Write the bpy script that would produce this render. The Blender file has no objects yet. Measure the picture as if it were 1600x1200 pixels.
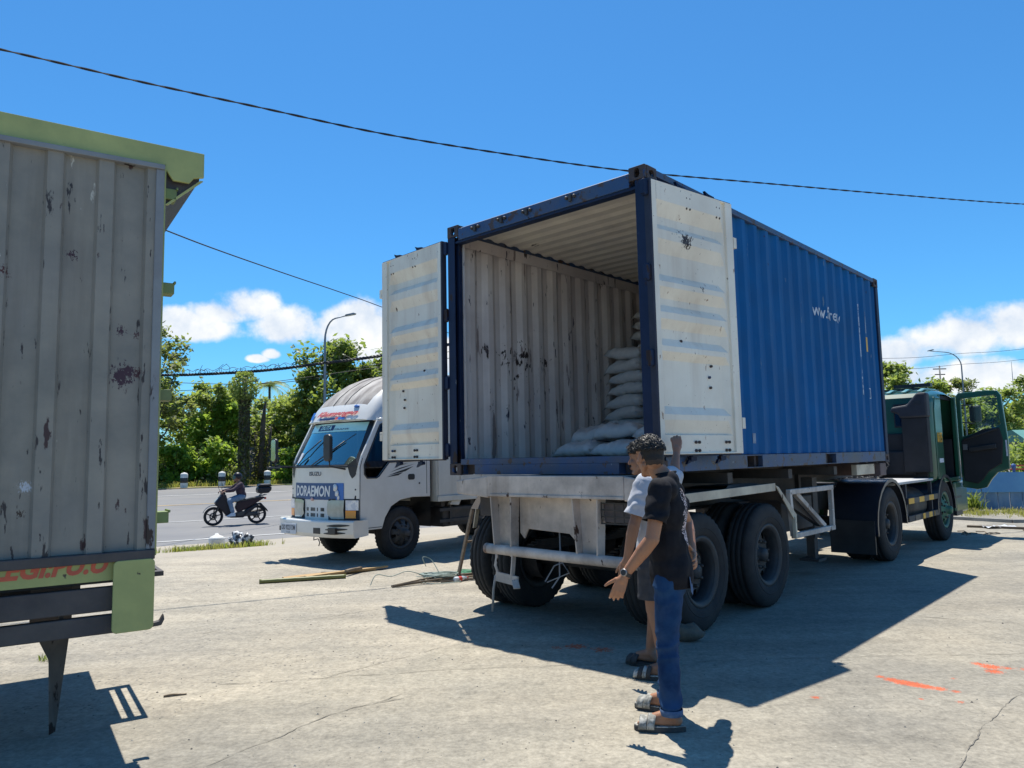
import bpy, bmesh, math, random
from mathutils import Vector, Matrix, Euler, noise as mnoise

# ------------------------------------------------------------------ camera, sky, sun, exposure
SC = bpy.context.scene
COL = SC.collection
rad = math.radians
PI = math.pi
CAM_Z = 1.522
cam_data = bpy.data.cameras.new('camera')
cam = bpy.data.objects.new('camera', cam_data)
COL.objects.link(cam)
cam_data.sensor_width = 36.0
cam_data.lens = 36.0 * 1166.6 / 1600.0
cam_data.clip_start = 0.05
cam_data.clip_end = 3000.0
_p, _r = rad(5.632), rad(-1.133)
_right = Vector((1, 0, 0)); _up = Vector((0, -math.sin(_p), math.cos(_p))); _fw = Vector((0, math.cos(_p), math.sin(_p)))
_r2 = _right * math.cos(_r) + _up * math.sin(_r)
_u2 = _up * math.cos(_r) - _right * math.sin(_r)
cam.matrix_world = Matrix(((_r2.x, _u2.x, -_fw.x, 0), (_r2.y, _u2.y, -_fw.y, 0), (_r2.z, _u2.z, -_fw.z, CAM_Z), (0, 0, 0, 1)))
SC.camera = cam

SUN_TO = Vector((-0.072, 0.347, 1.0)).normalized()
SUN_EL = math.asin(SUN_TO.z)
SUN_AZ = math.atan2(SUN_TO.x, SUN_TO.y)
sun_d = bpy.data.lights.new('sun', 'SUN')
sun_d.energy = 5.0
sun_d.angle = rad(0.5)
sun_d.color = (1.0, 0.95, 0.85)
sun = bpy.data.objects.new('sun', sun_d)
COL.objects.link(sun)
sun.rotation_euler = SUN_TO.to_track_quat('Z', 'Y').to_euler()
sun.location = SUN_TO * 60

SC.view_settings.view_transform = 'Standard'
SC.view_settings.look = 'None'
SC.view_settings.gamma = 1.0
SC.view_settings.use_curve_mapping = False
SC.view_settings.exposure = 0.46
SC.cycles.use_denoising = True
SC.cycles.max_bounces = 8
SC.cycles.diffuse_bounces = 4
SC.cycles.transparent_max_bounces = 12
SC.cycles.sample_clamp_indirect = 8.0

W = bpy.data.worlds.new('World')
SC.world = W
W.use_nodes = True


def build_world():
    nt = W.node_tree
    N, L = nt.nodes, nt.links
    N.clear()
    out = N.new('ShaderNodeOutputWorld')
    sky = N.new('ShaderNodeTexSky')
    sky.sky_type = 'NISHITA'
    sky.sun_disc = False
    sky.sun_elevation = SUN_EL
    sky.sun_rotation = SUN_AZ
    sky.air_density = 1.0
    sky.dust_density = 0.25
    sky.ozone_density = 2.2
    tc = N.new('ShaderNodeTexCoord')
    sep = N.new('ShaderNodeSeparateXYZ')
    L.new(tc.outputs['Generated'], sep.inputs[0])

    def math_(op, a, b=None, c=None):
        n = N.new('ShaderNodeMath'); n.operation = op
        for i, v in enumerate((a, b, c)):
            if v is None: continue
            if isinstance(v, (int, float)): n.inputs[i].default_value = v
            else: L.new(v, n.inputs[i])
        return n.outputs[0]
    az = math_('MULTIPLY', math_('ARCTAN2', sep.outputs[0], sep.outputs[1]), 180 / PI)
    el = math_('MULTIPLY', math_('ARCSINE', sep.outputs[2]), 180 / PI)
    nz = N.new('ShaderNodeTexNoise'); nz.inputs['Scale'].default_value = 11.0
    nz.inputs['Detail'].default_value = 9.0; nz.inputs['Roughness'].default_value = 0.58
    L.new(tc.outputs['Generated'], nz.inputs['Vector'])
    # the same noise looked up slightly towards the sun: gives the clouds their light tops and grey bellies
    mp = N.new('ShaderNodeMapping'); mp.inputs['Location'].default_value = (-0.004, 0.006, 0.02)
    L.new(tc.outputs['Generated'], mp.inputs['Vector'])
    nz2 = N.new('ShaderNodeTexNoise'); nz2.inputs['Scale'].default_value = 11.0
    nz2.inputs['Detail'].default_value = 7.0; nz2.inputs['Roughness'].default_value = 0.55
    L.new(mp.outputs[0], nz2.inputs['Vector'])
    # cloud banks: azimuth, elevation, half width, half height (degrees), all round the horizon
    blobs = [(-23.4, 9.6, 4.4, 1.5), (-19.4, 11.2, 2.9, 1.9), (-21.5, 10.6, 2.6, 1.3), (-16.4, 9.9, 4.2, 2.1), (-12.6, 9.9, 4.4, 2.5), (-10.0, 9.0, 3.4, 2.3),
             (-18.9, 7.5, 0.9, 0.42), (-18.0, 7.85, 0.8, 0.5), (-6, 7.5, 5.0, 2.0), (0, 6.0, 6, 2.0), (8, 6.2, 7, 2.2), (17, 5.5, 7, 2.2),
             (27.0, 6.3, 4.5, 1.6), (31.2, 7.2, 4.0, 2.0), (35.5, 7.4, 4.0, 2.2), (30.0, 4.8, 7.5, 1.4), (24.0, 5.6, 3.5, 1.2), (39.0, 6.2, 5.0, 2.4), (34.5, 4.2, 6.0, 1.2), (49, 5.5, 7, 2.2),
             (62, 6, 8, 2.4), (80, 7, 9, 3), (100, 6, 9, 2.5), (125, 7, 10, 3), (150, 6, 9, 2.6), (176, 7, 9, 3),
             (-45, 7, 8, 2.6), (-60, 6.5, 8, 2.4), (-80, 7, 9, 3), (-104, 6, 9, 2.6), (-130, 7, 9, 3), (-155, 6, 9, 2.6)]
    field = None; body = None
    for a, e, wa, we in blobs:
        da = math_('DIVIDE', math_('SUBTRACT', az, a), wa)
        de0 = math_('SUBTRACT', el, e)
        # flatter under the middle than over it
        up = math_('DIVIDE', math_('MAXIMUM', de0, 0.0), we)
        dn = math_('DIVIDE', math_('MINIMUM', de0, 0.0), we * 0.7)
        d2 = math_('ADD', math_('MULTIPLY', da, da), math_('ADD', math_('MULTIPLY', up, up), math_('MULTIPLY', dn, dn)))
        b = math_('SUBTRACT', 1.0, d2)
        field = b if field is None else math_('MAXIMUM', field, b)
    v = math_('ADD', field, math_('MULTIPLY', math_('SUBTRACT', nz.outputs[0], 0.5), 3.6))
    mr = N.new('ShaderNodeMapRange'); mr.interpolation_type = 'SMOOTHSTEP'
    mr.inputs['From Min'].default_value = 0.0; mr.inputs['From Max'].default_value = 0.75
    L.new(v, mr.inputs['Value'])
    # a thin veil of cirrus low down
    hz = N.new('ShaderNodeMapRange'); hz.interpolation_type = 'SMOOTHSTEP'
    hz.inputs['From Min'].default_value = 9.0; hz.inputs['From Max'].default_value = 0.0
    hz.inputs['To Max'].default_value = 0.3
    L.new(el, hz.inputs['Value'])
    lit = math_('ADD', 0.62, math_('MULTIPLY', math_('SUBTRACT', nz.outputs[0], nz2.outputs[0]), 3.2))
    lit = math_('MINIMUM', math_('MAXIMUM', lit, 0.0), 1.0)
    ccol = N.new('ShaderNodeMix'); ccol.data_type = 'RGBA'
    ccol.inputs['A'].default_value = (4.9, 6.0, 7.6, 1); ccol.inputs['B'].default_value = (8.9, 9.0, 9.0, 1)
    L.new(lit, ccol.inputs['Factor'])
    tint = N.new('ShaderNodeMix'); tint.data_type = 'RGBA'; tint.blend_type = 'MULTIPLY'
    tint.inputs['Factor'].default_value = 1.0
    tint.inputs['B'].default_value = SKY_TINT
    L.new(sky.outputs[0], tint.inputs['A'])
    veil = N.new('ShaderNodeMix'); veil.data_type = 'RGBA'
    veil.inputs['B'].default_value = (3.4, 5.6, 7.9, 1)
    L.new(hz.outputs[0], veil.inputs['Factor']); L.new(tint.outputs['Result'], veil.inputs['A'])
    mix = N.new('ShaderNodeMix'); mix.data_type = 'RGBA'
    L.new(mr.outputs[0], mix.inputs['Factor'])
    L.new(veil.outputs['Result'], mix.inputs['A']); L.new(ccol.outputs['Result'], mix.inputs['B'])
    bg = N.new('ShaderNodeBackground'); bg.inputs['Strength'].default_value = 0.085
    L.new(mix.outputs['Result'], bg.inputs['Color'])
    L.new(bg.outputs[0], out.inputs['Surface'])


SKY_TINT = (0.40, 0.97, 1.36, 1)
build_world()
# ------------------------------------------------------------------ helpers
rng = random.Random(7)


class MB:
    """Collects shapes and links them as ONE mesh object."""
    def __init__(s):
        s.v = []; s.f = []; s.m = []; s.sm = []

    def add(s, vs, fs, m=0, sm=False, T=None):
        o = len(s.v)
        for p in vs:
            p = Vector(p)
            s.v.append(T @ p if T is not None else p)
        for k in fs:
            s.f.append([i + o for i in k]); s.m.append(m); s.sm.append(sm)
        return s

    def box(s, x0, x1, y0, y1, z0, z1, m=0, T=None):
        vs = [(x, y, z) for x in (x0, x1) for y in (y0, y1) for z in (z0, z1)]
        fs = [(0, 1, 3, 2), (4, 6, 7, 5), (0, 4, 5, 1), (2, 3, 7, 6), (0, 2, 6, 4), (1, 5, 7, 3)]
        return s.add(vs, fs, m, False, T)

    def bar(s, p, q, w, h, m=0, up=(0, 0, 1), w2=None, h2=None):
        p, q = Vector(p), Vector(q)
        d = (q - p).normalized(); u = Vector(up)
        a = d.cross(u)
        if a.length < 1e-4: a = d.cross(Vector((1, 0, 0)))
        a.normalize(); b = a.cross(d)
        w2 = w if w2 is None else w2; h2 = h if h2 is None else h2
        vs = []
        for c, ww, hh in ((p, w, h), (q, w2, h2)):
            for sa, sb in ((-1, -1), (1, -1), (1, 1), (-1, 1)):
                vs.append(c + a * (sa * ww / 2) + b * (sb * hh / 2))
        return s.add(vs, [(3, 2, 1, 0), (4, 5, 6, 7), (0, 1, 5, 4), (1, 2, 6, 5), (2, 3, 7, 6), (3, 0, 4, 7)], m)

    def tube(s, pts, r, n=8, m=0, cap=True, flat=1.0):
        pts = [Vector(p) for p in pts]
        if not isinstance(r, (list, tuple)): r = [r] * len(pts)
        vs = []; fs = []
        prev = None
        for i, p in enumerate(pts):
            d = (pts[min(i + 1, len(pts) - 1)] - pts[max(i - 1, 0)])
            if d.length < 1e-9: d = Vector((0, 0, 1))
            d.normalize()
            if prev is None:
                a = d.cross(Vector((0, 0, 1)))
                if a.length < 1e-3: a = d.cross(Vector((1, 0, 0)))
            else:
                a = prev - d * prev.dot(d)
            a.normalize(); prev = a; b = d.cross(a)
            for k in range(n):
                t = 2 * PI * k / n
                vs.append(p + (a * math.cos(t) + b * (math.sin(t) * flat)) * r[i])
        for i in range(len(pts) - 1):
            for k in range(n):
                k2 = (k + 1) % n
                fs.append((i * n + k, i * n + k2, (i + 1) * n + k2, (i + 1) * n + k))
        if cap:
            fs.append(tuple(range(n - 1, -1, -1))); e = (len(pts) - 1) * n
            fs.append(tuple(range(e, e + n)))
        return s.add(vs, fs, m, n > 5)

    def lathe(s, prof, n=32, m=0, T=None, closed=False, sm=True, rfun=None):
        """profile of (radius, height) spun about the local Z axis"""
        vs = []; fs = []; k = len(prof)
        for i in range(n):
            a = 2 * PI * i / n; ca, sa = math.cos(a), math.sin(a)
            for j, (r, h) in enumerate(prof):
                rr = r if rfun is None else rfun(i, j, r)
                vs.append((rr * ca, rr * sa, h))
        for i in range(n):
            i2 = (i + 1) % n
            for j in range(k - 1 if not closed else k):
                j2 = (j + 1) % k
                fs.append((i * k + j, i2 * k + j, i2 * k + j2, i * k + j2))
        return s.add(vs, fs, m, sm, T)

    def prism(s, poly, axis, a, b, m=0, T=None, sm=False):
        """polygon in the plane across `axis`, extruded from a to b"""
        n = len(poly); vs = []
        for c in (a, b):
            for p, q in poly:
                vs.append({'x': (c, p, q), 'y': (p, c, q), 'z': (p, q, c)}[axis])
        fs = [tuple(range(n - 1, -1, -1)), tuple(range(n, 2 * n))]
        for i in range(n):
            j = (i + 1) % n
            fs.append((i, j, n + j, n + i))
        return s.add(vs, fs, m, sm, T)

    def ring(s, outer, inner, axis, a, b, m=0, T=None):
        """plate with a hole: two outlines with the same number of points"""
        n = len(outer); vs = []
        P = lambda c, p, q: {'x': (c, p, q), 'y': (p, c, q), 'z': (p, q, c)}[axis]
        for c in (a, b):
            for p, q in outer: vs.append(P(c, p, q))
            for p, q in inner: vs.append(P(c, p, q))
        fs = []
        for i in range(n):
            j = (i + 1) % n
            fs.append((i, j, n + j, n + i)); o = 2 * n
            fs.append((o + j, o + i, o + n + i, o + n + j))
            fs.append((i, o + i, o + j, j)); fs.append((n + i, n + j, o + n + j, o + n + i))
        return s.add(vs, fs, m, False, T)

    def grid(s, fn, nu, nv, m=0, sm=True, mf=None):
        vs = [fn(i / nu, j / nv) for i in range(nu + 1) for j in range(nv + 1)]
        o = len(s.v)
        for p in vs: s.v.append(Vector(p))
        for i in range(nu):
            for j in range(nv):
                a = o + i * (nv + 1) + j
                s.f.append([a, a + nv + 1, a + nv + 2, a + 1]); s.sm.append(sm)
                s.m.append(m if mf is None else mf(i, j))
        return s

    def caps(s, p, q, r1, r2, n=14, m=0):
        """tapered capsule"""
        p, q = Vector(p), Vector(q)
        d = q - p; ln = max(d.length, 1e-6)
        T = Matrix.Translation(p) @ d.to_track_quat('Z', 'Y').to_matrix().to_4x4()
        pr = []
        K = 5
        for i in range(K + 1):
            t = -PI / 2 + PI / 2 * i / K
            pr.append((max(r1 * math.cos(t), 1e-4), r1 * math.sin(t)))
        for i in range(K + 1):
            t = PI / 2 * i / K
            pr.append((max(r2 * math.cos(t), 1e-4), ln + r2 * math.sin(t)))
        return s.lathe(pr, n, m, T)

    def ell(s, c, r, rot=None, n=16, m=0):
        T = Matrix.Translation(Vector(c))
        if rot is not None: T = T @ Euler(rot).to_matrix().to_4x4()
        T = T @ Matrix.Diagonal((r[0], r[1], r[2], 1))
        K = 10
        pr = [(max(math.cos(-PI / 2 + PI * i / K), 1e-4), math.sin(-PI / 2 + PI * i / K)) for i in range(K + 1)]
        return s.lathe(pr, n, m, T)

    def mesh(s, name, mats):
        me = bpy.data.meshes.new(name)
        me.from_pydata([tuple(p) for p in s.v], [], s.f)
        for mt in (mats if isinstance(mats, (list, tuple)) else [mats]): me.materials.append(mt)
        me.polygons.foreach_set('material_index', s.m)
        me.polygons.foreach_set('use_smooth', s.sm)
        me.update()
        return me

    def build(s, name, mats, parent=None, bevel=0.0, loc=None, rot=None, fix=True):
        me = s.mesh(name, mats)
        if fix:
            bm = bmesh.new(); bm.from_mesh(me)
            bmesh.ops.recalc_face_normals(bm, faces=bm.faces)
            bm.to_mesh(me); bm.free()
        return place(name, me, parent, bevel, loc, rot)


def place(name, me, parent=None, bevel=0.0, loc=None, rot=None):
    o = bpy.data.objects.new(name, me)
    COL.objects.link(o)
    if parent is not None: o.parent = parent
    if loc is not None: o.location = loc
    if rot is not None: o.rotation_euler = rot
    if bevel > 0:
        b = o.modifiers.new('bevel', 'BEVEL'); b.width = bevel; b.segments = 2
        b.limit_method = 'ANGLE'; b.angle_limit = rad(40)
        b.harden_normals = False
    return o


def tag(o, label=None, cat=None, group=None, kind=None):
    if label: o['label'] = label
    if cat: o['category'] = cat
    if group: o['group'] = group
    if kind: o['kind'] = kind
    return o


def thing(name, label, cat, loc=(0, 0, 0), rotz=0.0, group=None):
    o = bpy.data.objects.new(name, None)
    COL.objects.link(o)
    o.location = loc; o.rotation_euler = (0, 0, rotz); o.empty_display_size = 0.2
    return tag(o, label, cat, group)


def copy_tree(o, parent=None):
    c = o.copy(); COL.objects.link(c)
    if parent is not None: c.parent = parent
    for ch in list(o.children): copy_tree(ch, c)
    return c


def oval(cx, cy, rx, ry, n=20, p=2.0):
    out = []
    for i in range(n):
        a = 2 * PI * (i + 0.5) / n
        c, s_ = math.cos(a), math.sin(a)
        out.append((cx + rx * abs(c) ** (2 / p) * (1 if c >= 0 else -1), cy + ry * abs(s_) ** (2 / p) * (1 if s_ >= 0 else -1)))
    return out


def rounded(x0, x1, y0, y1, r, k=4):
    pts = []
    for cx, cy, a0 in ((x1 - r, y1 - r, 0), (x0 + r, y1 - r, 90), (x0 + r, y0 + r, 180), (x1 - r, y0 + r, 270)):
        for i in range(k + 1):
            a = rad(a0 + 90 * i / k)
            pts.append((cx + r * math.cos(a), cy + r * math.sin(a)))
    return pts


def eval_mesh(o, name):
    dg = bpy.context.evaluated_depsgraph_get()
    dg.update()
    me = bpy.data.meshes.new_from_object(o.evaluated_get(dg))
    me.name = name
    return me


def remeshed(mb, name, mats, voxel, smooth=4, factor=0.5):
    """One continuous skin round overlapping shapes."""
    me = mb.mesh(name + '_tmp', mats)
    bm = bmesh.new(); bm.from_mesh(me)
    bmesh.ops.remove_doubles(bm, verts=bm.verts, dist=2e-4)
    bmesh.ops.recalc_face_normals(bm, faces=bm.faces)
    bm.to_mesh(me); bm.free()
    o = bpy.data.objects.new(name + '_tmp', me); COL.objects.link(o)
    r = o.modifiers.new('r', 'REMESH'); r.mode = 'VOXEL'; r.voxel_size = voxel; r.use_smooth_shade = True
    if smooth:
        k = o.modifiers.new('s', 'SMOOTH'); k.factor = factor; k.iterations = smooth
    out = eval_mesh(o, name)
    bpy.data.objects.remove(o); bpy.data.meshes.remove(me)
    out.materials.clear()
    for mt in (mats if isinstance(mats, (list, tuple)) else [mats]): out.materials.append(mt)
    for p in out.polygons: p.use_smooth = True
    return out


def cut_mesh(me, planes):
    """open a closed skin: drop what lies on the normal's side of each plane (optionally only within a radius)"""
    bm = bmesh.new(); bm.from_mesh(me)
    for pl in planes:
        co, no = Vector(pl[0]), Vector(pl[1]).normalized()
        R_ = pl[2] if len(pl) > 2 else None
        if R_ is None:
            geom = bm.verts[:] + bm.edges[:] + bm.faces[:]
        else:
            fs = [f for f in bm.faces if (f.calc_center_median() - co).length < R_]
            es = {e for f in fs for e in f.edges}; vs = {v for f in fs for v in f.verts}
            geom = list(vs) + list(es) + fs
        bmesh.ops.bisect_plane(bm, geom=geom, plane_co=co, plane_no=no, clear_outer=False)
        kill = [f for f in bm.faces if (f.calc_center_median() - co).dot(no) > 1e-5 and (R_ is None or (f.calc_center_median() - co).length < R_)]
        bmesh.ops.delete(bm, geom=kill, context='FACES')
    bm.to_mesh(me); bm.free()
    return me


def text_mesh(s, size, mat, name, extrude=0.0, shear=0.0, bold=0.0, sx=1.0):
    cu = bpy.data.curves.new(name, 'FONT')
    cu.body = s; cu.size = size; cu.extrude = extrude; cu.shear = shear; cu.offset = bold
    cu.align_x = 'LEFT'; cu.resolution_u = 3
    o = bpy.data.objects.new(name, cu); COL.objects.link(o)
    me = eval_mesh(o, name)
    bpy.data.objects.remove(o); bpy.data.curves.remove(cu)
    me.transform(Matrix.Diagonal((sx, 1, 1, 1)))
    me.materials.clear(); me.materials.append(mat)
    return me


def fit_text(me, w, h=None):
    xs = [v.co.x for v in me.vertices]; ys = [v.co.y for v in me.vertices]
    x0, x1, y0, y1 = min(xs), max(xs), min(ys), max(ys)
    me.transform(Matrix.Translation((-(x0 + x1) / 2, -(y0 + y1) / 2, 0)))
    me.transform(Matrix.Diagonal((w / (x1 - x0), (h / (y1 - y0)) if h else w / (x1 - x0), 1, 1)))
    return me


# ------------------------------------------------------------------ materials
def mat(name, base, base2=None, nscale=5.0, detail=5, contrast=(0.35, 0.65), rough=0.6, rough2=None, metal=0.0, bump=0.0, bscale=60.0,
        chips=None, streak=None, stretch=(1, 1, 1), blots=(), spec=0.5, dirt=None, coat=0.0, translucent=0.0, splitcol=None):
    m = bpy.data.materials.new(name); m.use_nodes = True
    nt = m.node_tree; N, L = nt.nodes, nt.links
    bs = N['Principled BSDF']
    tc = N.new('ShaderNodeTexCoord')
    OC = tc.outputs['Object']

    def noise_(scale, det=5, rough_=0.55, st=(1, 1, 1), off=(0, 0, 0)):
        src = OC
        if st != (1, 1, 1) or off != (0, 0, 0):
            mp = N.new('ShaderNodeMapping'); mp.inputs['Scale'].default_value = st; mp.inputs['Location'].default_value = off
            L.new(OC, mp.inputs['Vector']); src = mp.outputs[0]
        n = N.new('ShaderNodeTexNoise'); n.inputs['Scale'].default_value = scale; n.inputs['Detail'].default_value = det
        n.inputs['Roughness'].default_value = rough_
        L.new(src, n.inputs['Vector'])
        return n.outputs[0]

    def mapr(x, a, b, c=0.0, d=1.0):
        r = N.new('ShaderNodeMapRange'); r.inputs['From Min'].default_value = a; r.inputs['From Max'].default_value = b
        r.inputs['To Min'].default_value = c; r.inputs['To Max'].default_value = d
        L.new(x, r.inputs['Value']); return r.outputs[0]

    def mixc(f, a, b):
        k = N.new('ShaderNodeMix'); k.data_type = 'RGBA'
        if isinstance(f, (int, float)): k.inputs['Factor'].default_value = f
        else: L.new(f, k.inputs['Factor'])
        for s_, v in (('A', a), ('B', b)):
            if isinstance(v, (tuple, list)): k.inputs[s_].default_value = (*v[:3], 1)
            else: L.new(v, k.inputs[s_])
        return k.outputs['Result']

    def mth(op, a, b):
        k = N.new('ShaderNodeMath'); k.operation = op
        for i, v in enumerate((a, b)):
            if isinstance(v, (int, float)): k.inputs[i].default_value = v
            else: L.new(v, k.inputs[i])
        return k.outputs[0]
    col = base
    if base2 is not None:
        col = mixc(mapr(noise_(nscale, detail, 0.6, stretch), *contrast), base, base2)
    if dirt is not None:      # broad soft grime
        dc, ds, amt = dirt
        col = mixc(mapr(noise_(ds, 6, 0.65, (1, 1, 1), (3.1, 7.7, 1.3)), 0.42, 0.72, 0, amt), col, dc)
    if streak is not None:    # runs down the surface
        sc_, ss, amt = streak
        col = mixc(mapr(noise_(ss, 5, 0.6, (1, 1, 0.09), (9.2, 4.1, 0)), 0.5, 0.75, 0, amt), col, sc_)
    chipmask = None
    if chips is not None:
        for (cc, cs, th, st) in (chips if isinstance(chips, list) else [chips]):
            k = mapr(noise_(cs, 7, 0.6, st, (cs, 0.3 * cs, 5)), th, th + 0.025)
            col = mixc(k, col, cc)
            chipmask = k if chipmask is None else mth('MAXIMUM', chipmask, k)
    for (c, bx, by, bz, br, th) in blots:   # rust blots at set places
        mp = N.new('ShaderNodeVectorMath'); mp.operation = 'DISTANCE'
        L.new(OC, mp.inputs[0]); mp.inputs[1].default_value = (bx, by, bz)
        fall = mapr(mp.outputs['Value'], 0.0, br, 1.0, 0.0)
        nn = noise_(55.0 / (br / 0.12), 5, 0.7, (1, 1, 0.6), (bx, by, bz))
        k = mapr(mth('ADD', mth('MULTIPLY', fall, 0.34), mth('MULTIPLY', nn, 0.9)), th + 0.12, th + 0.15)
        k = mth('MULTIPLY', k, mapr(mp.outputs['Value'], br, br * 0.9, 0, 1))
        col = mixc(k, col, c)
    if isinstance(col, (tuple, list)): bs.inputs['Base Color'].default_value = (*col[:3], 1)
    else: L.new(col, bs.inputs['Base Color'])
    if rough2 is not None:
        L.new(mapr(noise_(nscale * 1.7, 5), 0.3, 0.7, rough, rough2), bs.inputs['Roughness'])
    else:
        bs.inputs['Roughness'].default_value = rough
    bs.inputs['Metallic'].default_value = metal
    bs.inputs['Specular IOR Level'].default_value = spec
    bs.inputs['Coat Weight'].default_value = coat
    bs.inputs['Coat Roughness'].default_value = 0.08
    if bump > 0:
        h = noise_(bscale, 6, 0.65)
        if chipmask is not None: h = mth('SUBTRACT', h, mth('MULTIPLY', chipmask, 0.6))
        b = N.new('ShaderNodeBump'); b.inputs['Strength'].default_value = bump; b.inputs['Distance'].default_value = 0.01
        L.new(h, b.inputs['Height']); L.new(b.outputs[0], bs.inputs['Normal'])
    if translucent > 0:
        out = N['Material Output']
        tr = N.new('ShaderNodeBsdfTranslucent')
        if isinstance(col, (tuple, list)): tr.inputs[0].default_value = (*col[:3], 1)
        else: L.new(mixc(0.5, col, (0.38, 0.46, 0.05)), tr.inputs[0])
        ms = N.new('ShaderNodeMixShader'); ms.inputs[0].default_value = translucent
        L.new(bs.outputs[0], ms.inputs[1]); L.new(tr.outputs[0], ms.inputs[2]); L.new(ms.outputs[0], out.inputs['Surface'])
    return m


def glass(name, col=(0.6, 0.75, 0.8), alpha=0.35, rough=0.03, gloss=(0.9, 0.95, 1)):
    """tinted pane: part see-through, part mirror"""
    m = bpy.data.materials.new(name); m.use_nodes = True
    nt = m.node_tree; N, L = nt.nodes, nt.links
    N.remove(N['Principled BSDF'])
    tr = N.new('ShaderNodeBsdfTransparent'); tr.inputs[0].default_value = (*col, 1)
    gl = N.new('ShaderNodeBsdfGlossy'); gl.inputs['Roughness'].default_value = rough; gl.inputs[0].default_value = (*gloss, 1)
    fr = N.new('ShaderNodeFresnel'); fr.inputs[0].default_value = 1.5
    ad = N.new('ShaderNodeMath'); ad.operation = 'ADD'; ad.inputs[1].default_value = alpha; ad.use_clamp = True
    ms = N.new('ShaderNodeMixShader')
    L.new(fr.outputs[0], ad.inputs[0]); L.new(ad.outputs[0], ms.inputs[0]); L.new(tr.outputs[0], ms.inputs[1]); L.new(gl.outputs[0], ms.inputs[2])
    L.new(ms.outputs[0], N['Material Output'].inputs['Surface'])
    return m


RUST = (0.055, 0.022, 0.012)
DKRUST = (0.028, 0.014, 0.012)
M = {}
M['black'] = mat('black_plastic', (0.018, 0.018, 0.02), (0.032, 0.032, 0.034), rough=0.45)
M['rubber'] = mat('tyre_rubber', (0.014, 0.014, 0.016), (0.028, 0.027, 0.027), nscale=7, rough=0.85, bump=0.25, bscale=40, dirt=((0.06, 0.055, 0.05), 3.0, 0.35))
M['steel_dark'] = mat('dark_steel', (0.022, 0.022, 0.026), (0.05, 0.045, 0.042), nscale=6, rough=0.6, bump=0.2, dirt=((0.1, 0.085, 0.07), 4, 0.5))
M['steel'] = mat('bare_steel', (0.35, 0.35, 0.36), (0.22, 0.2, 0.19), rough=0.4, metal=0.7)
M['white_metal'] = mat('white_paint', (0.72, 0.72, 0.7), (0.62, 0.61, 0.58), nscale=3, rough=0.42, dirt=((0.4, 0.37, 0.33), 2.5, 0.4))
M['yellow'] = mat('yellow_paint', (0.75, 0.42, 0.03), (0.6, 0.33, 0.03), rough=0.5)
M['red'] = mat('red_paint', (0.6, 0.06, 0.04), rough=0.5)
M['orange'] = mat('orange_lens', (0.85, 0.3, 0.03), rough=0.2, coat=0.5)
# ------------------------------------------------------------------ the ground, the road and what grows beyond it
RU = Vector((0.857, 0.515, 0))      # along the road
RN = Vector((-0.515, 0.857, 0))     # across it, away from the yard
PROF = [(-400, 0), (14.0, 0), (17.4, -0.3), (27, -0.3), (33.5, -0.137), (40.5, -0.035), (45.5, 0.16), (60, 0.2), (3000, 0.2)]


def prof(n):
    for (a, za), (b, zb) in zip(PROF, PROF[1:]):
        if n <= b: return za + (zb - za) * (n - a) / (b - a)
    return 0.2


def road_pt(s, n, dz=0.0):
    p = RU * s + RN * n
    return Vector((p.x, p.y, prof(n) + dz))


def gz(x, y):
    return prof(RN.x * x + RN.y * y)


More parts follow.
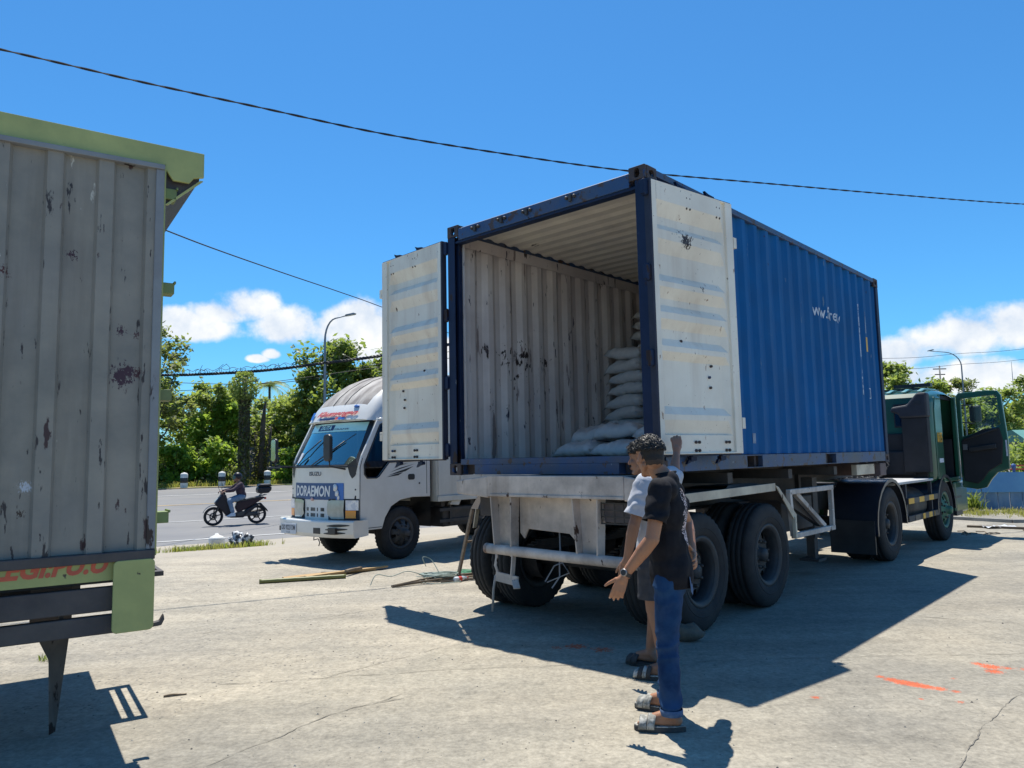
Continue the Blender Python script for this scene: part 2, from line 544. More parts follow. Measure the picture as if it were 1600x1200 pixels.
def concrete_mat():
    m = mat('yard_concrete', (0.385, 0.34, 0.265), (0.305, 0.276, 0.222), nscale=0.9, detail=9, contrast=(0.36, 0.64), rough=0.9, bump=0.35, bscale=55,
            dirt=((0.2, 0.19, 0.17), 0.45, 0.6),
            chips=[((0.085, 0.08, 0.075), 19.0, 0.69, (1, 1, 1)), ((0.52, 0.48, 0.4), 27.0, 0.68, (1, 1, 1))],
            blots=[((0.62, 0.13, 0.05), x, y, 0, r, th) for x, y, r, th in (
                (2.45, 5.22, .06, .52), (2.49, 5.15, .07, .46), (2.53, 5.09, .08, .42), (2.58, 5.04, .08, .42), (2.63, 4.99, .07, .44), (2.69, 4.94, .07, .48), (2.76, 4.88, .06, .54),
                (2.47, 4.75, .03, .52), (2.67, 4.68, .06, .58), (3.27, 5.48, .07, .5), (3.31, 5.40, .10, .46), (3.26, 5.29, .09, .48), (3.4, 5.36, .09, .56), (3.5, 5.32, .12, .6),
                (.47, 6.19, .2, .55), (.67, 6.07, .2, .56), (.32, 6.16, .15, .6), (1.85, 4.82, .06, .54), (2.9, 5.15, .05, .6))])
    nt = m.node_tree; N, L = nt.nodes, nt.links
    bs = N['Principled BSDF']
    src = bs.inputs['Base Color'].links[0].from_socket
    tc = N.new('ShaderNodeTexCoord')
    # coarse washed-out aggregate on the left of the slab, finer trowelled mortar on the near side
    vor = N.new('ShaderNodeTexVoronoi'); vor.inputs['Scale'].default_value = 26; L.new(tc.outputs['Object'], vor.inputs['Vector'])
    sep = N.new('ShaderNodeSeparateXYZ'); L.new(tc.outputs['Object'], sep.inputs[0])
    nz = N.new('ShaderNodeTexNoise'); nz.inputs['Scale'].default_value = 1.7; nz.inputs['Detail'].default_value = 8; L.new(tc.outputs['Object'], nz.inputs['Vector'])

    def mth(op, a, b):
        k = N.new('ShaderNodeMath'); k.operation = op
        for i, v in enumerate((a, b)):
            if isinstance(v, (int, float)): k.inputs[i].default_value = v
            else: L.new(v, k.inputs[i])
        return k.outputs[0]
    # line through (-1.39,5.41) and (-.34,6.47): positive on the far-left side
    side = mth('ADD', mth('SUBTRACT', mth('MULTIPLY', sep.outputs[1], 0.70), mth('MULTIPLY', sep.outputs[0], 0.71)), -4.77)
    side = mth('ADD', side, mth('MULTIPLY', mth('SUBTRACT', nz.outputs[0], 0.5), 1.6))
    mr = N.new('ShaderNodeMapRange'); mr.inputs['From Min'].default_value = -0.03; mr.inputs['From Max'].default_value = 0.12; L.new(side, mr.inputs['Value'])
    peb = N.new('ShaderNodeMapRange'); peb.inputs['From Min'].default_value = 0.18; peb.inputs['From Max'].default_value = 0.34; L.new(vor.outputs['Distance'], peb.inputs['Value'])
    spots = N.new('ShaderNodeTexNoise'); spots.inputs['Scale'].default_value = 3.2; spots.inputs['Detail'].default_value = 5; L.new(tc.outputs['Object'], spots.inputs['Vector'])
    sm = N.new('ShaderNodeMapRange'); sm.inputs['From Min'].default_value = 0.42; sm.inputs['From Max'].default_value = 0.6; L.new(spots.outputs[0], sm.inputs['Value'])
    sc = N.new('ShaderNodeSeparateColor'); L.new(vor.outputs['Color'], sc.inputs[0])
    dark = N.new('ShaderNodeMapRange'); dark.inputs['From Min'].default_value = 0.55; dark.inputs['From Max'].default_value = 0.6; L.new(sc.outputs[0], dark.inputs['Value'])
    fac = mth('MULTIPLY', mth('MULTIPLY', mth('MULTIPLY', mth('SUBTRACT', 1.0, peb.outputs[0]), dark.outputs[0]), sm.outputs[0]), mth('ADD', mth('MULTIPLY', mr.outputs[0], 0.8), 0.2))
    k = N.new('ShaderNodeMix'); k.data_type = 'RGBA'; L.new(fac, k.inputs['Factor']); L.new(src, k.inputs['A']); k.inputs['B'].default_value = (0.13, 0.122, 0.112, 1)
    fine = N.new('ShaderNodeTexNoise'); fine.inputs['Scale'].default_value = 34; fine.inputs['Detail'].default_value = 4; fine.inputs['Roughness'].default_value = .7; L.new(tc.outputs['Object'], fine.inputs['Vector'])
    midn = N.new('ShaderNodeTexNoise'); midn.inputs['Scale'].default_value = 11; midn.inputs['Detail'].default_value = 7; midn.inputs['Roughness'].default_value = .68; L.new(tc.outputs['Object'], midn.inputs['Vector'])
    fm = N.new('ShaderNodeMapRange'); fm.inputs['From Min'].default_value = .3; fm.inputs['From Max'].default_value = .7; fm.inputs['To Min'].default_value = .5; fm.inputs['To Max'].default_value = 1.42; L.new(mth('ADD', mth('MULTIPLY', fine.outputs[0], .55), mth('MULTIPLY', midn.outputs[0], .45)), fm.inputs['Value'])
    km = N.new('ShaderNodeVectorMath'); km.operation = 'SCALE'; L.new(k.outputs['Result'], km.inputs[0]); L.new(fm.outputs[0], km.inputs['Scale'])
    # wheel tracks and dusty drag marks running the way the lorries drive in, and old oil stains
    rm = N.new('ShaderNodeMapping'); rm.inputs['Rotation'].default_value = (0, 0, rad(-38)); rm.inputs['Scale'].default_value = (.22, 1.5, 1); L.new(tc.outputs['Object'], rm.inputs['Vector'])
    tn = N.new('ShaderNodeTexNoise'); tn.inputs['Scale'].default_value = 1.5; tn.inputs['Detail'].default_value = 9; tn.inputs['Roughness'].default_value = .62; L.new(rm.outputs[0], tn.inputs['Vector'])
    tm = N.new('ShaderNodeMapRange'); tm.inputs['From Min'].default_value = .34; tm.inputs['From Max'].default_value = .62; tm.inputs['To Min'].default_value = .84; tm.inputs['To Max'].default_value = 1.08; L.new(tn.outputs[0], tm.inputs['Value'])
    on = N.new('ShaderNodeTexNoise'); on.inputs['Scale'].default_value = .75; on.inputs['Detail'].default_value = 10; on.inputs['Roughness'].default_value = .7; L.new(tc.outputs['Object'], on.inputs['Vector'])
    om = N.new('ShaderNodeMapRange'); om.inputs['From Min'].default_value = .56; om.inputs['From Max'].default_value = .68; om.inputs['To Min'].default_value = 1.0; om.inputs['To Max'].default_value = .74; L.new(on.outputs[0], om.inputs['Value'])
    kt = N.new('ShaderNodeVectorMath'); kt.operation = 'SCALE'; L.new(km.outputs[0], kt.inputs[0]); L.new(mth('MULTIPLY', tm.outputs[0], om.outputs[0]), kt.inputs['Scale'])
    # trowelled part: a shade greyer and darker
    k2 = N.new('ShaderNodeMix'); k2.data_type = 'RGBA'; k2.blend_type = 'MULTIPLY'
    L.new(mth('MULTIPLY', mth('SUBTRACT', 1.0, mr.outputs[0]), 0.8), k2.inputs['Factor']); L.new(kt.outputs[0], k2.inputs['A']); k2.inputs['B'].default_value = (0.86, 0.87, 0.87, 1)
    # earth creeping in towards the road
    nn = mth('ADD', mth('MULTIPLY', sep.outputs[0], -0.515), mth('MULTIPLY', sep.outputs[1], 0.857))
    er = N.new('ShaderNodeMapRange'); er.inputs['From Min'].default_value = 12.2; er.inputs['From Max'].default_value = 14.2
    L.new(mth('ADD', nn, mth('MULTIPLY', mth('SUBTRACT', nz.outputs[0], 0.5), 4.0)), er.inputs['Value'])
    k3 = N.new('ShaderNodeMix'); k3.data_type = 'RGBA'; L.new(mth('MULTIPLY', er.outputs[0], 0.75), k3.inputs['Factor']); L.new(k2.outputs['Result'], k3.inputs['A']); k3.inputs['B'].default_value = (0.34, 0.30, 0.24, 1)
    L.new(k3.outputs['Result'], bs.inputs['Base Color'])
    # relief of the stones
    b0 = bs.inputs['Normal'].links[0].from_node
    b2 = N.new('ShaderNodeBump'); b2.inputs['Strength'].default_value = 0.5; b2.inputs['Distance'].default_value = 0.006
    L.new(mth('MULTIPLY', mth('SUBTRACT', 1.0, peb.outputs[0]), mth('MULTIPLY', mr.outputs[0], sm.outputs[0])), b2.inputs['Height']); L.new(b0.outputs[0], b2.inputs['Normal']); L.new(b2.outputs[0], bs.inputs['Normal'])
    return m


M['concrete'] = concrete_mat()
M['asphalt'] = mat('road_asphalt', (0.15, 0.15, 0.155), (0.19, 0.187, 0.185), nscale=0.35, detail=9, rough=0.85, bump=0.25, bscale=80, dirt=((0.235, 0.22, 0.2), 0.18, 0.5))
M['line_white'] = mat('road_line_white', (0.62, 0.62, 0.6), (0.42, 0.42, 0.41), nscale=2.0, rough=0.7)
M['line_yellow'] = mat('road_line_yellow', (0.62, 0.42, 0.16), (0.45, 0.33, 0.17), nscale=2.0, rough=0.7)
M['verge'] = mat('verge_soil', (0.33, 0.25, 0.15), (0.24, 0.2, 0.11), nscale=0.8, detail=8, rough=0.95, bump=0.4, bscale=12, chips=[((0.10, 0.14, 0.035), 0.5, 0.55, (1, 1, 1))])
M['field'] = mat('far_field', (0.07, 0.10, 0.03), (0.13, 0.13, 0.055), nscale=0.05, detail=8, rough=0.95)


def sheet(name, m, ns, s0, s1, step, dz=0.0, edge=0.0, sub=None):
    mb = MB(); K = max(1, int((s1 - s0) / step)); J = len(ns) - 1

    def fn(a, b):
        s = s0 + (s1 - s0) * a; j = min(int(b * J + 1e-6), J); n = ns[j]
        if edge and j == J: n += edge * (mnoise.noise(Vector((s * 0.35, 3, 0))) + 0.5 * mnoise.noise(Vector((s * 1.3, 7, 0))))
        return road_pt(s, n, dz)
    mb.grid(fn, K, J, sm=False)
    o = mb.build(name, m, fix=False)
    tag(o, kind='structure')
    return o


sheet('ground', M['concrete'], [-260, -40, -10, 5, 12, 14.0, 14.8, 15.6, 16.5, 17.4, 18.6], -320, 320, 0.8, 0.0, 0.35)
sheet('road', M['asphalt'], [16.2, 17.4, 27, 33.5, 40.5, 45.5, 47], -400, 400, 20, -0.006)
sheet('verge', M['verge'], [45.5, 49, 55, 62], -400, 400, 1.0, 0.03)
sheet('terrain', M['field'], [61, 120, 300, 1500], -1500, 1500, 300, 0.02)
sheet('road_marking_edge', M['line_white'], [19.62, 19.77], -120, 160, 7, 0.004)
sheet('road_marking_lane', M['line_white'], [26.05, 26.2], -120, 160, 7, 0.004)
sheet('road_marking_centre', M['line_yellow'], [33.42, 33.58], -120, 160, 7, 0.006)
sheet('road_marking_far_lane', M['line_white'], [40.55, 40.7], -120, 160, 7, 0.006)

# cracks and joints in the slab: thin irregular ribbons of dark dirt
M['crack'] = mat('crack_dirt', (0.13, 0.118, 0.10), (0.22, 0.2, 0.165), nscale=9, rough=1.0)


def crack(pts, w, seed):
    r = random.Random(seed); pts = [Vector((p[0], p[1], 0)) for p in pts]
    fine = []
    for a, b in zip(pts, pts[1:]):
        k = max(2, int((b - a).length / 0.035))
        fine += [a.lerp(b, i / k) for i in range(k)]
    fine.append(pts[-1])
    mb = MB(); vs = []; n = len(fine)
    for i, p in enumerate(fine):
        q = fine[min(i + 1, n - 1)] - fine[max(i - 1, 0)]; q.normalize(); nrm = Vector((-q.y, q.x, 0))
        off = nrm * (0.035 * mnoise.noise(Vector((i * 0.12, seed, 0))) + 0.012 * mnoise.noise(Vector((i * 0.7, seed, 4))))
        ww = w * max(0.0, 0.55 + 1.1 * mnoise.noise(Vector((i * 0.23, seed, 9)))) * min(1, i / 3, (n - 1 - i) / 3)
        vs.append(p + off + nrm * ww + Vector((0, 0, 0.004))); vs.append(p + off - nrm * ww + Vector((0, 0, 0.004)))
    mb.add(vs, [(2 * i, 2 * i + 1, 2 * i + 3, 2 * i + 2) for i in range(n - 1)])
    tag(mb.build('ground_crack', M['crack'], fix=False), kind='structure')


for i, (pts, w) in enumerate([
        ([(-2.2, 5.3), (-1.13, 5.48), (-.5, 5.59), (.24, 5.63), (.9, 5.67), (1.6, 5.69), (2.47, 5.71), (3.0, 5.73), (3.75, 5.71), (5.2, 5.7)], .006),
        ([(-1.6, 3.9), (-1.42, 4.2), (-1.26, 4.49), (-1.12, 4.67), (-1.01, 4.79), (-.7, 5.0)], .007),
        ([(-.92, 4.85), (-.82, 4.94), (-.72, 5.06)], .009), ([(-1.39, 5.41), (-1.01, 5.83), (-.56, 6.27), (-.34, 6.47)], .006),
        ([(2.0, 3.6), (2.11, 3.75), (2.6, 4.32), (3.18, 4.86), (3.9, 5.3)], .006), ([(3.2, 7.3), (3.47, 7.14), (3.97, 6.87), (4.4, 6.65), (5.3, 6.3)], .009),
        ([(-3.4, 6.4), (-2.6, 7.1), (-1.9, 7.5), (-1.2, 8.0)], .006), ([(5.2, 9.9), (6.3, 9.3), (7.4, 8.9), (9.0, 8.8)], .008), ([(-4.5, 10.6), (-3.4, 11.2), (-2.2, 11.5)], .006)]):
    crack(pts, w * .62, i * 3.7)

# small loose stones and grit: uncountable
M['grit'] = mat('grit', (0.12, 0.11, 0.10), (0.36, 0.34, 0.3), nscale=4, contrast=(0.45, 0.55), rough=0.9)
mb = MB(); r_ = random.Random(3)
for i in range(2600):
    y = 3.2 + 15 * r_.random() ** 1.5; x = r_.uniform(-0.75, 0.78) * (y + 1)
    if RN.x * x + RN.y * y > 13.6: continue
    if mnoise.noise(Vector((x * 0.9, y * 0.9, 0))) < -0.1 and r_.random() < 0.8: continue
    s = 0.0035 * (1 + 2.2 * r_.random() ** 4); a = r_.random() * 6
    p = [Vector((math.cos(a + k * 2.1) * s, math.sin(a + k * 2.1) * s * 0.8, 0)) for k in range(3)]
    mb.add([Vector((x, y, 0)) + q for q in p] + [Vector((x, y, s * 0.8))], [(0, 1, 3), (1, 2, 3), (2, 0, 3)])
tag(mb.build('gravel', M['grit'], fix=False), kind='stuff')

# ---- foliage
M['bark'] = mat('bark', (0.10, 0.08, 0.06), (0.05, 0.04, 0.032), nscale=4, rough=0.95, bump=0.5, bscale=14, stretch=(1, 1, 0.3))


def leafmat(name, a, b, tr=0.3):
    return mat(name, a, b, nscale=0.55, detail=7, contrast=(0.3, 0.7), rough=0.48, translucent=tr + .27, spec=0.6)


M['leaf_dark'] = leafmat('leaf_dark', (0.085, 0.15, 0.04), (0.18, 0.25, 0.07))
M['leaf_mid'] = leafmat('leaf_mid', (0.19, 0.27, 0.065), (0.32, 0.385, 0.12))
M['leaf_bright'] = leafmat('leaf_bright', (0.15, 0.30, 0.04), (0.24, 0.40, 0.06), 0.4)
M['leaf_pale'] = leafmat('leaf_pale', (0.14, 0.17, 0.07), (0.24, 0.25, 0.13))
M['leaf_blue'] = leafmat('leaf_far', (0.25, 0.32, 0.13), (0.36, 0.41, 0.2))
M['grass_dry'] = leafmat('grass_dry', (0.36, 0.28, 0.1), (0.24, 0.22, 0.07), 0.3)
M['grass_green'] = leafmat('grass_green', (0.11, 0.17, 0.03), (0.19, 0.24, 0.06), 0.35)


def leaf(mb, p, s, r, up=0.5, m=0, asp=0.55):
    n = Vector((r.gauss(0, 1), r.gauss(0, 1), abs(r.gauss(0, 1)) * (1 + up) + up)).normalized()
    a = n.cross(Vector((r.gauss(0, 1), r.gauss(0, 1), r.gauss(0, 0.4)))).normalized(); b = n.cross(a)
    s *= r.uniform(0.65, 1.3); w = s * asp
    mb.add([p - a * s, p + b * w - n * 0.12 * s, p + a * s, p - b * w - n * 0.12 * s], [(0, 1, 2, 3)], m, False)


def tree(name, label, cat, loc, h, spread, leafm, nleaf, ls, seed, lobes=9, base=0.25, trunk=0.16, bare=0.0, group='trees beyond the road', sq=0.75, limbs=7, tilt=0.0):
    r = random.Random(seed)
    t = thing(name, label, cat, loc, 0, group)
    tr = MB()
    top = h * 0.72
    pts = [Vector((tilt * h * (i / 6) ** 2 + 0.05 * h * mnoise.noise(Vector((i * 0.6, seed, 0))) * (i > 0), 0.05 * h * mnoise.noise(Vector((i * 0.6, seed, 5))) * (i > 0), top * i / 6)) for i in range(7)]
    pts[0].z = -0.15
    tr.tube(pts, [trunk * (1 - 0.12 * i) for i in range(7)], 8)
    L_ = []
    for k in range(lobes):
        a = 2 * PI * (k / lobes) + r.uniform(-0.4, 0.4); q = r.random()
        zc = h * (base + (0.93 - base) * ((k * 0.618) % 1.0))
        rr = spread * (0.28 + 0.62 * math.sin(PI * min(1, max(0.12, (zc / h - base * 0.6) / (1.06 - base * 0.6)))) ** 0.8) * r.uniform(0.55, 0.9)
        c = Vector((math.cos(a) * rr * 0.75, math.sin(a) * rr * 0.75, zc)) + pts[4] * Vector((1, 1, 0)).length * 0
        L_.append((c, spread * r.uniform(0.26, 0.44)))
    L_.append((Vector((pts[6].x, pts[6].y, h * 0.9)), spread * 0.3))
    for k in range(limbs):
        c, _ = L_[k % len(L_)]; s0 = pts[2 + k % 4]
        mid = s0.lerp(c, 0.5) + Vector((0, 0, -0.03 * h))
        tr.tube([s0, mid, c], [trunk * 0.5, trunk * 0.32, trunk * 0.12], 6)
    tr.build('trunk', M['bark'], t, fix=False)
    cr = MB(); per = nleaf // len(L_)
    for c, R in L_:
        for sub in range(7):      # leaf sprays: sub clumps inside each lobe leave gaps
            d = Vector((r.gauss(0, 1), r.gauss(0, 1), r.gauss(0, 0.7))).normalized()
            cc = c + d * R * r.uniform(0.35, 1.0); rs = R * r.uniform(0.22, 0.5)
            if r.random() < bare: continue
            for i in range(int(per * 1.35) // 7):
                e = Vector((r.gauss(0, 1), r.gauss(0, 1), r.gauss(0, sq))) * rs * 0.62
                leaf(cr, cc + e, ls, r)
    cr.build('crown', leafm, t, fix=False)
    return t


def bush(name, label, cat, loc, h, w, leafm, n, ls, seed, group='bushes along the far verge', up=0.3):
    r = random.Random(seed); t = thing(name, label, cat, loc, 0, group)
    st = MB()
    for k in range(6):
        a = k * 1.05 + r.random(); st.tube([(0, 0, -0.1), (math.cos(a) * w * 0.15, math.sin(a) * w * 0.15, h * 0.4), (math.cos(a) * w * 0.35, math.sin(a) * w * 0.35, h * 0.8)], [0.03, 0.02, 0.008], 5)
    st.build('stem', M['bark'], t, fix=False)
    mb = MB()
    cl = [(Vector((r.uniform(-.5, .5) * w, r.uniform(-.5, .5) * w * 0.6, h * r.uniform(0.12, 0.86))), r.uniform(0.16, 0.3) * w) for k in range(16)]
    for c, R in cl:
        c.x *= 1.0 - 0.45 * (c.z / h); R *= 1.1 - 0.5 * (c.z / h)
        for i in range(n // 16):
            leaf(mb, c + Vector((r.gauss(0, 1), r.gauss(0, 1), r.gauss(0, .8))) * R * 0.5, ls, r, up)
    mb.build('foliage', leafm, t, fix=False)
    return t


def gl(x, y): return (x, y, gz(x, y))


tree('almond_tree', 'loose crowned tree with pale leaves against the sky beside the left truck', 'tree', gl(-22.2, 46.0), 10.3, 3.4, M['leaf_pale'], 3000, 0.17, 11, lobes=11, base=0.45, bare=0.3, trunk=0.15)
tree('roadside_tree', 'wide light green tree behind the first striped bollard', 'tree', gl(-21.0, 51.0), 6.5, 4.2, M['leaf_mid'], 7000, 0.17, 12, base=0.1)
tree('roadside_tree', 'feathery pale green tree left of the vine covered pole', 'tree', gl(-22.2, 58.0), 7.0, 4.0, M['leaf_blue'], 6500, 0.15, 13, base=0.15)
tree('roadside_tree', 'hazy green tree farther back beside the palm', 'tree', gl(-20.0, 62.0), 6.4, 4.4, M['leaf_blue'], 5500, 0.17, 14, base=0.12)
tree('roadside_tree', 'tall dark glossy tree behind the left street lamp', 'tree', gl(-11.7, 51.0), 9.6, 4.2, M['leaf_dark'], 10000, 0.2, 15, lobes=12, base=0.12, trunk=0.2)
tree('roadside_tree', 'mid green tree between the dead trunk and the dark tree', 'tree', gl(-15.6, 52.5), 5.7, 3.4, M['leaf_mid'], 6500, 0.18, 16, base=0.08)
tree('roadside_tree', 'dark leafy tree rising behind the white cab roof', 'tree', gl(-8.2, 54.0), 9.4, 4.0, M['leaf_dark'], 7500, 0.19, 17, base=0.1)
tree('roadside_tree', 'green tree at the back left, its top under the cable bundle', 'tree', gl(-26.5, 55.0), 7.2, 4.6, M['leaf_mid'], 6000, 0.18, 18, base=0.1)
tree('roadside_tree', 'low dark green tree in the gap right of the pole', 'tree', gl(-18.0, 55.5), 4.8, 3.4, M['leaf_dark'], 5000, 0.18, 19, base=0.05)

tree('roadside_tree', 'light green tree filling the back between the pole and the palm', 'tree', gl(-20.5, 66.0), 6.0, 5.0, M['leaf_pale'], 6000, .2, 51, base=.05)
tree('roadside_tree', 'yellow green tree low behind the striped bollards', 'tree', gl(-19.6, 50.3), 5.2, 3.6, M['leaf_bright'], 6000, .17, 52, base=.05)
tree('roadside_tree', 'low bright tree at the foot of the tall dark tree', 'tree', gl(-12.8, 49.6), 4.4, 2.8, M['leaf_mid'], 4500, .17, 53, base=.05)
tree('roadside_tree', 'broad tree hidden behind the left truck, nearest its wall edge', 'tree', gl(-29.0, 48.0), 7.6, 4.4, M['leaf_mid'], 6000, .19, 61, base=.08)
tree('roadside_tree', 'dark tree farther left behind the green framed truck body', 'tree', gl(-35.0, 47.0), 8.2, 4.6, M['leaf_dark'], 6000, .2, 62, base=.08)
tree('roadside_tree', 'pale tree at the far left end of the verge', 'tree', gl(-42.0, 44.0), 7.4, 4.6, M['leaf_pale'], 5500, .2, 63, base=.08)
bush('verge_bush', 'bright yellow green shrub left of the bluish sheet fence', 'bush', gl(-18.9, 46.3), 2.9, 2.9, M['leaf_bright'], 3300, 0.15, 21)
bush('verge_bush', 'tall light green shrub beside the left truck edge', 'bush', gl(-21.0, 46.2), 2.7, 3.0, M['leaf_bright'], 3000, 0.15, 22)
bush('verge_bush', 'bright green shrub right of the bluish sheet fence', 'bush', gl(-13.9, 47.6), 2.6, 2.2, M['leaf_bright'], 2600, 0.14, 23)
bush('verge_bush', 'dense mid green shrub behind the white truck mirror', 'bush', gl(-12.0, 48.6), 3.4, 3.2, M['leaf_mid'], 3600, 0.16, 24)
bush('verge_bush', 'small olive shrub between the first and second bollard', 'bush', gl(-17.6, 46.0), 1.3, 2.0, M['leaf_pale'], 1500, 0.11, 25)
bush('verge_bush', 'dark green shrub low behind the bright shrubs', 'bush', gl(-20.0, 48.6), 3.3, 3.6, M['leaf_dark'], 3200, 0.16, 26)
bush('verge_bush', 'leafy shrub at the far left end of the verge', 'bush', gl(-23.3, 46.2), 3.2, 3.0, M['leaf_mid'], 2600, 0.16, 27)
bush('verge_bush', 'dark shrub under the tall glossy tree', 'bush', gl(-9.6, 50.2), 3.2, 3.2, M['leaf_dark'], 2600, 0.17, 28)

# palm, far behind
t = thing('palm_tree', 'distant palm with drooping fronds above the tree line', 'tree', gl(-25.5, 77.5), 0, 'trees beyond the road')
mb = MB(); mb.tube([(0, 0, -.2), (.1, 0, 3), (.25, 0, 6), (.2, 0, 9.3)], [.2, .16, .14, .12], 8); mb.build('trunk', M['bark'], t, fix=False)
mb = MB(); r_ = random.Random(5)
for k in range(20):
    a = k * 2.4; e = r_.uniform(-0.1, 1.1); pts = []
    for i in range(7):
        q = i / 6; d = 2.6 * q
        pts.append(Vector((.2 + math.cos(a) * d * math.cos(e * (1 - .3 * q)), math.sin(a) * d * math.cos(e * (1 - .3 * q)), 9.3 + d * math.sin(e) * .8 - 1.7 * q * q)))
    for i in range(6):
        d = (pts[i + 1] - pts[i]).normalized(); sd = d.cross(Vector((0, 0, 1))).normalized()
        for s in (-1, 1):
            for kk in range(4):
                p = pts[i].lerp(pts[i + 1], kk / 4)
                mb.add([p, p + d * .07, p + sd * s * .5 * (1.1 - i / 7) + d * .3 + Vector((0, 0, -.25))], [(0, 1, 2)])
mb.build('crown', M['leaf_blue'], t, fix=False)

# vine covered utility pole and the dead trunk beside it
M['pole_conc'] = mat('pole_concrete', (0.3, 0.29, 0.27), (0.2, 0.19, 0.18), nscale=3, rough=0.9)
t = thing('utility_pole', 'old pole wrapped in climbing vines with a leafy tuft on top', 'pole', gl(-16.4, 45.6))
mb = MB(); mb.tube([(0, 0, -.3), (0, 0, 6.6)], [.2, .14], 10); mb.bar((-.8, 0, 6.35), (.8, 0, 6.35), .09, .09); mb.build('shaft', M['pole_conc'], t)
mb = MB(); r_ = random.Random(6)
for i in range(4600):
    z = 6.9 * r_.random() ** .8; R = 0.30 + 0.24 * mnoise.noise(Vector((0, 0, z * .8))) + (0.62 * math.exp(-((z - 6.1) / .75) ** 2))
    a = r_.random() * 6.28; rr = R * (0.4 + 0.7 * r_.random())
    leaf(mb, Vector((math.cos(a) * rr, math.sin(a) * rr, z)), .1, r_, .2, 0 if z > 5.2 or r_.random() < .35 else 1)
M['vine_dry'] = leafmat('vine_dry', (0.05, 0.045, 0.025), (0.10, 0.085, 0.05), 0.15)
for k in range(60):
    a = r_.random() * 6.28; z = r_.uniform(1.5, 6.2); R = .3
    mb.tube([(math.cos(a) * R, math.sin(a) * R, z), (math.cos(a) * R * 1.15, math.sin(a) * R * 1.15, z - .8), (math.cos(a + .2) * R, math.sin(a + .2) * R, z - 1.6)], .016, 4, 1)
mb.build('vines', [M['leaf_mid'], M['vine_dry']], t, fix=False)
t = thing('dead_trunk', 'bare dead trunk with broken stubs right of the vine covered pole', 'tree trunk', gl(-15.9, 47.2))
mb = MB(); mb.tube([(0, 0, -.2), (.05, 0, 2), (.12, 0, 4), (.25, 0, 5.2)], [.26, .2, .15, .06], 8); mb.tube([(.0, 0, 1.2), (.5, .1, 2.6), (.6, .1, 3.6)], [.13, .1, .05], 7); mb.tube([(0, 0, .8), (-.35, 0, 2.4), (-.42, 0, 3.1)], [.12, .08, .04], 7)
mb.build('trunk', M['bark'], t, fix=False)
mb = MB()
for i in range(700):
    z = 3.6 * r_.random() ** 1.4; a = r_.random() * 6.28; rr = .3 + .3 * r_.random()
    leaf(mb, Vector((math.cos(a) * rr, math.sin(a) * rr, z)), .11, r_, .2)
mb.build('creeper', M['vine_dry'], t, fix=False)

# bluish corrugated sheet fence behind the shrubs
M['sheet_blue'] = mat('faded_blue_sheet', (0.10, 0.15, 0.22), (0.07, 0.10, 0.15), nscale=1.5, rough=0.6, streak=((0.10, 0.075, 0.055), 2.5, 0.7))
fa, fb = Vector((-18.8, 48.0, 0)), Vector((-12.9, 51.0, 0)); fd = (fb - fa).normalized()
t = thing('sheet_fence', 'low fence of faded blue corrugated sheets behind the shrubs', 'fence', (fa.x, fa.y, gz(fa.x, fa.y)), math.atan2(fd.y, fd.x))
for k in range(6):
    mb = MB(); x0 = k * 1.1; hh = 2.25 + .12 * math.sin(k * 2.3)
    mb.grid(lambda a, b: (x0 + a * 1.085, .03 * math.sin(a * 44) + .02 * (k % 2), b * hh), 36, 1, sm=False); mb.build('panel', M['sheet_blue'], t, fix=False)
mb = MB(); [mb.box(k * 1.1 - .03, k * 1.1 + .03, .06, .12, -.1, 2.1) for k in range(7)]; mb.build('posts', M['bark'], t)

# continuous wood along the horizon so that no gap opens between the trees
mb = MB(); r_ = random.Random(9)
for i in range(17000):
    s = r_.uniform(-150, 330); n = r_.uniform(62, 110); hh = 3.9 + 2.6 * mnoise.noise(Vector((s * .06, n * .06, 0))) + 1.6 * mnoise.noise(Vector((s * .23, n * .2, 2)))
    if s > 40: hh *= 0.8
    p = road_pt(s, n); p.z += max(0.2, hh) * r_.random() ** .7
    leaf(mb, p, .55, r_, .4)
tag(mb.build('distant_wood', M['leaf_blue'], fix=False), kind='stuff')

# verge weeds and dry grass
def tuft(mb, p, h, r, m=0, blades=7, spread=.1):
    for k in range(blades):
        a = r.random() * 6.28; d = Vector((math.cos(a), math.sin(a), 0)); w = d.cross(Vector((0, 0, 1))) * h * .045
        q = Vector(p) + d * spread * r.random(); hh = h * r.uniform(.5, 1.1)
        mid = q + d * hh * .22 + Vector((0, 0, hh * .65)); tip = q + d * hh * r.uniform(.35, .7) + Vector((0, 0, hh * r.uniform(.7, 1)))
        mb.add([q - w, q + w, mid + w * .7, mid - w * .7, tip], [(0, 1, 2, 3), (3, 2, 4)], m)


mb = MB(); r_ = random.Random(4)
for i in range(3000):
    s = r_.uniform(-26, 26) + 20; n = 47.0 + abs(r_.gauss(0, 1.6)); p = road_pt(s - 20, n, .02)
    tuft(mb, p, r_.uniform(.18, .45), r_, 0 if r_.random() < .75 - .12 * (n - 46.6) else 1, 6, .25)
tag(mb.build('verge_grass', [M['grass_dry'], M['grass_green']], fix=False), kind='stuff')
mb = MB()
for i in range(260):
    a = r_.random(); x = -6.9 + 1.75 * a + r_.gauss(0, .15); y = 15.1 + .5 * a + r_.gauss(0, .2)
    tuft(mb, (x, y, gz(x, y)), r_.uniform(.07, .17), r_, 0 if r_.random() < .55 else 1, 6, .09)
for i in range(14): tuft(mb, (-3.68 + r_.gauss(0, .04), 6.08 + r_.gauss(0, .03), 0), .06, r_, 1, 6, .02)
tag(mb.build('yard_grass', [M['grass_dry'], M['grass_green']], fix=False), kind='stuff')
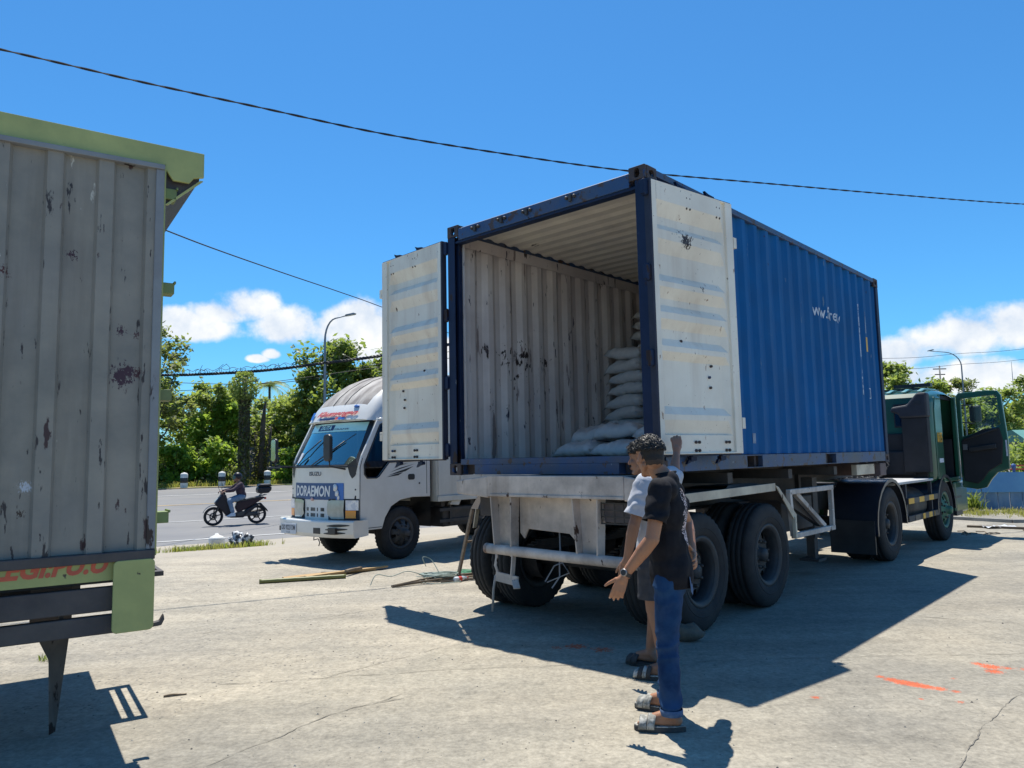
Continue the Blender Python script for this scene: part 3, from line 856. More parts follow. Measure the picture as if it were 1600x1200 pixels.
# ------------------------------------------------------------------ street furniture, cables, the right-hand background
M['lamp_grey'] = mat('lamp_post_grey', (0.22, 0.26, 0.3), (0.16, 0.19, 0.22), nscale=2, rough=0.5, metal=0.3)
M['blk_band'] = mat('bollard_black', (0.02, 0.02, 0.022), (0.05, 0.05, 0.05), nscale=6, rough=0.7)
M['wht_conc'] = mat('bollard_white', (0.8, 0.79, 0.76), (0.66, 0.65, 0.61), nscale=5, rough=0.8, bump=0.2, dirt=((0.3, 0.28, 0.25), 4, .6))


def street_lamp(label, x, y, h, arm, rz):
    t = thing('street_lamp', label, 'street lamp', (x, y, gz(x, y)), rz, 'street lamps along the road')
    mb = MB(); mb.box(-.2, .2, -.2, .2, -.1, .05)
    pts = [(0, 0, 0), (0, 0, h * .3), (0, 0, h * .6), (0, 0, h * .84)]
    for i in range(1, 7):
        a = PI / 2 * i / 6 * .92
        pts.append((arm * .55 * (1 - math.cos(a)), 0, h * .84 + h * .13 * math.sin(a)))
    pts.append((arm, 0, h * .985))
    rr = [.11, .10, .085, .07] + [.06 - .003 * i for i in range(6)] + [.035]
    mb.tube(pts, rr, 12); mb.build('pole', M['lamp_grey'], t)
    mb = MB(); mb.prism([(arm - .1, h * .985 - .05), (arm + .55, h * .985 + .06), (arm + .62, h * .985 + .12), (arm + .45, h * .985 + .17), (arm - .05, h * .985 + .06)], 'y', -.13, .13)
    mb.build('lamp_head', M['lamp_grey'], t, .02)
    mb = MB(); mb.bar((arm + .05, 0, h * .985 - .03), (arm + .5, 0, h * .985 + .05), .2, .02); mb.build('lamp_lens', M['white_metal'], t)
    return t


street_lamp('curved arm street lamp rising beside the tall dark tree', -11.82, 46.9, 10.75, 1.35, 0.05)
street_lamp('street lamp seen above the open green truck door', 51.75, 85.4, 12.9, -3.5, -0.1)

for i, (x, y, lab) in enumerate([(-18.75, 42.75, 'striped bollard leftmost of the three, beside the left truck edge'), (-17.3, 44.55, 'striped bollard at the foot of the vine covered pole'), (-15.05, 45.9, 'striped bollard behind the scooter rider, right of the pole')]):
    if i == 0:
        t = thing('road_bollard', lab, 'bollard', gl(x, y), 0, 'black banded white bollards along the far verge')
        mb = MB(); mb.lathe([(.2, -.1), (.2, .3)], 20, 0); mb.build('lower_body', M['wht_conc'], t, fix=False)
        mb = MB(); mb.lathe([(.2, .3), (.204, .302), (.204, .58), (.2, .582)], 20, 0); mb.build('black_band', M['blk_band'], t, fix=False)
        mb = MB(); mb.lathe([(.2, .582), (.2, .78), (.16, .84), (.0001, .9)], 20, 0); mb.build('upper_body', M['wht_conc'], t, fix=False)
        b0 = t
    else:
        t = copy_tree(b0); t.location = gl(x, y); t['label'] = lab
t = thing('road_bollard', 'short plain white bollard at the near road edge', 'bollard', (-6.32, 16.05, gz(-6.32, 16.05) - .02))
mb = MB(); mb.lathe([(.16, -.1), (.16, .2), (.165, .23), (.12, .27), (.045, .30), (.03, .335), (.0001, .34)], 24); mb.build('post', M['wht_conc'], t, fix=False)
mb = MB(); mb.lathe([(.164, -.08), (.164, .035), (.16, .037)], 24); mb.build('base_band', M['blk_band'], t, fix=False)

# ---- overhead cables: real catenaries between poles that stand outside the picture
M['cable'] = mat('cable_black', (0.02, 0.02, 0.022), rough=0.6)


def smooth_path(pts, k=10):
    P = [Vector(p) for p in pts]; out = []
    for i in range(len(P) - 1):
        p0, p1, p2, p3 = P[max(i - 1, 0)], P[i], P[i + 1], P[min(i + 2, len(P) - 1)]
        for j in range(k):
            t = j / k
            out.append(0.5 * ((2 * p1) + (p2 - p0) * t + (2 * p0 - 5 * p1 + 4 * p2 - p3) * t * t + (3 * p1 - p0 - 3 * p2 + p3) * t ** 3))
    out.append(P[-1]); return out


def cable(name, label, pts, r, twist=0, n=6, group=None):
    path = smooth_path(pts, 14 if twist else 6)
    mb = MB()
    if twist:     # strands wound round each other
        L_ = 0.0; fine = []
        for a, b in zip(path, path[1:]):
            m_ = max(2, int((b - a).length / .055))
            for i in range(m_):
                fine.append((a.lerp(b, i / m_), L_ + (b - a).length * i / m_))
            L_ += (b - a).length
        d = (path[-1] - path[0]); sd = Vector((-d.y, d.x, 0)).normalized()
        for ph in range(twist):
            mb.tube([p + (sd * math.cos(l * 9 + ph * 2 * PI / twist) + Vector((0, 0, math.sin(l * 9 + ph * 2 * PI / twist)))) * r * .9 for p, l in fine], r, 5)
    else:
        mb.tube(path, r, n)
    o = mb.build(name, M['cable'], fix=False)
    return tag(o, label, 'cable', group)


A = [(-14.5, 5.8, 7.6), (-6.65, 9.33, 7.0), (-5.28, 9.95, 6.89), (-3.73, 10.66, 6.8), (-1.96, 11.46, 6.7), (.08, 12.39, 6.7), (2.26, 13.38, 6.76), (5.3, 14.76, 6.98), (8.72, 16.32, 7.24), (12.94, 18.23, 7.6), (19.5, 21.2, 8.3)]
cable('overhead_cable', 'twisted black cable crossing the whole sky above the container', A, .0095, 2)
cable('overhead_cable', 'thin cable running from the left truck down behind the left container door', [(-9.6, 14.8, 7.4), (-8.78, 18.72, 7.5), (-8.3, 21.22, 7.63), (-7.57, 24.98, 7.89), (-6.78, 29.09, 8.2), (-5.88, 33.7, 8.5), (-3.4, 46.5, 9.2)], .018)
B = [(-31.0, 51.9, 7.9), (-23.4, 49.77, 7.5), (-19.81, 48.87, 7.41), (-15.68, 47.84, 7.46), (-12.14, 46.95, 7.7), (-7.9, 45.89, 8.0), (0.5, 43.8, 8.9)]
cable('overhead_cable', 'thick black cable bundle with loose ties passing the street lamp', B, .055, 3)
mb = MB(); r_ = random.Random(8); path = smooth_path(B, 30)
for i in range(34, len(path) - 40):
    p = path[i]
    if r_.random() < .55:
        h = r_.uniform(.12, .4) if r_.random() < .85 else .6
        mb.tube([p, p + Vector((r_.uniform(-.1, .1), 0, h * .6)), p + Vector((r_.uniform(-.3, .3), 0, h))], .016, 4)
up = [p + Vector((0, 0, .28 + .07 * math.sin(i * .9))) for i, p in enumerate(path)][30:120]
mb.tube(up, .016, 4)
tag(mb.build('cable_ties', M['cable'], fix=False), 'ragged loose wire ends standing up along the thick cable bundle', 'cable ties')
cable('overhead_cable', 'slack thin cable hanging under the thick bundle beside the pole top', [(-30, 46.9, 7.3), (-22.43, 47.74, 6.8), (-16.64, 48.26, 6.61), (-12.57, 48.63, 6.99), (-10.1, 48.85, 7.6), (-2, 49.5, 9)], .022)
cable('overhead_cable', 'thin level cable above the bundle, lowest line crossing the pale tree', [(-30, 51.2, 6.6), (-23.4, 49.9, 6.4), (-16.5, 46.3, 6.35), (-9, 47.5, 7.4), (0, 49, 8.6)], .02)
for i, (dz, lab) in enumerate([(0, 'upper thin wire against the right cloud bank'), (-.8, 'lower thin wire against the right cloud bank')]):
    cable('overhead_cable', lab, [(10, 48, 8 + dz), (26.33, 52.51, 8. + dz), (33.03, 54.55, 8.5 + dz), (39.03, 56.38, 9. + dz), (55, 61, 11 + dz)], .014)
# end poles of the cables (outside the picture)
for i, (x, y, h, lab) in enumerate([(-14.5, 5.8, 8.0, 'cable pole beyond the left truck'), (19.5, 21.2, 8.8, 'cable pole beyond the blue barrier'), (-31.0, 51.9, 8.3, 'cable pole at the far left of the verge'), (.5, 43.8, 9.4, 'cable pole behind the blue container')]):
    t = thing('utility_pole', lab, 'pole', gl(x, y), 0, 'concrete utility poles')
    mb = MB(); mb.tube([(0, 0, -.3), (0, 0, h)], [.17, .11], 12); mb.build('shaft', M['pole_conc'], t)
    mb = MB(); mb.bar((-.7, 0, h - .25), (.7, 0, h - .25), .09, .09); mb.build('cross_arm', M['steel_dark'], t)

# ---- right-hand background
tree('roadside_tree', 'tall tree just right of the container above the green cab', 'tree', gl(43.9, 86.0), 11.2, 4.4, M['leaf_mid'], 6500, .28, 41, base=.3)
tree('roadside_tree', 'rounded tree behind the green cab roof', 'tree', gl(50.0, 91), 9.6, 4.8, M['leaf_mid'], 5500, .28, 42, base=.2)
tree('roadside_tree', 'dry feathery tree left of the right street lamp', 'tree', gl(60.0, 101.9), 10.8, 4.6, M['leaf_pale'], 4500, .26, 43, base=.15)
tree('roadside_tree', 'broad green tree seen through the open door window', 'tree', gl(59.2, 92.5), 8.2, 6.2, M['leaf_mid'], 8500, .27, 44, base=.05)
tree('roadside_tree', 'spreading tree right of the open green door', 'tree', gl(68.2, 99.5), 7.4, 5.6, M['leaf_mid'], 7000, .27, 45, base=.08)
tree('roadside_tree', 'dense tree low behind the door mirror', 'tree', gl(53.2, 92.0), 6.6, 4.6, M['leaf_dark'], 5500, .28, 46, base=.06)
bush('hedge_bush', 'clipped leafy hedge above the far guard rail', 'bush', gl(36.5, 53.5), 2.2, 5.5, M['leaf_mid'], 2800, .16, 47)
bush('hedge_bush', 'bright hedge at the right edge above the guard rail', 'bush', gl(40.5, 56.5), 2.1, 5.5, M['leaf_bright'], 2600, .16, 48)
bush('hedge_bush', 'low green hedge hidden beyond the open door', 'bush', gl(31.0, 50.6), 2.1, 5.5, M['leaf_mid'], 2400, .16, 49)
M['grey_wall'] = mat('grey_concrete_wall', (0.14, 0.14, 0.16), (0.2, 0.2, 0.21), nscale=.25, rough=.9, streak=((.09, .09, .1), .6, .6))
t = thing('grey_building', 'long flat grey building on the skyline at the right edge', 'building', gl(118, 178), 0.35)
mb = MB(); mb.box(0, 90, 0, 14, -1, 9.6); mb.build('wall', M['grey_wall'], t)
mb = MB(); mb.box(-.5, 90.5, -.5, 14.5, 9.6, 10.2); [mb.box(k, k + .12, -.3, -.2, 10.2, 11.2) for k in range(0, 90, 3)]; mb.box(0, 90, -.3, -.2, 11.1, 11.2); mb.build('roof_parapet', M['grey_wall'], t)
for k in range(14):
    mb = MB(); mb.box(3 + k * 6.2, 6.2 + k * 6.2, -.06, .2, 5.2, 7.6); mb.build('window', M['black'], t)
M['teal'] = mat('teal_sheet', (0.12, 0.3, 0.27), (0.16, 0.34, 0.31), nscale=.5, rough=.6)
t = thing('teal_shed', 'small teal roofed shed between the hedge and the trees', 'shed', gl(57.5, 84.0), .2)
mb = MB(); mb.box(0, 7, 0, 3, -.3, 2.1); mb.build('wall', M['grey_wall'], t)
mb = MB(); mb.prism([(-.3, 2.1), (3.3, 2.1), (3.3, 3.2), (1.5, 3.5), (-.3, 2.3)], 'x', -.3, 7.3); mb.build('roof', M['teal'], t)
t = thing('power_mast', 'slim far power mast on the right skyline', 'pole', gl(92.6, 160.7))
mb = MB(); mb.tube([(0, 0, -.5), (0, 0, 19.3)], [.3, .15], 8); mb.build('shaft', M['pole_conc'], t)
mb = MB(); mb.bar((-1.4, 0, 18.6), (1.4, 0, 18.6), .2, .2); mb.bar((-1.1, 0, 17.4), (1.1, 0, 17.4), .2, .2); mb.build('cross_arm', M['steel_dark'], t)
t = thing('radio_mast', 'hair thin mast right of the power mast', 'mast', gl(132, 196))
mb = MB(); mb.tube([(0, 0, -.5), (0, 0, 24)], [.18, .07], 6); mb.build('shaft', M['lamp_grey'], t)
M['rail_white'] = mat('guard_rail_paint', (.5, .5, .48), (.4, .39, .37), nscale=1, rough=.6)
ga, gb = road_pt(48, 46.2), road_pt(80, 46.2)
t = thing('guard_rail', 'pale guard rail along the far side of the road at right', 'guard rail', (ga.x, ga.y, ga.z), math.atan2(RU.y, RU.x))
mb = MB(); mb.prism([(0, .45), (.05, .5), (0, .56), (.05, .62), (0, .68), (-.02, .68), (-.02, .45)], 'x', 0, 34); mb.build('beam', M['rail_white'], t)
for k in range(12):
    mb = MB(); mb.box(k * 3, k * 3 + .12, .03, .14, -.2, .66); mb.build('post', M['rail_white'], t)

# blue barrier beyond the tractor
M['blue_board'] = mat('blue_board', (0.17, 0.28, 0.40), (0.12, 0.2, 0.3), nscale=2.5, rough=.75, bump=.2, streak=((.30, .36, .40), 3, .8), chips=[((.3, .32, .33), 5, .66, (1, 1, .4))])
M['blue_cap'] = mat('blue_panel', (0.12, 0.27, 0.44), (0.16, 0.34, 0.5), nscale=1.5, rough=.6, chips=[((.5, .55, .6), 6, .68, (1, 1, 1))])
M['blue_post'] = mat('blue_post', (0.05, 0.12, 0.32), rough=.5)
ba = Vector((8.6, 19.6, 0)); bb = Vector((16.5, 18.0, 0)); bd = (bb - ba).normalized()
t = thing('blue_barrier', 'blue board barrier with a panel cap and small posts beyond the open door', 'barrier', (ba.x, ba.y, 0), math.atan2(bd.y, bd.x))
r_ = random.Random(2)
for k in range(29):
    mb = MB(); w = .26; x0 = k * .275; d = r_.uniform(-.012, .012); mb.box(x0, x0 + w, d, d + .05, -.05, .44 + r_.uniform(-.01, .01)); mb.build('board', M['blue_board'], t, .006)
for k in range(5):
    mb = MB(); mb.prism([(-.06, .42), (.10, .42), (.16, .90), (.04, .92)], 'x', k * 1.6, k * 1.6 + 1.585); mb.build('cap_panel', M['blue_cap'], t, .01)
for k in range(13):
    mb = MB(); x0 = .3 + k * .62; mb.lathe([(.035, .9), (.035, 1.0), (.055, 1.02), (.055, 1.1), (.0001, 1.13)], 10, 0, Matrix.Translation((x0, .1, 0))); mb.build('post', M['blue_post'], t, fix=False)
mb = MB(); mb.bar((0, .1, .985), (8, .1, .985), .03, .03); mb.bar((0, .1, 1.075), (8, .1, 1.075), .025, .025); mb.build('rail', M['red'], t)
mb = MB(); r_ = random.Random(14)
for i in range(900):
    q = r_.random(); p = Vector((9.6, 18.6, 0)).lerp(Vector((15.5, 17.3, 0)), q); p += Vector((r_.gauss(0, .2), -abs(r_.gauss(0, .75)), 0)) + Vector((0, .1, 0))
    tuft(mb, p, r_.uniform(.05, .16), r_, 0, 6, .1)
for i in range(90):
    p = Vector((10.0 + 1.5 * r_.random(), 18.5 + .3 * r_.random() - .1, 0)); tuft(mb, p, r_.uniform(.25, .6), r_, 1, 6, .1)
tag(mb.build('barrier_grass', [M['grass_dry'], M['grass_green']], fix=False), kind='stuff')
mb = MB(); mb.bar((9.2, 16.9, .03), (10.15, 15.45, .03), .08, .07); mb.bar((10.15, 15.45, .03), (14, 15.2, .03), .08, .07)
tag(mb.build('kerb', M['pole_conc']), kind='structure')
# ------------------------------------------------------------------ the blue container
YAW = math.atan2(math.cos(0.74426), math.sin(0.74426))     # heading of container, trailer and tractor
PC = Vector((1.14324, 6.0285, 0)) + Vector((-math.cos(0.74426), math.sin(0.74426), 0)) * 1.219     # middle of the rear sill, on the ground
CB = 1.356
BLUE = (0.002, 0.094, 0.28)
M['blue'] = mat('container_blue', BLUE, (0.006, 0.118, 0.33), nscale=1.4, detail=7, rough=.6, spec=.15, bump=.05, bscale=30, streak=((0.03, .125, .30), 3.2, .7), dirt=((.03, .085, .17), 1.2, .45),
                chips=[(RUST, 8, .70, (1, 1, .5)), ((.12, .2, .3), 15, .69, (1, 1, .25))])
M['blue_rail'] = mat('container_blue_rail', (0.02, 0.07, 0.2), (0.04, 0.075, 0.14), nscale=3, rough=.5, bump=.12, dirt=((.10, .085, .075), 3, .75), chips=[((.07, .04, .03), 7, .575, (1, 1, 1)), (DKRUST, 15, .64, (1, 1, 1)), ((.25, .27, .3), 19, .68, (1, 1, 1))])
M['blue_dark'] = mat('container_blue_frame', (0.005, 0.014, 0.045), (0.009, 0.022, 0.065), nscale=3, rough=.55, spec=.3, bump=.1, chips=[(DKRUST, 5, .62, (1, 1, .5)), ((.14, .15, .18), 16, .7, (1, 1, .5))])
M['casting'] = mat('corner_casting', (0.05, 0.04, 0.045), (0.085, 0.06, 0.05), nscale=6, rough=.75, bump=.3, chips=[((.03, .06, .14), 6, .6, (1, 1, 1))])
M['inner'] = mat('container_inner_white', (0.74, 0.67, 0.63), (0.58, 0.51, 0.49), nscale=1.6, detail=8, rough=.65, bump=.1, streak=((.42, .36, .36), 2.6, .75), dirt=((.45, .38, .35), 1.1, .45),
                 chips=[(DKRUST, 7.5, .645, (1, 1, .3)), ((.06, .05, .075), 17, .655, (1, 1, .25)), ((.25, .2, .19), 11, .62, (1, 1, .12))],
                 blots=[(DKRUST, 1.1, 1.18, 1.32, .42, .62), (DKRUST, .8, 1.18, 1.3, .34, .64), (DKRUST, 1.0, 1.18, 1.02, .35, .66), (DKRUST, 1.5, 1.18, 1.25, .4, .68), (DKRUST, .6, 1.18, .75, .3, .68), (DKRUST, 1.25, 1.18, .70, .14, .66), (DKRUST, .83, 1.18, .70, .12, .66), (DKRUST, 1.7, 1.18, .70, .14, .66)])
M['roof_in'] = mat('container_roof_inner', (0.76, 0.70, 0.6), (0.64, 0.58, 0.51), nscale=2, rough=.65, bump=.1, chips=[(DKRUST, 5, .69, (1, .25, 1))], streak=((.4, .36, .34), 2, .3))
M['floor_wood'] = mat('container_floor', (0.10, 0.075, 0.055), (0.06, 0.05, 0.045), nscale=4, rough=.8, stretch=(.2, 4, 1), bump=.3)
M['door_white'] = mat('door_white', (0.90, 0.84, 0.72), (0.83, 0.76, 0.64), nscale=1.2, detail=7, rough=.55, bump=.08, dirt=((.6, .52, .42), 1.4, .45), streak=((.5, .38, .29), 5, .5),
                      chips=[(DKRUST, 10, .70, (1, 1, .5)), ((.4, .28, .2), 21, .66, (1, 1, .4)), ((.10, .07, .06), 34, .685, (1, 1, .6))],
                      blots=[(DKRUST, -.47, 0, 2.02, .21, .585), (DKRUST, -.50, 0, 1.99, .13, .55), (DKRUST, -.56, 0, 1.47, .05, .6), (DKRUST, -.7, 0, 1.5, .06, .6), (DKRUST, -.6, 0, 1.66, .05, .6), (DKRUST, -.55, 0, 1.57, .07, .63), (DKRUST, -.68, 0, 1.60, .08, .6), (DKRUST, -.84, 0, 1.54, .05, .62), (DKRUST, -.82, 0, 1.9, .04, .62), (DKRUST, -.24, 0, .69, .04, .62), (DKRUST, .54, 0, 1.15, .05, .58), (DKRUST, .73, 0, .86, .03, .6)])
M['rubber_seal'] = mat('door_seal', (0.014, 0.018, 0.035), (0.025, 0.03, 0.055), nscale=5, rough=.7)
M['decal_white'] = mat('decal_white', (0.62, 0.66, 0.72), (0.42, 0.48, 0.58), nscale=14, contrast=(.45, .6), rough=.5)
M['sticker_grey'] = mat('sticker_grey', (.22, .27, .36), (.12, .17, .28), nscale=18, contrast=(.45, .55), rough=.5)

CT = thing('shipping_container', 'blue corrugated shipping container with both white lined doors open', 'container', (PC.x, PC.y, CB), YAW)
CL, HW, CH_ = 6.058, 1.219, 2.591
PITCH, DEP = .278, .036


def corr(u):
    """trapezoid wave: 0 on the outer flat, -DEP in the recess"""
    t = (u % PITCH) / PITCH
    if t < .26: return 0.0
    if t < .5: return -DEP * (t - .26) / .24
    if t < .76: return -DEP
    return -DEP * (1 - (t - .76) / .24)


X0 = .13
ZL = [.155 + 2.38 * i / 12 for i in range(13)]


def wave_breaks(a, b, p=PITCH):
    out = [a]; k = 0
    while a + k * p < b:
        for t in (0, .26, .5, .76):
            v = a + (k + t) * p
            if a < v < b: out.append(v)
        k += 1
    out.append(b); return out


for side in (-1, 1):
    mb = MB(); xs = wave_breaks(X0, CL - .1)
    for sheet_, off, m_ in ((0, 0, 0), (1, -.006, 1)):
        vs = []
        for x in xs:
            y = (HW - .012 + corr(x - X0) + off)
            for z in ZL:
                dent = (.010 * mnoise.noise(Vector((x * 1.5, z * 1.3, side * 3.0))) + .005 * mnoise.noise(Vector((x * 4, z * 3.1, side)))) * math.sin(PI * (z - .155) / 2.38) * (1 if sheet_ == 0 else 1)
                vs.append((x, side * (y + dent), z))
        nz_ = len(ZL); mb.add(vs, [(i * nz_ + j, i * nz_ + nz_ + j, i * nz_ + nz_ + 1 + j, i * nz_ + 1 + j) for i in range(len(xs) - 1) for j in range(nz_ - 1)], m_)
    o = mb.build('side_wall', [M['blue'], M['inner']], CT, fix=False)
    # rails
    mb = MB(); mb.box(.16, CL - .16, side * (HW - .001), side * (HW - .062), 2.525, 2.583); mb.build('top_rail', M['blue_rail'], CT, .005)
    mb = MB(); yo, yi = side * HW, side * (HW - .05)
    for a, b in ((.16, 1.64), (1.98, 3.68), (4.01, CL - .16)): mb.box(a, b, yo, yi, .02, .15)
    for a, b in ((1.64, 1.98), (3.68, 4.01)): mb.box(a, b, yo, yi, .138, .15); mb.box(a, b, yo, yi, .02, .03)
    mb.build('bottom_rail', M['blue_rail'], CT, .004)
    for a, b in ((1.64, 1.98), (3.68, 4.01)):
        mb = MB(); mb.box(a - .002, b + .002, side * (HW - .3), side * (HW - .29), .03, .138); mb.box(a - .006, a - .002, side * (HW - .052), side * (HW - .29), .03, .138); mb.box(b + .002, b + .006, side * (HW - .052), side * (HW - .29), .03, .138); mb.build('fork_pocket', M['casting'], CT)

# end posts, header, sill, front wall
for side in (-1, 1):
    mb = MB()
    mb.box(.0, .012, side * HW, side * (HW - .105), .118, CH_ - .118); mb.box(.012, .13, side * HW, side * (HW - .012), .118, CH_ - .118)
    mb.box(.06, .115, side * (HW - .062), side * (HW - .105), .118, CH_ - .118)
    mb.build('rear_post', M['blue_dark'], CT, .006)
    mb = MB(); mb.box(.115, .135, side * (HW - .03), side * (HW - .125), .16, 2.43); mb.build('inner_post_strip', M['inner'], CT, .003)
    mb = MB(); mb.box(CL - .11, CL, side * HW, side * (HW - .12), .118, CH_ - .118); mb.build('front_post', M['blue_dark'], CT, .01)
mb = MB(); mb.prism([(.0, 2.425), (.0, 2.545), (.06, 2.575), (.13, 2.575), (.13, 2.425)], 'y', -HW + .162, HW - .162); mb.build('header', M['blue_rail'], CT, .005)
mb = MB(); mb.box(.012, .1, -HW + .1, HW - .1, 2.40, 2.425); mb.build('header_lip', M['blue_dark'], CT, .003)
for y in (.75, .38, .05, -.48):
    mb = MB()
    for d in (0, .09):
        mb.lathe([(.016, 0), (.016, .02), (.006, .03), (.0001, .03)], 8, 0, Matrix.Translation((0, y + d, 2.50)) @ Euler((0, -PI / 2, 0)).to_matrix().to_4x4())
    mb.bar((-.015, y + .045, 2.52), (-.015, y + .045, 2.46), .03, .02)
    mb.build('locking_keeper', M['steel_dark'], CT)
mb = MB()
mb.box(0, .13, -HW + .162, HW - .162, .105, .162)
for a, b in ((-.86, .86),): mb.box(0, .12, a, b, .008, .105)
for s in (-1, 1): mb.box(0.03, .12, s * (HW - .162), s * 1.05, .008, .105)
mb.build('rear_sill', M['blue_rail'], CT, .005)
for s in (-1, 1):
    mb = MB(); mb.box(.09, .12, s * .865, s * 1.045, .01, .103); mb.build('sill_pocket', M['casting'], CT)
mb = MB(); mb.box(CL - .1, CL, -HW + .162, HW - .162, .01, .16); mb.box(CL - .07, CL, -HW + .162, HW - .162, 2.5, CH_ - .02); mb.build('front_sill', M['blue_rail'], CT, .005)
mb = MB(); ys = wave_breaks(-HW + .12, HW - .12)
for off, m_ in ((0, 0), (-.006, 1)):
    vs = []
    for y in ys:
        for z in (.155, 2.5): vs.append((CL - .025 + corr(y + HW - .12) + off, y, z))
    mb.add(vs, [(2 * i, 2 * i + 2, 2 * i + 3, 2 * i + 1) for i in range(len(ys) - 1)], m_)
mb.build('front_wall', [M['blue'], M['inner']], CT, fix=False)
# roof sheet, corrugated across
mb = MB(); P2 = .209; xs = wave_breaks(.13, CL - .07, P2)
for off, m_ in ((0, 0), (-.006, 1)):
    vs = []
    for x in xs:
        t = ((x - .13) % P2) / P2
        d = 0 if t < .26 else (-(t - .26) / .24 if t < .5 else (-1 if t < .76 else -(1 - (t - .76) / .24)))
        for y in (-HW + .06, -.4, .4, HW - .06): vs.append((x, y, 2.578 + .02 * d + off))
    mb.add(vs, [(4 * i + j, 4 * i + 4 + j, 4 * i + 5 + j, 4 * i + 1 + j) for i in range(len(xs) - 1) for j in range(3)], m_)
mb.build('roof', [M['blue'], M['roof_in']], CT, fix=False)
for s in (-1, 1):
    mb = MB(); mb.box(.135, CL - .08, s * (HW - .065), s * (HW - .072), 2.40, 2.52); mb.build('inner_top_strip', M['inner'], CT)
# floor of plywood boards, cross members below
for k in range(6):
    mb = MB(); x0 = .135 + k * .966; mb.box(x0, x0 + .96, -HW + .055, HW - .055, .135, .163); mb.build('floor_board', M['floor_wood'], CT)
mb = MB()
for k in range(18): mb.box(.3 + k * .32, .345 + k * .32, -HW + .055, HW - .055, .025, .133)
mb.build('cross_members', M['casting'], CT)
# corner castings with their oval holes
def casting(cx, s, cz):
    """cx: -1 rear, 1 front"""
    mb = MB(); xa, xb = (0, .178) if cx < 0 else (CL - .178, CL); za, zb = (0, .118) if cz < 0 else (CH_ - .118, CH_); ya, yb = s * HW, s * (HW - .162)
    xo = -.004 if cx < 0 else CL + .004; yo = s * (HW + .004)
    n = 24
    y0, y1 = min(ya, yb), max(ya, yb)
    xf = xo; xin = (xf + .03) if cx < 0 else (xf - .03)
    sq = oval((y0 + y1) / 2, (za + zb) / 2, (y1 - y0) / 2, (zb - za) / 2, n, 30)
    mb.ring(sq, oval((y0 + y1) / 2, (za + zb) / 2, .026, .04, n, 2.6), 'x', xf, xin)
    yin = yo - s * .03
    x2a, x2b = (xin, xb) if cx < 0 else (xa, xin)
    sq = oval((x2a + x2b) / 2, (za + zb) / 2, (x2b - x2a) / 2, (zb - za) / 2, n, 30)
    mb.ring(sq, oval((x2a + x2b) / 2, (za + zb) / 2, .038, .028, n, 2.6), 'y', yo, yin)
    zt = (za, za + .02) if cz < 0 else (zb - .02, zb)
    e = .0015
    mb.box(x2a + e, x2b - e, min(yin, yb) + e, max(yin, yb) - e, zt[0] + e, zt[1] - e)
    mb.box(x2a + .02, x2b - e, yb - .0 * s, yb + s * .02, za + e, zb - e)
    return mb.build('corner_casting', M['casting'], CT, .006)


for cx in (-1, 1):
    for s in (-1, 1):
        for cz in (-1, 1): casting(cx, s, cz)

# ---- doors.  Local frame of a leaf: x away from the hinge, y = outward face of the white lining, z up from the container base
DW, DZ0, DZ1 = 1.15, .165, 2.455
PRF = [(0, 0.0), (0.065, 0.0), (0.12, -0.0558), (0.15, -0.0558), (0.175, -0.0124), (0.21, -0.0124), (0.26, -0.0558), (0.34, -0.0558), (0.37, -0.0093), (0.39, -0.0093), (0.43, -0.0558), (0.455, -0.0558), (0.485, -0.0093), (0.51, -0.0093), (0.545, -0.0558), (0.58, -0.0558), (0.61, -0.0093), (0.63, -0.0093), (0.66, -0.0558), (0.83, -0.0558), (0.86, -0.0093), (0.88, -0.0093), (0.93, -0.0465), (0.935, -0.0186), (1, -0.0186)]


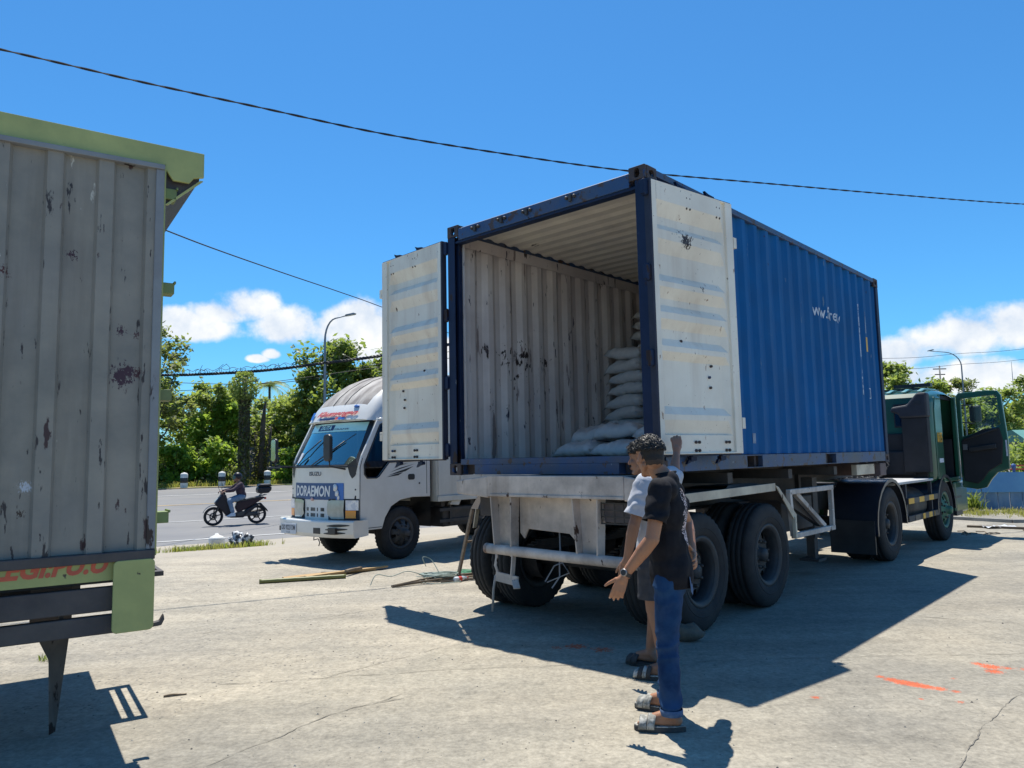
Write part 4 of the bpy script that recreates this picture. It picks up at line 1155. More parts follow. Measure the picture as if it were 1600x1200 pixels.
def make_door(f, hinge, rz, tagl):
    # the leaf is one part (panel) with sub-parts below it
    mb = MB(); xa, xb = .10, DW - .1; za, zb = DZ0 + .012, DZ1 - .012
    zf = lambda t: zb - t * (zb - za)
    cols = [(xa, 1.0), (xb - .085, 1.0), (xb - .02, 0.0), (xb, 0.0)]
    vs = []
    for t, d in PRF:
        for x, k in cols: vs.append((f * x, -.022 + (d + .022) * k, zf(t)))
    c = len(cols)
    mb.add(vs, [(i * c + j, i * c + j + 1, (i + 1) * c + j + 1, (i + 1) * c + j) for i in range(len(PRF) - 1) for j in range(c - 1)], 0)
    mb.add([(f * xa, -.07, za), (f * xb, -.07, za), (f * xb, -.07, zb), (f * xa, -.07, zb)], [(0, 1, 2, 3)], 1)
    p = mb.build('door', [M['door_white'], M['blue']], CT, 0, hinge, (0, 0, rz), fix=False)
    p['label'] = tagl
    mb = MB()
    bx = lambda a, b, y0, y1, z0, z1, m=0: mb.box(min(f * a, f * b), max(f * a, f * b), y0, y1, z0, z1, m)
    bx(.035, xa, -.07, .0, DZ0, DZ1); bx(xb, DW, -.07, .0, DZ0, DZ1)
    bx(xa, xb, -.05, .0, DZ1 - .012, DZ1); bx(xa, xb, -.05, .0, DZ0, DZ0 + .012)
    mb.build('door_frame', M['door_white'], p, .004)
    mb = MB()
    bx(.006, .033, -.052, .008, DZ0 - .004, DZ1 + .004); bx(DW + .001, DW + .014, -.05, -.02, DZ0, DZ1); bx(.033, DW, -.055, -.012, DZ1 + .001, DZ1 + .012); bx(.033, DW, -.05, -.02, DZ0 - .014, DZ0 - .001)
    mb.build('door_seal', M['rubber_seal'], p, .003)
    for x in (.52, .93):      # locking bars on the outer face, cams stand above the edge
        mb = MB()
        mb.tube([(f * x, -.085, DZ0 - .04), (f * x, -.085, DZ1 + .03)], .017, 10)
        for z, s in ((DZ1 + .035, 1), (DZ0 - .035, -1)):
            mb.box(f * x - .045, f * x + .03, -.10, -.06, z - .02, z + .015)
            mb.prism([(f * x - .06, z + .0 * s), (f * x + .05, z + .012 * s), (f * x + .075, z + .05 * s), (f * x + .02, z + .03 * s), (f * x - .05, z + .02 * s)], 'y', -.095, -.07)
        for z in (.5, 1.0, 1.6, 2.2): mb.box(f * x - .04, f * x + .04, -.105, -.072, z - .03, z + .03)
        mb.build('locking_bar', M['blue_dark'], p)
    mb = MB()      # pairs of rusty bolt heads
    for z in (DZ1 - .075, DZ1 - .165, DZ0 + .1, DZ0 + .03):
        for x in (.50, .545, .92, .965):
            mb.lathe([(.013, -.03), (.013, .006), (.006, .011), (.0001, .011)], 8, 0, Matrix.Translation((f * x, -.010, z)) @ Euler((-PI / 2, 0, 0)).to_matrix().to_4x4())
    for x, z in ((.80, 1.02), (.80, .93), (.77, .83), (.78, .74), (.5, 1.28), (.56, 1.28), (.88, 1.28), (.94, 1.29), (.4, 1.12)):
        mb.lathe([(.012, -.02), (.012, .012), (.0001, .014)], 8, 0, Matrix.Translation((f * x, -.05, z)) @ Euler((-PI / 2, 0, 0)).to_matrix().to_4x4())
    tag(mb.build('bolts', M['casting'], p), kind='stuff')
    for z in (DZ1 - .08, 1.66, .95, DZ0 + .09):
        mb = MB(); mb.box(min(f * -.05, f * .03), max(f * -.05, f * .03), -.045, -.005, z - .06, z + .06); mb.tube([(f * -.02, -.025, z - .07), (f * -.02, -.025, z + .07)], .02, 10)
        mb.build('hinge', M['blue_dark'], p, .003)
    for z in (DZ1 - .36, DZ0 + .27):      # keeper plates on the free edge
        mb = MB(); bx(DW + .015, DW + .06, -.045, -.005, z - .05, z + .05)
        mb.build('edge_plate', M['door_white'], p, .003)
    return p


# left leaf swung open a little short of flat, right leaf folded back along the side wall
ML = make_door(1, (-.02, 1.272, 0), PI / 2 - rad(4), 'left door leaf swung out straight')
MR = make_door(-1, (-.02, -1.255, 0), PI + rad(-9), 'right door leaf folded back along the blue side')
# ------------------------------------------------------------------ wheels
M['rim_grey'] = mat('rim_grey', (0.04, 0.045, 0.05), (0.025, 0.026, 0.03), nscale=6, rough=.6, dirt=((.08, .07, .06), 4, .5))
M['rim_green'] = mat('rim_green', (0.02, 0.16, 0.09), (0.03, 0.11, 0.07), nscale=6, rough=.5, dirt=((.10, .09, .075), 5, .6))
M['rim_silver'] = mat('rim_dark', (0.06, 0.06, 0.062), (0.035, 0.035, 0.037), nscale=6, rough=.6, dirt=((.10, .09, .08), 5, .5))
_wheel_cache = {}


def tyre_mesh(R, w, ri, lugs=44):
    h = w / 2; s = R - ri
    pr = [(ri, -h * .72), (ri + .012, -h * .84), (ri + s * .25, -h * .97), (ri + s * .5, -h), (ri + s * .72, -h * .97), (R - .028, -h * .87), (R - .012, -h * .80),
          (R, -h * .70), (R, -h * .46), (R - .014, -h * .43), (R - .014, -h * .37), (R, -h * .34), (R + .002, -h * .05), (R - .014, -h * .02)]
    pr = pr + [(r, -z) for r, z in reversed(pr)]
    n = lugs * 2; k = len(pr)
    edge = {5, 6, 7, k - 6, k - 7, k - 8}

    def rf(i, j, r):
        if j in edge and i % 2: return r - (.016 if j in (6, 7, k - 7, k - 8) else .006)
        return r
    mb = MB(); mb.lathe(pr, n, 0, None, True, True, rf)
    # raised lettering ring and bead ring on the sidewall
    for sgn in (1, -1):
        mb.lathe([(ri + s * .36, sgn * h * .985), (ri + s * .38, sgn * h * 1.012), (ri + s * .41, sgn * h * 1.012), (ri + s * .43, sgn * h * .99)], 40)
    me = mb.mesh('tyre', M['rubber']); return me


def rim_mesh(R, w, ri, m, dish, nuts=8, holes=8, hub=.0):
    """dish >0: disc sits deep (outer of a dual pair); <0: bulges out (front wheel).  outer side is +z"""
    h = w / 2; mb = MB()
    mb.lathe([(ri - .004, -h * .86), (ri - .03, -h * .6), (ri - .045, 0), (ri - .04, h * .4), (ri - .025, h * .74), (ri + .018, h * .8), (ri + .02, h * .86), (ri - .006, h * .87), (ri - .03, h * .72)], 40, 0)
    zd = h * .6 - dish
    rc = ri * .44
    # disc with hand holes
    rh = ri * .72
    n = holes * 8; vs = []; fs = []
    rings = [(ri - .045, zd - .035), (ri * .86, zd - .01), (ri * .58, zd + .02), (rc, zd + .005 if dish > 0 else zd + .035), (rc * .8, zd + .012 if dish > 0 else zd + .05)]
    for i in range(n):
        a = 2 * PI * i / n
        for r, z in rings: vs.append((r * math.cos(a), r * math.sin(a), z))
    k = len(rings)
    for i in range(n):
        i2 = (i + 1) % n
        for j in range(k - 1):
            if j == 1 and (i % 8) in (1, 2, 3): continue
            fs.append((i * k + j, i2 * k + j, i2 * k + j + 1, i * k + j + 1))
    mb.add(vs, fs, 0, True)
    mb.lathe([(ri * .9, zd - .07), (.02, zd - .07)], 24, 1)
    zc = rings[-1][1]
    mb.lathe([(rc * .8, zc), (rc * .55, zc), (rc * .52, zc + .05 + hub), (rc * .42, zc + .075 + hub), (.0001, zc + .08 + hub)], 20, 0)
    for i in range(nuts):
        a = 2 * PI * (i + .3) / nuts; q = rc * 1.05
        mb.lathe([(.017, zd), (.017, zd + .045), (.010, zd + .06), (.0001, zd + .06)], 6, 2, Matrix.Translation((q * math.cos(a), q * math.sin(a), 0)))
    return mb.mesh('rim', [m, M['black'], M['steel_dark']])


def wheel(parent, loc, out, R, w, ri, rm, dish, hub=0.0, steer=0.0, key=None, axis='y', name='wheel'):
    """wheel on an axle along local y; out=+1/-1 the side its outer face looks to"""
    k = (R, w, ri, rm, dish, hub)
    if k not in _wheel_cache:
        _wheel_cache[k] = (rim_mesh(R, w, ri, M[rm], dish, hub=hub), tyre_mesh(R, w, ri))
    rme, tme = _wheel_cache[k]
    o = place(name, rme, parent, 0, loc, (rad(-90) if out > 0 else rad(90), 0, steer))
    t = place('tyre', tme, o)
    o.rotation_euler = (rad(-90) if out > 0 else rad(90), rng.uniform(0, 6) if False else 0, steer)
    return o


# ------------------------------------------------------------------ the semi-trailer under the container
M['trailer'] = mat('trailer_paint', (0.76, 0.65, 0.56), (0.56, 0.48, 0.42), nscale=2.2, detail=8, rough=.65, bump=.2, dirt=((.2, .17, .15), 2, .8), streak=((.24, .18, .14), 4, .6), chips=[(RUST, 7, .64, (1, 1, .6)), (DKRUST, 17, .68, (1, 1, .5)), ((.75, .72, .68), 5, .68, (1, 1, 1))])
M['trailer_dark'] = mat('trailer_frame', (0.045, 0.04, 0.04), (0.08, 0.065, 0.055), nscale=3, rough=.75, bump=.2, dirt=((.12, .1, .085), 3, .6))
M['cream'] = mat('cream_paint', (0.72, 0.62, 0.46), (0.56, 0.46, 0.34), nscale=3, rough=.6, dirt=((.25, .2, .16), 3, .7), chips=[(RUST, 8, .66, (1, 1, 1))])
TR = thing('container_trailer', 'dirty white skeletal semi trailer carrying the blue container', 'trailer', (PC.x, PC.y, 0), YAW)
# rear cross beam, its left end bent back
mb = MB(); mb.box(-.15, .1, -1.0, .54, 1.165, 1.355)
mb.box(-.16, -.152, -1.0, .5, 1.165, 1.19); mb.build('rear_beam', M['trailer'], TR, .012)
mb = MB()
mb.add([(-.15, .54, 1.15), (-.15, .54, 1.355), (.1, .54, 1.15), (.1, .54, 1.355), (-.05, 1.07, 1.175), (-.05, 1.08, 1.305), (.12, 1.05, 1.175), (.12, 1.06, 1.305)], [(0, 1, 5, 4), (1, 3, 7, 5), (3, 2, 6, 7), (2, 0, 4, 6), (4, 5, 7, 6), (0, 2, 3, 1)])
mb.build('bent_beam_end', M['trailer'], TR, .012)
mb = MB(); mb.add([(-.15, -1.0, 1.15), (-.15, -1.0, 1.355), (.1, -1.0, 1.15), (.1, -1.0, 1.355), (-.10, -1.2, 1.175), (-.10, -1.2, 1.32), (.12, -1.2, 1.175), (.12, -1.2, 1.32)], [(0, 1, 5, 4), (1, 3, 7, 5), (3, 2, 6, 7), (2, 0, 4, 6), (4, 5, 7, 6), (0, 2, 3, 1)]); mb.build('beam_end', M['trailer'], TR, .012)
# apron plate with its cut-out
mb = MB(); mb.prism([(.25, 1.162), (.25, .83), (.2, .78), (.15, .87), (-.33, .85), (-.43, .76), (-.455, .83), (-.455, 1.162)], 'x', -.02, 0); mb.build('apron_plate', M['trailer'], TR, .003)
# bumper uprights: channels tapering downwards
for y0, y1 in ((.25, .52), (-.73, -.45)):
    c = (y0 + y1) / 2; mb = MB()
    mb.prism([(y0, 1.16), (y1, 1.16), (c + .11, .68), (c - .11, .63)], 'x', -.04, -.022)
    mb.add([(-.14, y1, 1.16), (-.04, y1, 1.16), (-.04, c + .11, .66), (-.12, c + .11, .66)], [(0, 1, 2, 3)]); mb.add([(-.14, y1 - .014, 1.16), (-.04, y1 - .014, 1.16), (-.04, c + .096, .66), (-.12, c + .096, .66)], [(3, 2, 1, 0)])
    mb.add([(-.14, y1, 1.16), (-.14, y1 - .014, 1.16), (-.12, c + .096, .66), (-.12, c + .11, .66)], [(0, 1, 2, 3)])
    mb.add([(-.14, y0, 1.16), (-.04, y0, 1.16), (-.04, c - .11, .62), (-.12, c - .11, .62)], [(3, 2, 1, 0)]); mb.add([(-.14, y0 + .014, 1.16), (-.04, y0 + .014, 1.16), (-.04, c - .096, .62), (-.12, c - .096, .62)], [(0, 1, 2, 3)])
    mb.add([(-.14, y0, 1.16), (-.14, y0 + .014, 1.16), (-.12, c - .096, .62), (-.12, c - .11, .62)], [(3, 2, 1, 0)])
    mb.build('bumper_bracket', M['trailer'], TR, fix=False)
mb = MB(); mb.box(-.03, .0, .535, .76, .97, 1.16); mb.build('lamp_plate', M['trailer_dark'], TR, .004)
mb = MB(); mb.tube([(-.1, .61, .675), (-.1, .2, .668), (-.1, -.4, .66), (-.1, -1.12, .655)], .047, 16); mb.build('underride_bar', M['trailer'], TR)
mb = MB(); mb.lathe([(.0001, -.004), (.049, -.004), (.049, .03)], 16, 0, Matrix.Translation((-.1, .61, .675)) @ Euler((PI / 2, 0, 0)).to_matrix().to_4x4()); mb.build('bar_cap', mat('rusty_cap', (.25, .15, .11), (.36, .28, .24), nscale=14, rough=.8), TR)
# tail lamp cage on the right
mb = MB()
for z in (.965, 1.02, 1.075, 1.13): mb.bar((-.1, -.735, z), (-.1, -1.04, z), .008, .012)
for y in (-.74, -.87, -.96, -1.04): mb.bar((-.1, y, .965), (-.1, y, 1.14), .008, .008)
mb.build('lamp_cage', M['steel_dark'], TR)
mb = MB(); mb.box(-.06, -.02, -1.03, -.74, .97, 1.13); mb.build('tail_lamp', mat('dirty_lens', (.16, .13, .13), (.09, .08, .085), nscale=10, rough=.5), TR, .006)
# bent plate bracket hanging from the bar
mb = MB()
mb.tube([(-.11, .47, .70), (-.12, .46, .60), (-.13, .47, .53), (-.12, .45, .47), (-.11, .48, .43)], .014, 6, 0, True, .5)
mb.bar((-.11, .25, .66), (-.11, .28, .42), .05, .012)
mb.bar((-.12, .47, .43), (-.12, .2, .405), .02, .085, up=(0, 0, 1)); mb.bar((-.15, .21, .42), (-.2, .14, .36), .06, .012)
mb.tube([(-.11, .49, .43), (-.11, .52, .3), (-.11, .535, .1)], .012, 6)
mb.build('hanging_bracket', M['trailer'], TR)
mb = MB(); mb.tube([(.1, -.12, .84), (.08, -.14, .7), (.09, -.12, .58), (.04, -.16, .46), (.0, -.1, .36)], .007, 5); mb.tube([(.09, -.13, .6), (.05, -.26, .5), (.03, -.02, .4)], .006, 5); mb.tube([(.3, -.2, .62), (.1, -.05, .54), (.05, .02, .4)], .007, 5); mb.build('hanging_wires', mat('pale_wire', (.3, .3, .32), rough=.6), TR)
# chassis
for y in (.45, -.45):
    mb = MB()
    for z0, z1, w in ((1.325, 1.345, .15), (.95, .97, .15), (.97, 1.325, .02)): mb.box(.0, 4.6, y - w / 2, y + w / 2, z0, z1)
    mb.prism([(4.6, .95), (5.2, 1.12), (7.0, 1.14), (7.0, 1.345), (4.6, 1.345)], 'y', y - .06, y + .06)
    mb.build('chassis_rail', M['trailer_dark'], TR)
mb = MB()
for x in (.35, 1.4, 2.8, 3.9, 5.2): mb.box(x, x + .09, -.44, .44, 1.05, 1.3)
for x in (1.35, 2.75, 4.1): mb.box(x, x + .1, -1.15, 1.15, 1.24, 1.34)
mb.build('cross_beam', M['trailer_dark'], TR)
mb = MB(); mb.box(5.7, 5.95, -1.2, 1.2, 1.18, 1.35); mb.build('front_bolster', mat('bolster', (.20, .13, .12), (.12, .09, .085), nscale=4, rough=.7), TR, .008)
mb = MB(); mb.box(4.85, 5.55, -1.17, -1.1, 1.21, 1.345); mb.build('side_plate', M['cream'], TR, .006)
# axles, springs, wheels
for x in (.72, 2.08):
    mb = MB(); mb.tube([(x, -1.0, .5), (x, 1.0, .5)], .065, 12); mb.build('axle', M['trailer_dark'], TR)
    for s in (-1, 1):
        mb = MB()
        for k in range(6): mb.box(x - .5 + .06 * k, x + .5 - .06 * k, s * .5 - .04, s * .5 + .04, .60 + .018 * k, .616 + .018 * k)
        mb.build('leaf_spring', M['trailer_dark'], TR)
        mb = MB(); mb.lathe([(.2, -.1), (.21, .1)], 20, 0, Matrix.Translation((x, s * .62, .5)) @ Euler((PI / 2, 0, 0)).to_matrix().to_4x4()); mb.build('brake_drum', M['trailer_dark'], TR)
        wheel(TR, (x, s * 1.075, .508), s, .508, .27, .29, 'rim_grey', .085)
        wheel(TR, (x, s * .765, .508), -s, .508, .27, .29, 'rim_grey', .085)
# mudguards: flat top with a cream edge, sloping ends on struts
for s in (-1, 1):
    y0, y1 = s * 1.215, s * .6
    mb = MB(); mb.add([(.42, y0, 1.165), (.42, y1, 1.165), (2.22, y0, 1.185), (2.22, y1, 1.185), (2.5, y0, 1.02), (2.5, y1, 1.02), (.28, y0, 1.0), (.28, y1, 1.0)],
                      [(0, 1, 3, 2), (2, 3, 5, 4), (0, 6, 7, 1)]); mb.add([(.42, y0, 1.177), (.42, y1, 1.177), (2.22, y0, 1.197), (2.22, y1, 1.197)], [(0, 2, 3, 1)])
    mb.add([(1.2, y0 * .99, 1.2), (1.35, y0 * .95, 1.225), (1.9, y0 * .9, 1.225), (2.1, y0 * .99, 1.2), (1.9, y1, 1.2), (1.3, y1, 1.2)], [(0, 1, 2, 3), (1, 5, 4, 2)])
    mb.build('mudguard', M['trailer_dark'], TR, fix=False)
    mb = MB(); mb.bar((.44, y0, 1.15), (2.24, y0, 1.172), .012, .078, up=(0, 0, 1)); mb.build('mudguard_lip', M['cream'], TR, .003)
    mb = MB(); mb.prism([(.40, 1.175), (.46, 1.175), (.36, .80), (.31, .80)], 'y', y0 - .006, y0 + .006); mb.build('mudguard_strut', M['cream'], TR, .003); mb = MB(); mb.prism([(2.24, 1.19), (2.32, 1.17), (2.74, .86), (2.72, .80), (2.66, .82)], 'y', y0 - .006, y0 + .006); mb.box(2.665, 2.70, y0 - .02, y0 + .02, .62, .84); mb.build('mudguard_strut', M['cream'], TR, .003)
mb = MB(); mb.tube([(.33, -1.18, 1.0), (.47, -1.2, 1.005)], .03, 10); mb.build('side_lamp', M['white_metal'], TR)
# side guard frame
for s in (-1, 1):
    y = s * 1.18; mb = MB()
    for a, b in (((2.64, y, 1.1), (3.9, y, 1.1)), ((2.72, y, .635), (3.9, y, .635)), ((2.72, y, .635), (2.66, y, 1.1)), ((3.86, y, .635), (3.86, y, 1.1)), ((2.9, y * .97, 1.08), (3.7, y * .97, .66))):
        mb.bar(a, b, .05, .055)
    mb.build('side_guard', M['trailer'], TR, .006)
    mb = MB(); mb.bar((2.7, y * .9, 1.06), (3.75, y * .9, .7), .06, .1); mb.build('side_brace', M['trailer_dark'], TR)
for s in (-1, 1):
    mb = MB(); mb.box(4.25, 4.4, s * .75 - .07, s * .75 + .07, .45, 1.2); mb.box(4.27, 4.38, s * .75 - .05, s * .75 + .05, .2, .45); mb.box(4.2, 4.45, s * .75 - .12, s * .75 + .12, .17, .2); mb.build('landing_leg', M['trailer_dark'], TR)
mb = MB(); mb.box(3.1, 4.0, -.9, -.5, .62, 1.0); mb.build('tool_box', M['trailer_dark'], TR, .01)

# ------------------------------------------------------------------ the green tractor
M['green'] = mat('tractor_green', (0.012, 0.085, 0.048), (0.018, 0.105, 0.06), nscale=2, rough=.3, coat=.5, dirt=((.06, .08, .06), 2, .4))
M['green_sunlit'] = mat('tractor_roof_sunlit', (0.14, 0.32, 0.24), (0.22, 0.40, 0.31), nscale=3, rough=.3, coat=.5)  # paler than the cab green: sun sheen on the roof put into the colour
M['trim_grey'] = mat('trim_grey', (0.03, 0.033, 0.045), (0.02, 0.022, 0.03), nscale=4, rough=.6)
M['navy_black'] = mat('fender_black', (0.014, 0.018, 0.028), (0.022, 0.026, 0.036), nscale=4, rough=.35, coat=.2)
M['interior'] = mat('cab_interior', (0.012, 0.013, 0.016), (0.02, 0.02, 0.024), nscale=5, rough=.7)
M['glass_clear'] = glass('glass_clear', (.75, .85, .85), .06)
M['glass_dark'] = glass('glass_dark', (.05, .06, .07), .04)
M['mirror'] = mat('mirror_face', (.5, .55, .6), rough=.08, metal=1.0)
TK = thing('tractor_truck', 'dark green truck tractor hitched under the container, its near door open', 'truck', (PC.x, PC.y, 0), YAW)
for y in (.42, -.42):
    mb = MB(); mb.box(5.1, 10.6, y - .04, y + .04, .72, .98); mb.build('chassis_rail', M['steel_dark'], TK)
mb = MB(); mb.lathe([(.0001, 1.0), (.45, 1.0), (.45, 1.06), (.0001, 1.06)], 24, 0, Matrix.Translation((6.0, 0, 0))); mb.box(5.7, 6.3, -.4, .4, .95, 1.0); mb.build('fifth_wheel', M['steel_dark'], TK)
mb = MB(); mb.tube([(9.07, -1, .5), (9.07, 1, .5)], .06, 12); mb.build('axle', M['steel_dark'], TK)
mb = MB(); mb.tube([(6.05, -1, .505), (6.05, 1, .505)], .08, 12); mb.lathe([(.0001, -.2), (.18, -.12), (.22, 0), (.18, .12), (.0001, .2)], 16, 0, Matrix.Translation((6.05, 0, .5))); mb.build('axle', M['steel_dark'], TK)
for s in (-1, 1):
    wheel(TK, (6.05, s * 1.075, .508), s, .508, .27, .29, 'rim_grey', .085); wheel(TK, (6.05, s * .765, .508), -s, .508, .27, .29, 'rim_grey', .085)
    wheel(TK, (9.07, s * 1.06, .508), s, .508, .27, .29, 'rim_green', -.01, .0)
    # rear fender
    mb = MB(); prof_ = []
    for i in range(15):
        a = rad(-18 + (198 + 10) * i / 14); prof_.append((6.05 + .64 * math.cos(a) * (1.0 if math.cos(a) > 0 else 1.12), .5 + .63 * math.sin(a)))
    prof_ = [p for p in prof_ if p[1] > .38] + [(5.33, .42)]
    y0, y1 = s * 1.23, s * .6
    vs = []
    for x, z in prof_: vs += [(x, y0, z), (x, y1, z)]
    mb.add(vs, [(2 * i, 2 * i + 1, 2 * i + 3, 2 * i + 2) for i in range(len(prof_) - 1)], 0, True)
    vs = []
    for x, z in prof_:
        c = Vector((6.05, 0, .5)); d = (Vector((x, 0, z)) - c); d2 = d * (1 - .045 / d.length)
        vs += [(x, y0, z), ((c + d2).x, y0, (c + d2).z)]
    mb.add(vs, [(2 * i, 2 * i + 1, 2 * i + 3, 2 * i + 2) for i in range(len(prof_) - 1)], 0, False)
    mb.build('rear_fender', M['navy_black'], TK, fix=False)
    mb = MB(); mb.box(5.30, 5.325, s * 1.2, s * .62, .16, .6); mb.build('mudflap', M['black'], TK)
# platform and side rails with yellow-black markers
mb = MB(); mb.box(6.3, 8.42, -1.18, -.48, 1.02, 1.055); mb.build('platform', mat('platform_grey', (.5, .5, .5), (.38, .38, .38), nscale=4, rough=.6), TK, .004)
mb = MB(); mb.box(6.3, 8.42, .48, 1.18, 1.02, 1.055); mb.build('platform', M['steel_dark'], TK, .004)
for z in (.765, .505):
    mb = MB(); mb.box(6.88, 8.52, -1.2, -1.16, z - .045, z + .045); mb.build('side_rail', M['trim_grey'], TK, .004)
    mb = MB(); mb2 = MB()
    for k in range(6):
        (mb if k % 2 == 0 else mb2).box(6.9 + k * .275, 6.9 + k * .275 + .272, -1.206, -1.2005, z - .04, z + .04)
    if z < .6: mb = MB(); [mb.box(7.6 + k * .33, 7.6 + k * .33 + .2, -1.206, -1.2005, z - .04, z + .04) for k in range(3)]
    mb.build('reflector_strip', M['yellow'], TK)
    mb2.build('reflector_strip', M['black'], TK)
for x in (8.28, 6.9):
    mb = MB(); mb.box(x, x + .05, -1.17, -1.12, .46, 1.02); mb.build('rail_post', M['trim_grey'], TK)
mb = MB(); mb.tube([(7.1, -.85, .66), (8.2, -.85, .66)], .27, 20); mb.build('fuel_tank', M['steel_dark'], TK)
mb = MB(); mb.box(7.2, 8.1, .55, 1.1, .45, .95); mb.build('battery_box', M['steel_dark'], TK, .02)
# air lines coiled between cab and trailer
mb = MB()
for k in range(3):
    y = -.5 + .16 * k
    mb.tube([(8.5, y, 1.5)] + [(8.4 - 2.0 * i / 60, y + .05 * math.cos(i * 1.6), 1.30 - .25 * math.sin(PI * i / 60) + .05 * math.sin(i * 1.6)) for i in range(61)], .012, 5)
mb.build('air_line', M['black'], TK)
# cab shell: loft of rounded sections along x
CX0, CX1 = 8.62, 10.62
def cab_sec(x, z0, z1, hw, r):
    return [(x, p, q) for p, q in rounded(-hw, hw, z0, z1, r, 5)]
secs = [(8.62, .98, 2.40, 1.14, .10), (8.68, .95, 2.47, 1.185, .16), (9.1, .95, 2.54, 1.2, .18), (9.7, .95, 2.555, 1.2, .18), (10.25, .95, 2.5, 1.2, .18), (10.5, .95, 1.75, 1.2, .16), (10.62, .95, 1.55, 1.15, .14)]
mb = MB()
rs = [cab_sec(*s_) for s_ in secs]; n = len(rs[0]); vs = [p for r in rs for p in r]; fs = []
for i in range(len(rs) - 1):
    for k in range(n):
        k2 = (k + 1) % n
        c = sum((Vector(vs[j]) for j in (i * n + k, i * n + k2, (i + 1) * n + k2, (i + 1) * n + k)), Vector()) / 4
        # door opening on the right-hand flank, window on the left
        if c.y < -1.15 and 9.2 < c.x < 10.2 and 1.0 < c.z < 2.5: continue
        fs.append((i * n + k, i * n + k2, (i + 1) * n + k2, (i + 1) * n + k))
fs.append(tuple(range(n - 1, -1, -1))); fs.append(tuple(range((len(rs) - 1) * n, len(rs) * n)))
mb.add(vs, fs, 0, True)
cabo = mb.build('cab', M['green'], TK)
cabo.modifiers.new('ws', 'EDGE_SPLIT').split_angle = rad(35)
# lower sill and quarter panel round the door opening
mb = MB(); mb.box(9.1, 9.16, -1.2, -1.12, .96, 2.46); mb.box(10.2, 10.26, -1.2, -1.12, .96, 2.46); mb.box(9.16, 10.2, -1.195, -1.12, .96, 1.03); mb.build('door_frame', M['green'], TK, .015)
mb = MB(); mb.box(9.16, 10.2, -1.12, -1.1, 2.4, 2.46); mb.box(9.1, 9.14, -1.11, 1.1, 1.0, 2.45); mb.box(10.22, 10.26, -1.1, 1.1, 1.0, 1.7); mb.box(9.1, 10.3, -1.1, 1.1, 1.0, 1.03); mb.build('cab_lining', M['interior'], TK)
for y in (-.62, .62):
    mb = MB(); mb.prism([(9.3, 1.03), (9.85, 1.03), (9.85, 1.45), (9.45, 1.5), (9.35, 2.15), (9.22, 2.15), (9.22, 1.4)], 'y', y - .25, y + .25); mb.prism([(9.26, 2.16), (9.36, 2.16), (9.38, 2.36), (9.26, 2.36)], 'y', y - .13, y + .13); mb.build('seat', M['interior'], TK, .03)
mb = MB(); mb.lathe([(.2, -.015), (.215, 0), (.2, .015), (.19, 0)], 24, 0, Matrix.Translation((10.0, -.62, 1.62)) @ Euler((0, rad(-60), 0)).to_matrix().to_4x4(), True); mb.bar((10.0, -.62, 1.62), (10.2, -.62, 1.3), .04, .04); mb.bar((10.0, -.8, 1.62), (10.0, -.44, 1.62), .03, .03); mb.build('steering_wheel', M['black'], TK)
mb = MB(); mb.prism([(9.1, -.0), (9.1, .0)], 'y', 0, 0) if False else None
# rear wall: window, intake duct, roof ribs
mb = MB(); mb.box(8.606, 8.622, -.98, -.62, 1.93, 2.27); mb.box(8.606, 8.622, -.3, .3, 1.93, 2.27); mb.build('rear_window', M['glass_dark'], TK)
mb = MB(); mb.box(8.60, 8.63, -1.0, -.6, 1.90, 1.93); mb.box(8.60, 8.63, -1.0, -.6, 2.27, 2.30); mb.box(8.60, 8.63, -1.0, -.98, 1.93, 2.27); mb.box(8.60, 8.63, -.62, -.6, 1.93, 2.27); mb.build('window_seal', M['black'], TK, .005)
mb = MB(); mb.prism([(-1.17, 2.46), (-1.02, 2.46), (-.86, 2.27), (-.62, 2.24), (-.6, 2.16), (-.72, 2.12), (-.74, 2.05), (-1.17, 2.05)], 'x', 8.40, 8.60); mb.build('air_intake', M['trim_grey'], TK, .03)
mb = MB(); mb.box(8.392, 8.399, -1.08, -.98, 2.27, 2.33); mb.build('intake_slot', M['black'], TK)
mb = MB(); mb.box(8.43, 8.60, -1.15, -.76, 1.15, 2.05); mb.build('intake_panel', M['interior'], TK, .01)
for k in range(9):
    mb = MB(); y = -.98 + k * .245; mb.prism([(8.75, 2.49), (9.0, 2.545), (9.7, 2.565), (10.15, 2.52), (10.15, 2.545), (9.7, 2.59), (9.0, 2.572), (8.75, 2.515)], 'y', y - .035, y + .035); mb.build('roof_rib', M['green_sunlit'], TK, .01)
mb = MB(); mb.box(9.2, 9.28, -1.0, 1.0, 2.57, 2.6); mb.box(9.9, 9.98, -1.0, 1.0, 2.57, 2.6); mb.bar((9.5, -1.0, 2.66), (9.5, -.4, 2.66), .14, .06); mb.bar((9.5, -.7, 2.56), (9.5, -.7, 2.66), .04, .04); mb.build('roof_rack', M['black'], TK)
mb = MB(); mb.box(8.57, 8.615, -1.08, 1.08, 1.0, 1.80); mb.box(8.50, 8.57, -.9, .9, 1.1, 1.5); mb.build('rear_dark_box', M['interior'], TK, .02)  # dark box over the lower cab back
